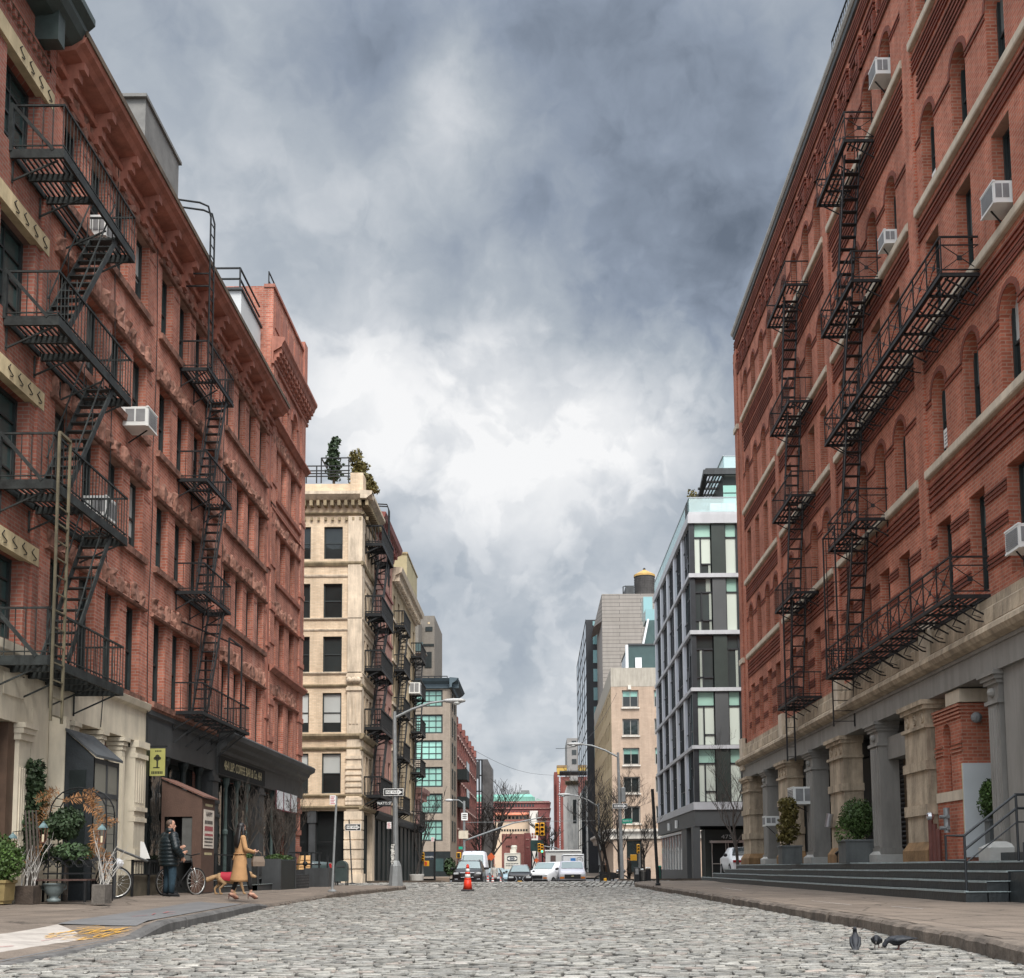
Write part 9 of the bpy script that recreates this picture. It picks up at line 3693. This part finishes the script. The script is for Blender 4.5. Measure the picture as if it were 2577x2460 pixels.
 # shoes
 for (hip,kn,an),s_ in zip(legs,(1,-1)):
  fa=S(an)
  mb=MB(cloth['shoe'])
  if cloth.get('heel'):
   mb.loft([ell(fa+Vector((-.055,0,-.035))*k,.03*k,.028*k,10,0),ell(fa+Vector((-.05,0,-.075))*k,.034*k,.028*k,10,-.5)])
   mb.tube([fa+Vector((-.04,0,-.066))*k,fa+Vector((.03,0,-.10))*k,fa+Vector((.09,0,-.145))*k,fa+Vector((.17,0,-.155))*k],[.030*k,.032*k,.034*k,.010*k],10)
   mb.tube([fa+Vector((-.065,0,-.07))*k,fa+Vector((-.07,0,-.165))*k],[.016*k,.006*k],6)
  else:
   mb.tube([fa+Vector((-.075,0,-.05))*k,fa+Vector((-.03,0,-.035))*k,fa+Vector((.07,0,-.05))*k,fa+Vector((.17,0,-.066))*k,fa+Vector((.20,0,-.072))*k],[.03*k,.05*k,.05*k,.042*k,.02*k],12)
   c=fa+Vector((.05,0,0))*k
   mb.box(c.x-.135*k,c.x+.14*k,c.y-.046*k,c.y+.046*k,fa.z-.10*k,fa.z-.078*k)
  lpart('shoe',mb,t,True)
 return t
def puffer(n=9):
 out=[]
 for i in range(n*4+1):
  f=i/(n*4)
  z=.70+(1.47-.70)*f
  sh=max(0,(f-.74)/.26)
  rx=.215+.025*sin(pi*f)-.13*sh ** 1.6
  ry=.255+.045*sin(pi*min(f*1.1,1))-.19*sh ** 2
  p_=.93+.07*abs(sin(pi*n*f))
  out.append((z,rx*p_,ry*p_,-.01))
 return out
m_puff=M('puffer_nylon',(.007,.013,.016),.42,.35,7,.3,spec=.4)
m_jean=M('blue_denim',(.018,.040,.058),.85,.3,14,.2)
m_blackc=M('black_cloth',(.010,.010,.011),.8,.3,9)
m_camel=M('camel_wool',(.40,.225,.105),.9,.12,9,.2)
LEG=[((0,.09,.90),(.02,.10,.49),(-.02,.11,.10)),((0,-.09,.90),(.03,-.11,.49),(.0,-.13,.10))]
man=person('man in a dark quilted puffer jacket and blue jeans, seen from behind',(-8.47,26.5,.198),radians(42),1.76,LEG,
   [((-.02,.23,1.38),(.02,.38,1.12),(.22,.32,.98),(.8,0,-.5),(0,-.9,0)),((-.02,-.23,1.38),(-.03,-.40,1.11),(.14,-.36,.90),(.6,.1,-.8),(0,.9,0))],
   {'legs':m_jean,'fit':1.55,'coat':m_puff,'rings':puffer(),'sleeve':.105,'puff':.06,'shoe':m_blackc,'collar':.11},{'mat':m_hair_b},turn=-.55)
person('man in black half hidden behind the man in the puffer jacket, one hand raised',(-8.93,28.0,.222),radians(-5),1.62,LEG,
 [((-.02,.20,1.42),(.06,.28,1.16),(.26,.22,1.10),(.9,0,.2),(0,-.9,.2)),((-.02,-.20,1.42),(.10,-.27,1.18),(.34,-.2,1.22),(.9,.1,.3),(0,.9,.2))],
 {'legs':m_blackc,'fit':1.3,'coat':m_blackc,'rings':[(z,rx*.72,ry*.74,x) for z,rx,ry,x in puffer()],'sleeve':.07,'shoe':m_blackc},{'mat':m_hair_d})
coat=[(.40,.205,.235,-.02),(.46,.20,.235,-.02),(.60,.18,.22,-.01),(.80,.155,.20,0),(.95,.14,.185,.0),(1.02,.122,.165,.0),(1.05,.118,.158,0),(1.07,.124,.168,0),(1.10,.118,.158,0),(1.2,.125,.17,0),(1.33,.125,.185,0),(1.42,.10,.18,-.01),(1.48,.06,.10,-.01)]
wlegs=[((0,.08,.88),(.10,.085,.50),(.02,.08,.165)),((0,-.08,.88),(.06,-.085,.50),(.27,-.09,.165))]
wlegs=[((0,.08,.88),(.0,.085,.52),(-.16,.08,.165)),((0,-.08,.88),(.16,-.085,.53),(.24,-.09,.165))]
woman=person('woman in a belted camel coat and brown high heels walking, with long dark hair',at(603,2262,z=.16),radians(34),1.68,wlegs,
   [((0,.17,1.41),(.05,.24,1.15),(.27,.12,1.10),(.9,-.2,.1),(0,-.6,.6)),((0,-.17,1.41),(.04,-.25,1.14),(.28,-.15,1.08),(.9,.2,.1),(0,.6,.6))],
   {'legs':m_blackc,'fit':1.05,'hem':.86,'coat':m_camel,'rings':coat,'sleeve':.062,'shoe':M('brown_leather',(.10,.04,.028),.4,.2,9),'heel':True,'toe':-.13},{'mat':m_hair_d,'long':True},turn=.25)
mb=MB(m_camel)
mb.tube([p for p in ell((0,0,1.00),.128,.172,20)]+[ell((0,0,1.00),.128,.172,20)[0]],.016,6)
mb.tube([(-.12,.02,1.0),(-.16,.03,.86)],.014,5)
lpart('belt',mb,woman,True)
W2=woman.matrix_basis if False else Matrix.Translation(woman.location) @ Matrix.Rotation(radians(34),4,'Z')
p_=W2 @ Vector((.40,-.08,1.04))
t=thing('phone','small dark phone in the hands of the woman in the camel coat','phone',p_,radians(34))
mb=MB(m_blackp)
mb.bbox(-.03,.05,-.035,.035,-.005,.008,.003)
lpart('case',mb,t)
p_=W2 @ Vector((.33,-.22,.72))
t=thing('handbag','taupe handbag hanging from the arm of the woman in the camel coat','handbag',p_,radians(34))
mb=MB(M('taupe_leather',(.16,.12,.09),.6,.15,8))
mb.loft([[(-.13,-.05,0),(.13,-.05,0),(.13,.05,0),(-.13,.05,0)],[(-.14,-.055,.1),(.14,-.055,.1),(.14,.055,.1),(-.14,.055,.1)],[(-.11,-.03,.22),(.11,-.03,.22),(.11,.03,.22),(-.11,.03,.22)]])
lpart('bag',mb,t)
mb=MB(MATS['taupe_leather'])
mb.tube([(-.09,0,.21),(-.06,0,.30),(0,0,.335),(.06,0,.30),(.09,0,.21)],.009,6)
lpart('handle',mb,t,True)
# far pedestrians
for u,y,H,rz,lab,c in ((1581,76,1.80,2.8,'pedestrian in a long dark coat crossing by the litter bins',M('charcoal_coat',(.028,.024,.020),.9,.2,6)),
       (1512,80,1.62,1.9,'pedestrian in black standing under the bare kerb trees',m_blackc),
       (1521,81,1.55,-1.2,'shorter pedestrian in brown beside the one in black',M('brown_coat',(.06,.035,.022),.9,.2,6)),
       (1243,82,1.65,-1.4,'road worker in a pale top among the cones and queueing cars',M('pale_top',(.38,.36,.33),.8,.1,6))):
 person(lab,(ux(u,y),y,gz(y)+(.13 if u>1300 else 0)),rz,H,LEG,
  [((0,.19,1.42),(.02,.25,1.14),(.10,.23,.90),(.2,0,-1),(0,-.9,0)),((0,-.19,1.42),(.02,-.25,1.14),(.10,-.23,.90),(.2,0,-1),(0,.9,0))],
  {'legs':m_blackc,'fit':1.2,'coat':c,'rings':[(.66,.17,.20,0)]+coat[3:],'sleeve':.062,'shoe':m_blackc},{'mat':m_hair_d},group='far pedestrians',lod=True)
# dog in a red coat
m_fur=M('golden_fur',(.30,.19,.10),.95,.35,12,.4)
dg=thing('dog','golden dog in a red coat walking behind the woman in the camel coat','dog',(-7.72,29.0,.19),radians(8))
mb=MB(m_fur)
mb.loft([[(x,ry*cos(q*pi/6),z+rz_*sin(q*pi/6)) for q in range(12)] for x,z,ry,rz_ in ((-.36,.44,.05,.06),(-.30,.43,.10,.115),(-.12,.41,.105,.12),(.08,.40,.115,.15),(.20,.42,.11,.14),(.28,.46,.07,.10))])
mb.tube([(.22,0,.46),(.33,0,.50),(.41,0,.50)],[.10,.08,.07],10)
mb.ball((.44,0,.50),.085,10,8,1.15,.95,.95)
mb.tube([(.48,0,.48),(.57,0,.445),(.62,0,.43)],[.055,.042,.03],8)
for s_ in (-1,1):
 mb.tube([(.42,s_*.075,.55),(.42,s_*.10,.49),(.43,s_*.095,.42)],[.025,.035,.015],6)
 o_=.07*s_
 mb.tube([(.20,s_*.07,.40),(.19+o_,s_*.07,.22),(.20+o_*1.4,s_*.07,.10),(.20+o_*1.6,s_*.07,.03)],[.065,.040,.028,.026],8)
 mb.ball((.225+o_*1.6,s_*.07,.025),.032,8,5,1.5,1,.8)
 mb.tube([(-.27,s_*.07,.40),(-.21-o_,s_*.075,.26),(-.33-o_,s_*.075,.15),(-.31-o_,s_*.075,.03)],[.085,.055,.030,.026],8)
 mb.ball((-.285-o_,s_*.075,.025),.032,8,5,1.5,1,.8)
mb.tube([(-.34,0,.47),(-.46,0,.42),(-.58,0,.37),(-.68,0,.37)],[.045,.065,.07,.02],8)
remesh(lpart('body',mb,dg,True),.012,3)
mb=MB(M('red_dog_coat',(.30,.010,.025),.7,.15,8))
rings=[]
for x,z,ry,rz_ in ((-.24,.425,.125,.14),(-.1,.415,.128,.145),(.08,.40,.135,.172),(.2,.425,.132,.165),(.27,.46,.10,.13)):
 rings.append([(x,ry*cos(a),z+rz_*sin(a)) for a in [(-.45+(pi+.9)*q/12) for q in range(13)]])
mb.loft(rings,cap=False,closed=False)
lpart('coat',mb,dg,True)
mb=MB(m_blackp)
mb.ball((.635,0,.445),.018,7,5)
for s_ in (-1,1):
 mb.ball((.525,s_*.055,.525),.010,6,5)
lpart('nose_and_eyes',mb,dg)
# pigeons
def pigeon(lab,u,v,rz,pitch,headdown,s=.78):
 p=at(u,v,z=.0)
 t=thing('pigeon',lab,'pigeon',(p.x,p.y,.0),rz,'pigeons on the setts')
 R_=Matrix.Rotation(-pitch,3,'Y')
 q=lambda x,y,z:(R_ @ Vector((x,y,z))+Vector((0,0,.105)))*s
 mb=MB(M('pigeon_slate',(.014,.015,.019),.6,.35,25))
 mb.loft([[q(x,ry*cos(k*pi/5),z+rz_*sin(k*pi/5)) for k in range(10)] for x,z,ry,rz_ in ((-.12,.01,.015,.012),(-.07,.008,.042,.038),(0,0,.060,.058),(.06,.004,.052,.054),(.10,.02,.03,.034))])
 mb.loft([[q(x,w*c_,z+h*d_) for c_,d_ in ((-1,-1),(1,-1),(1,1),(-1,1))] for x,z,w,h in ((-.09,.008,.03,.012),(-.15,.004,.028,.008),(-.20,.0,.034,.005))])
 hp=q(.15,0,-.03) if headdown else q(.12,0,.10)
 mb.tube([q(.075,0,.02),tuple((Vector(q(.075,0,.02))+Vector(hp))/2+Vector((.012,0,.008))),hp],[.036*s,.028*s,.024*s],8)
 mb.ball(hp,.026*s,9,7,1.1,.95,1)
 remesh(lpart('body',mb,t,True),.006,2)
 mb=MB(M('pigeon_beak',(.07,.06,.055),.5,.2,20))
 e=Vector((.045,0,-.02 if not headdown else -.035))*s
 mb.tube([Vector(hp)+e*.45,Vector(hp)+e],[.008*s,.002*s],6)
 lpart('beak',mb,t)
 for sd_ in (-1,1):
  mb=MB(M('pigeon_wing',(.018,.020,.024),.6,.35,25))
  rings=[]
  for x,w,zz in ((.065,.012,.012),(.02,.03,.010),(-.05,.030,.012),(-.12,.018,.008),(-.17,.005,.004)):
   yo=sd_*(.056 if x>-.06 else .04-.2*(-.06-x)*.8)
   rings.append([q(x,yo+sd_*.006,zz-w),q(x,yo+sd_*.012,zz),q(x,yo*.75,zz+w*1.2),q(x,yo*.75-sd_*.004,zz)])
  mb.loft(rings)
  w_=lpart('wing',mb,t,True)
  mb=MB(M('pigeon_leg',(.09,.035,.03),.6,.2,20))
  mb.tube([(-.005,sd_*.022*s,.06*s),(.005,sd_*.024*s,.012)],.006*s,6)
  for a in (-.5,0,.5):
   mb.tube([(.005,sd_*.024*s,.010),(.005+.03*s*cos(a),sd_*.024*s+.03*s*sin(a),.006)],[.005*s,.003*s],5)
  lpart('leg',mb,t)
 return t
pigeon('dark pigeon standing upright with its back turned, leftmost of the three',2153,2391,1.3,.75,False)
pigeon('dark pigeon crouched with its head down between the other two',2207,2388,-1.9,.25,True)
pigeon('slate-grey pigeon in profile pecking at the setts beside the kerb',2262,2391,pi-.12,-.12,True,.88)
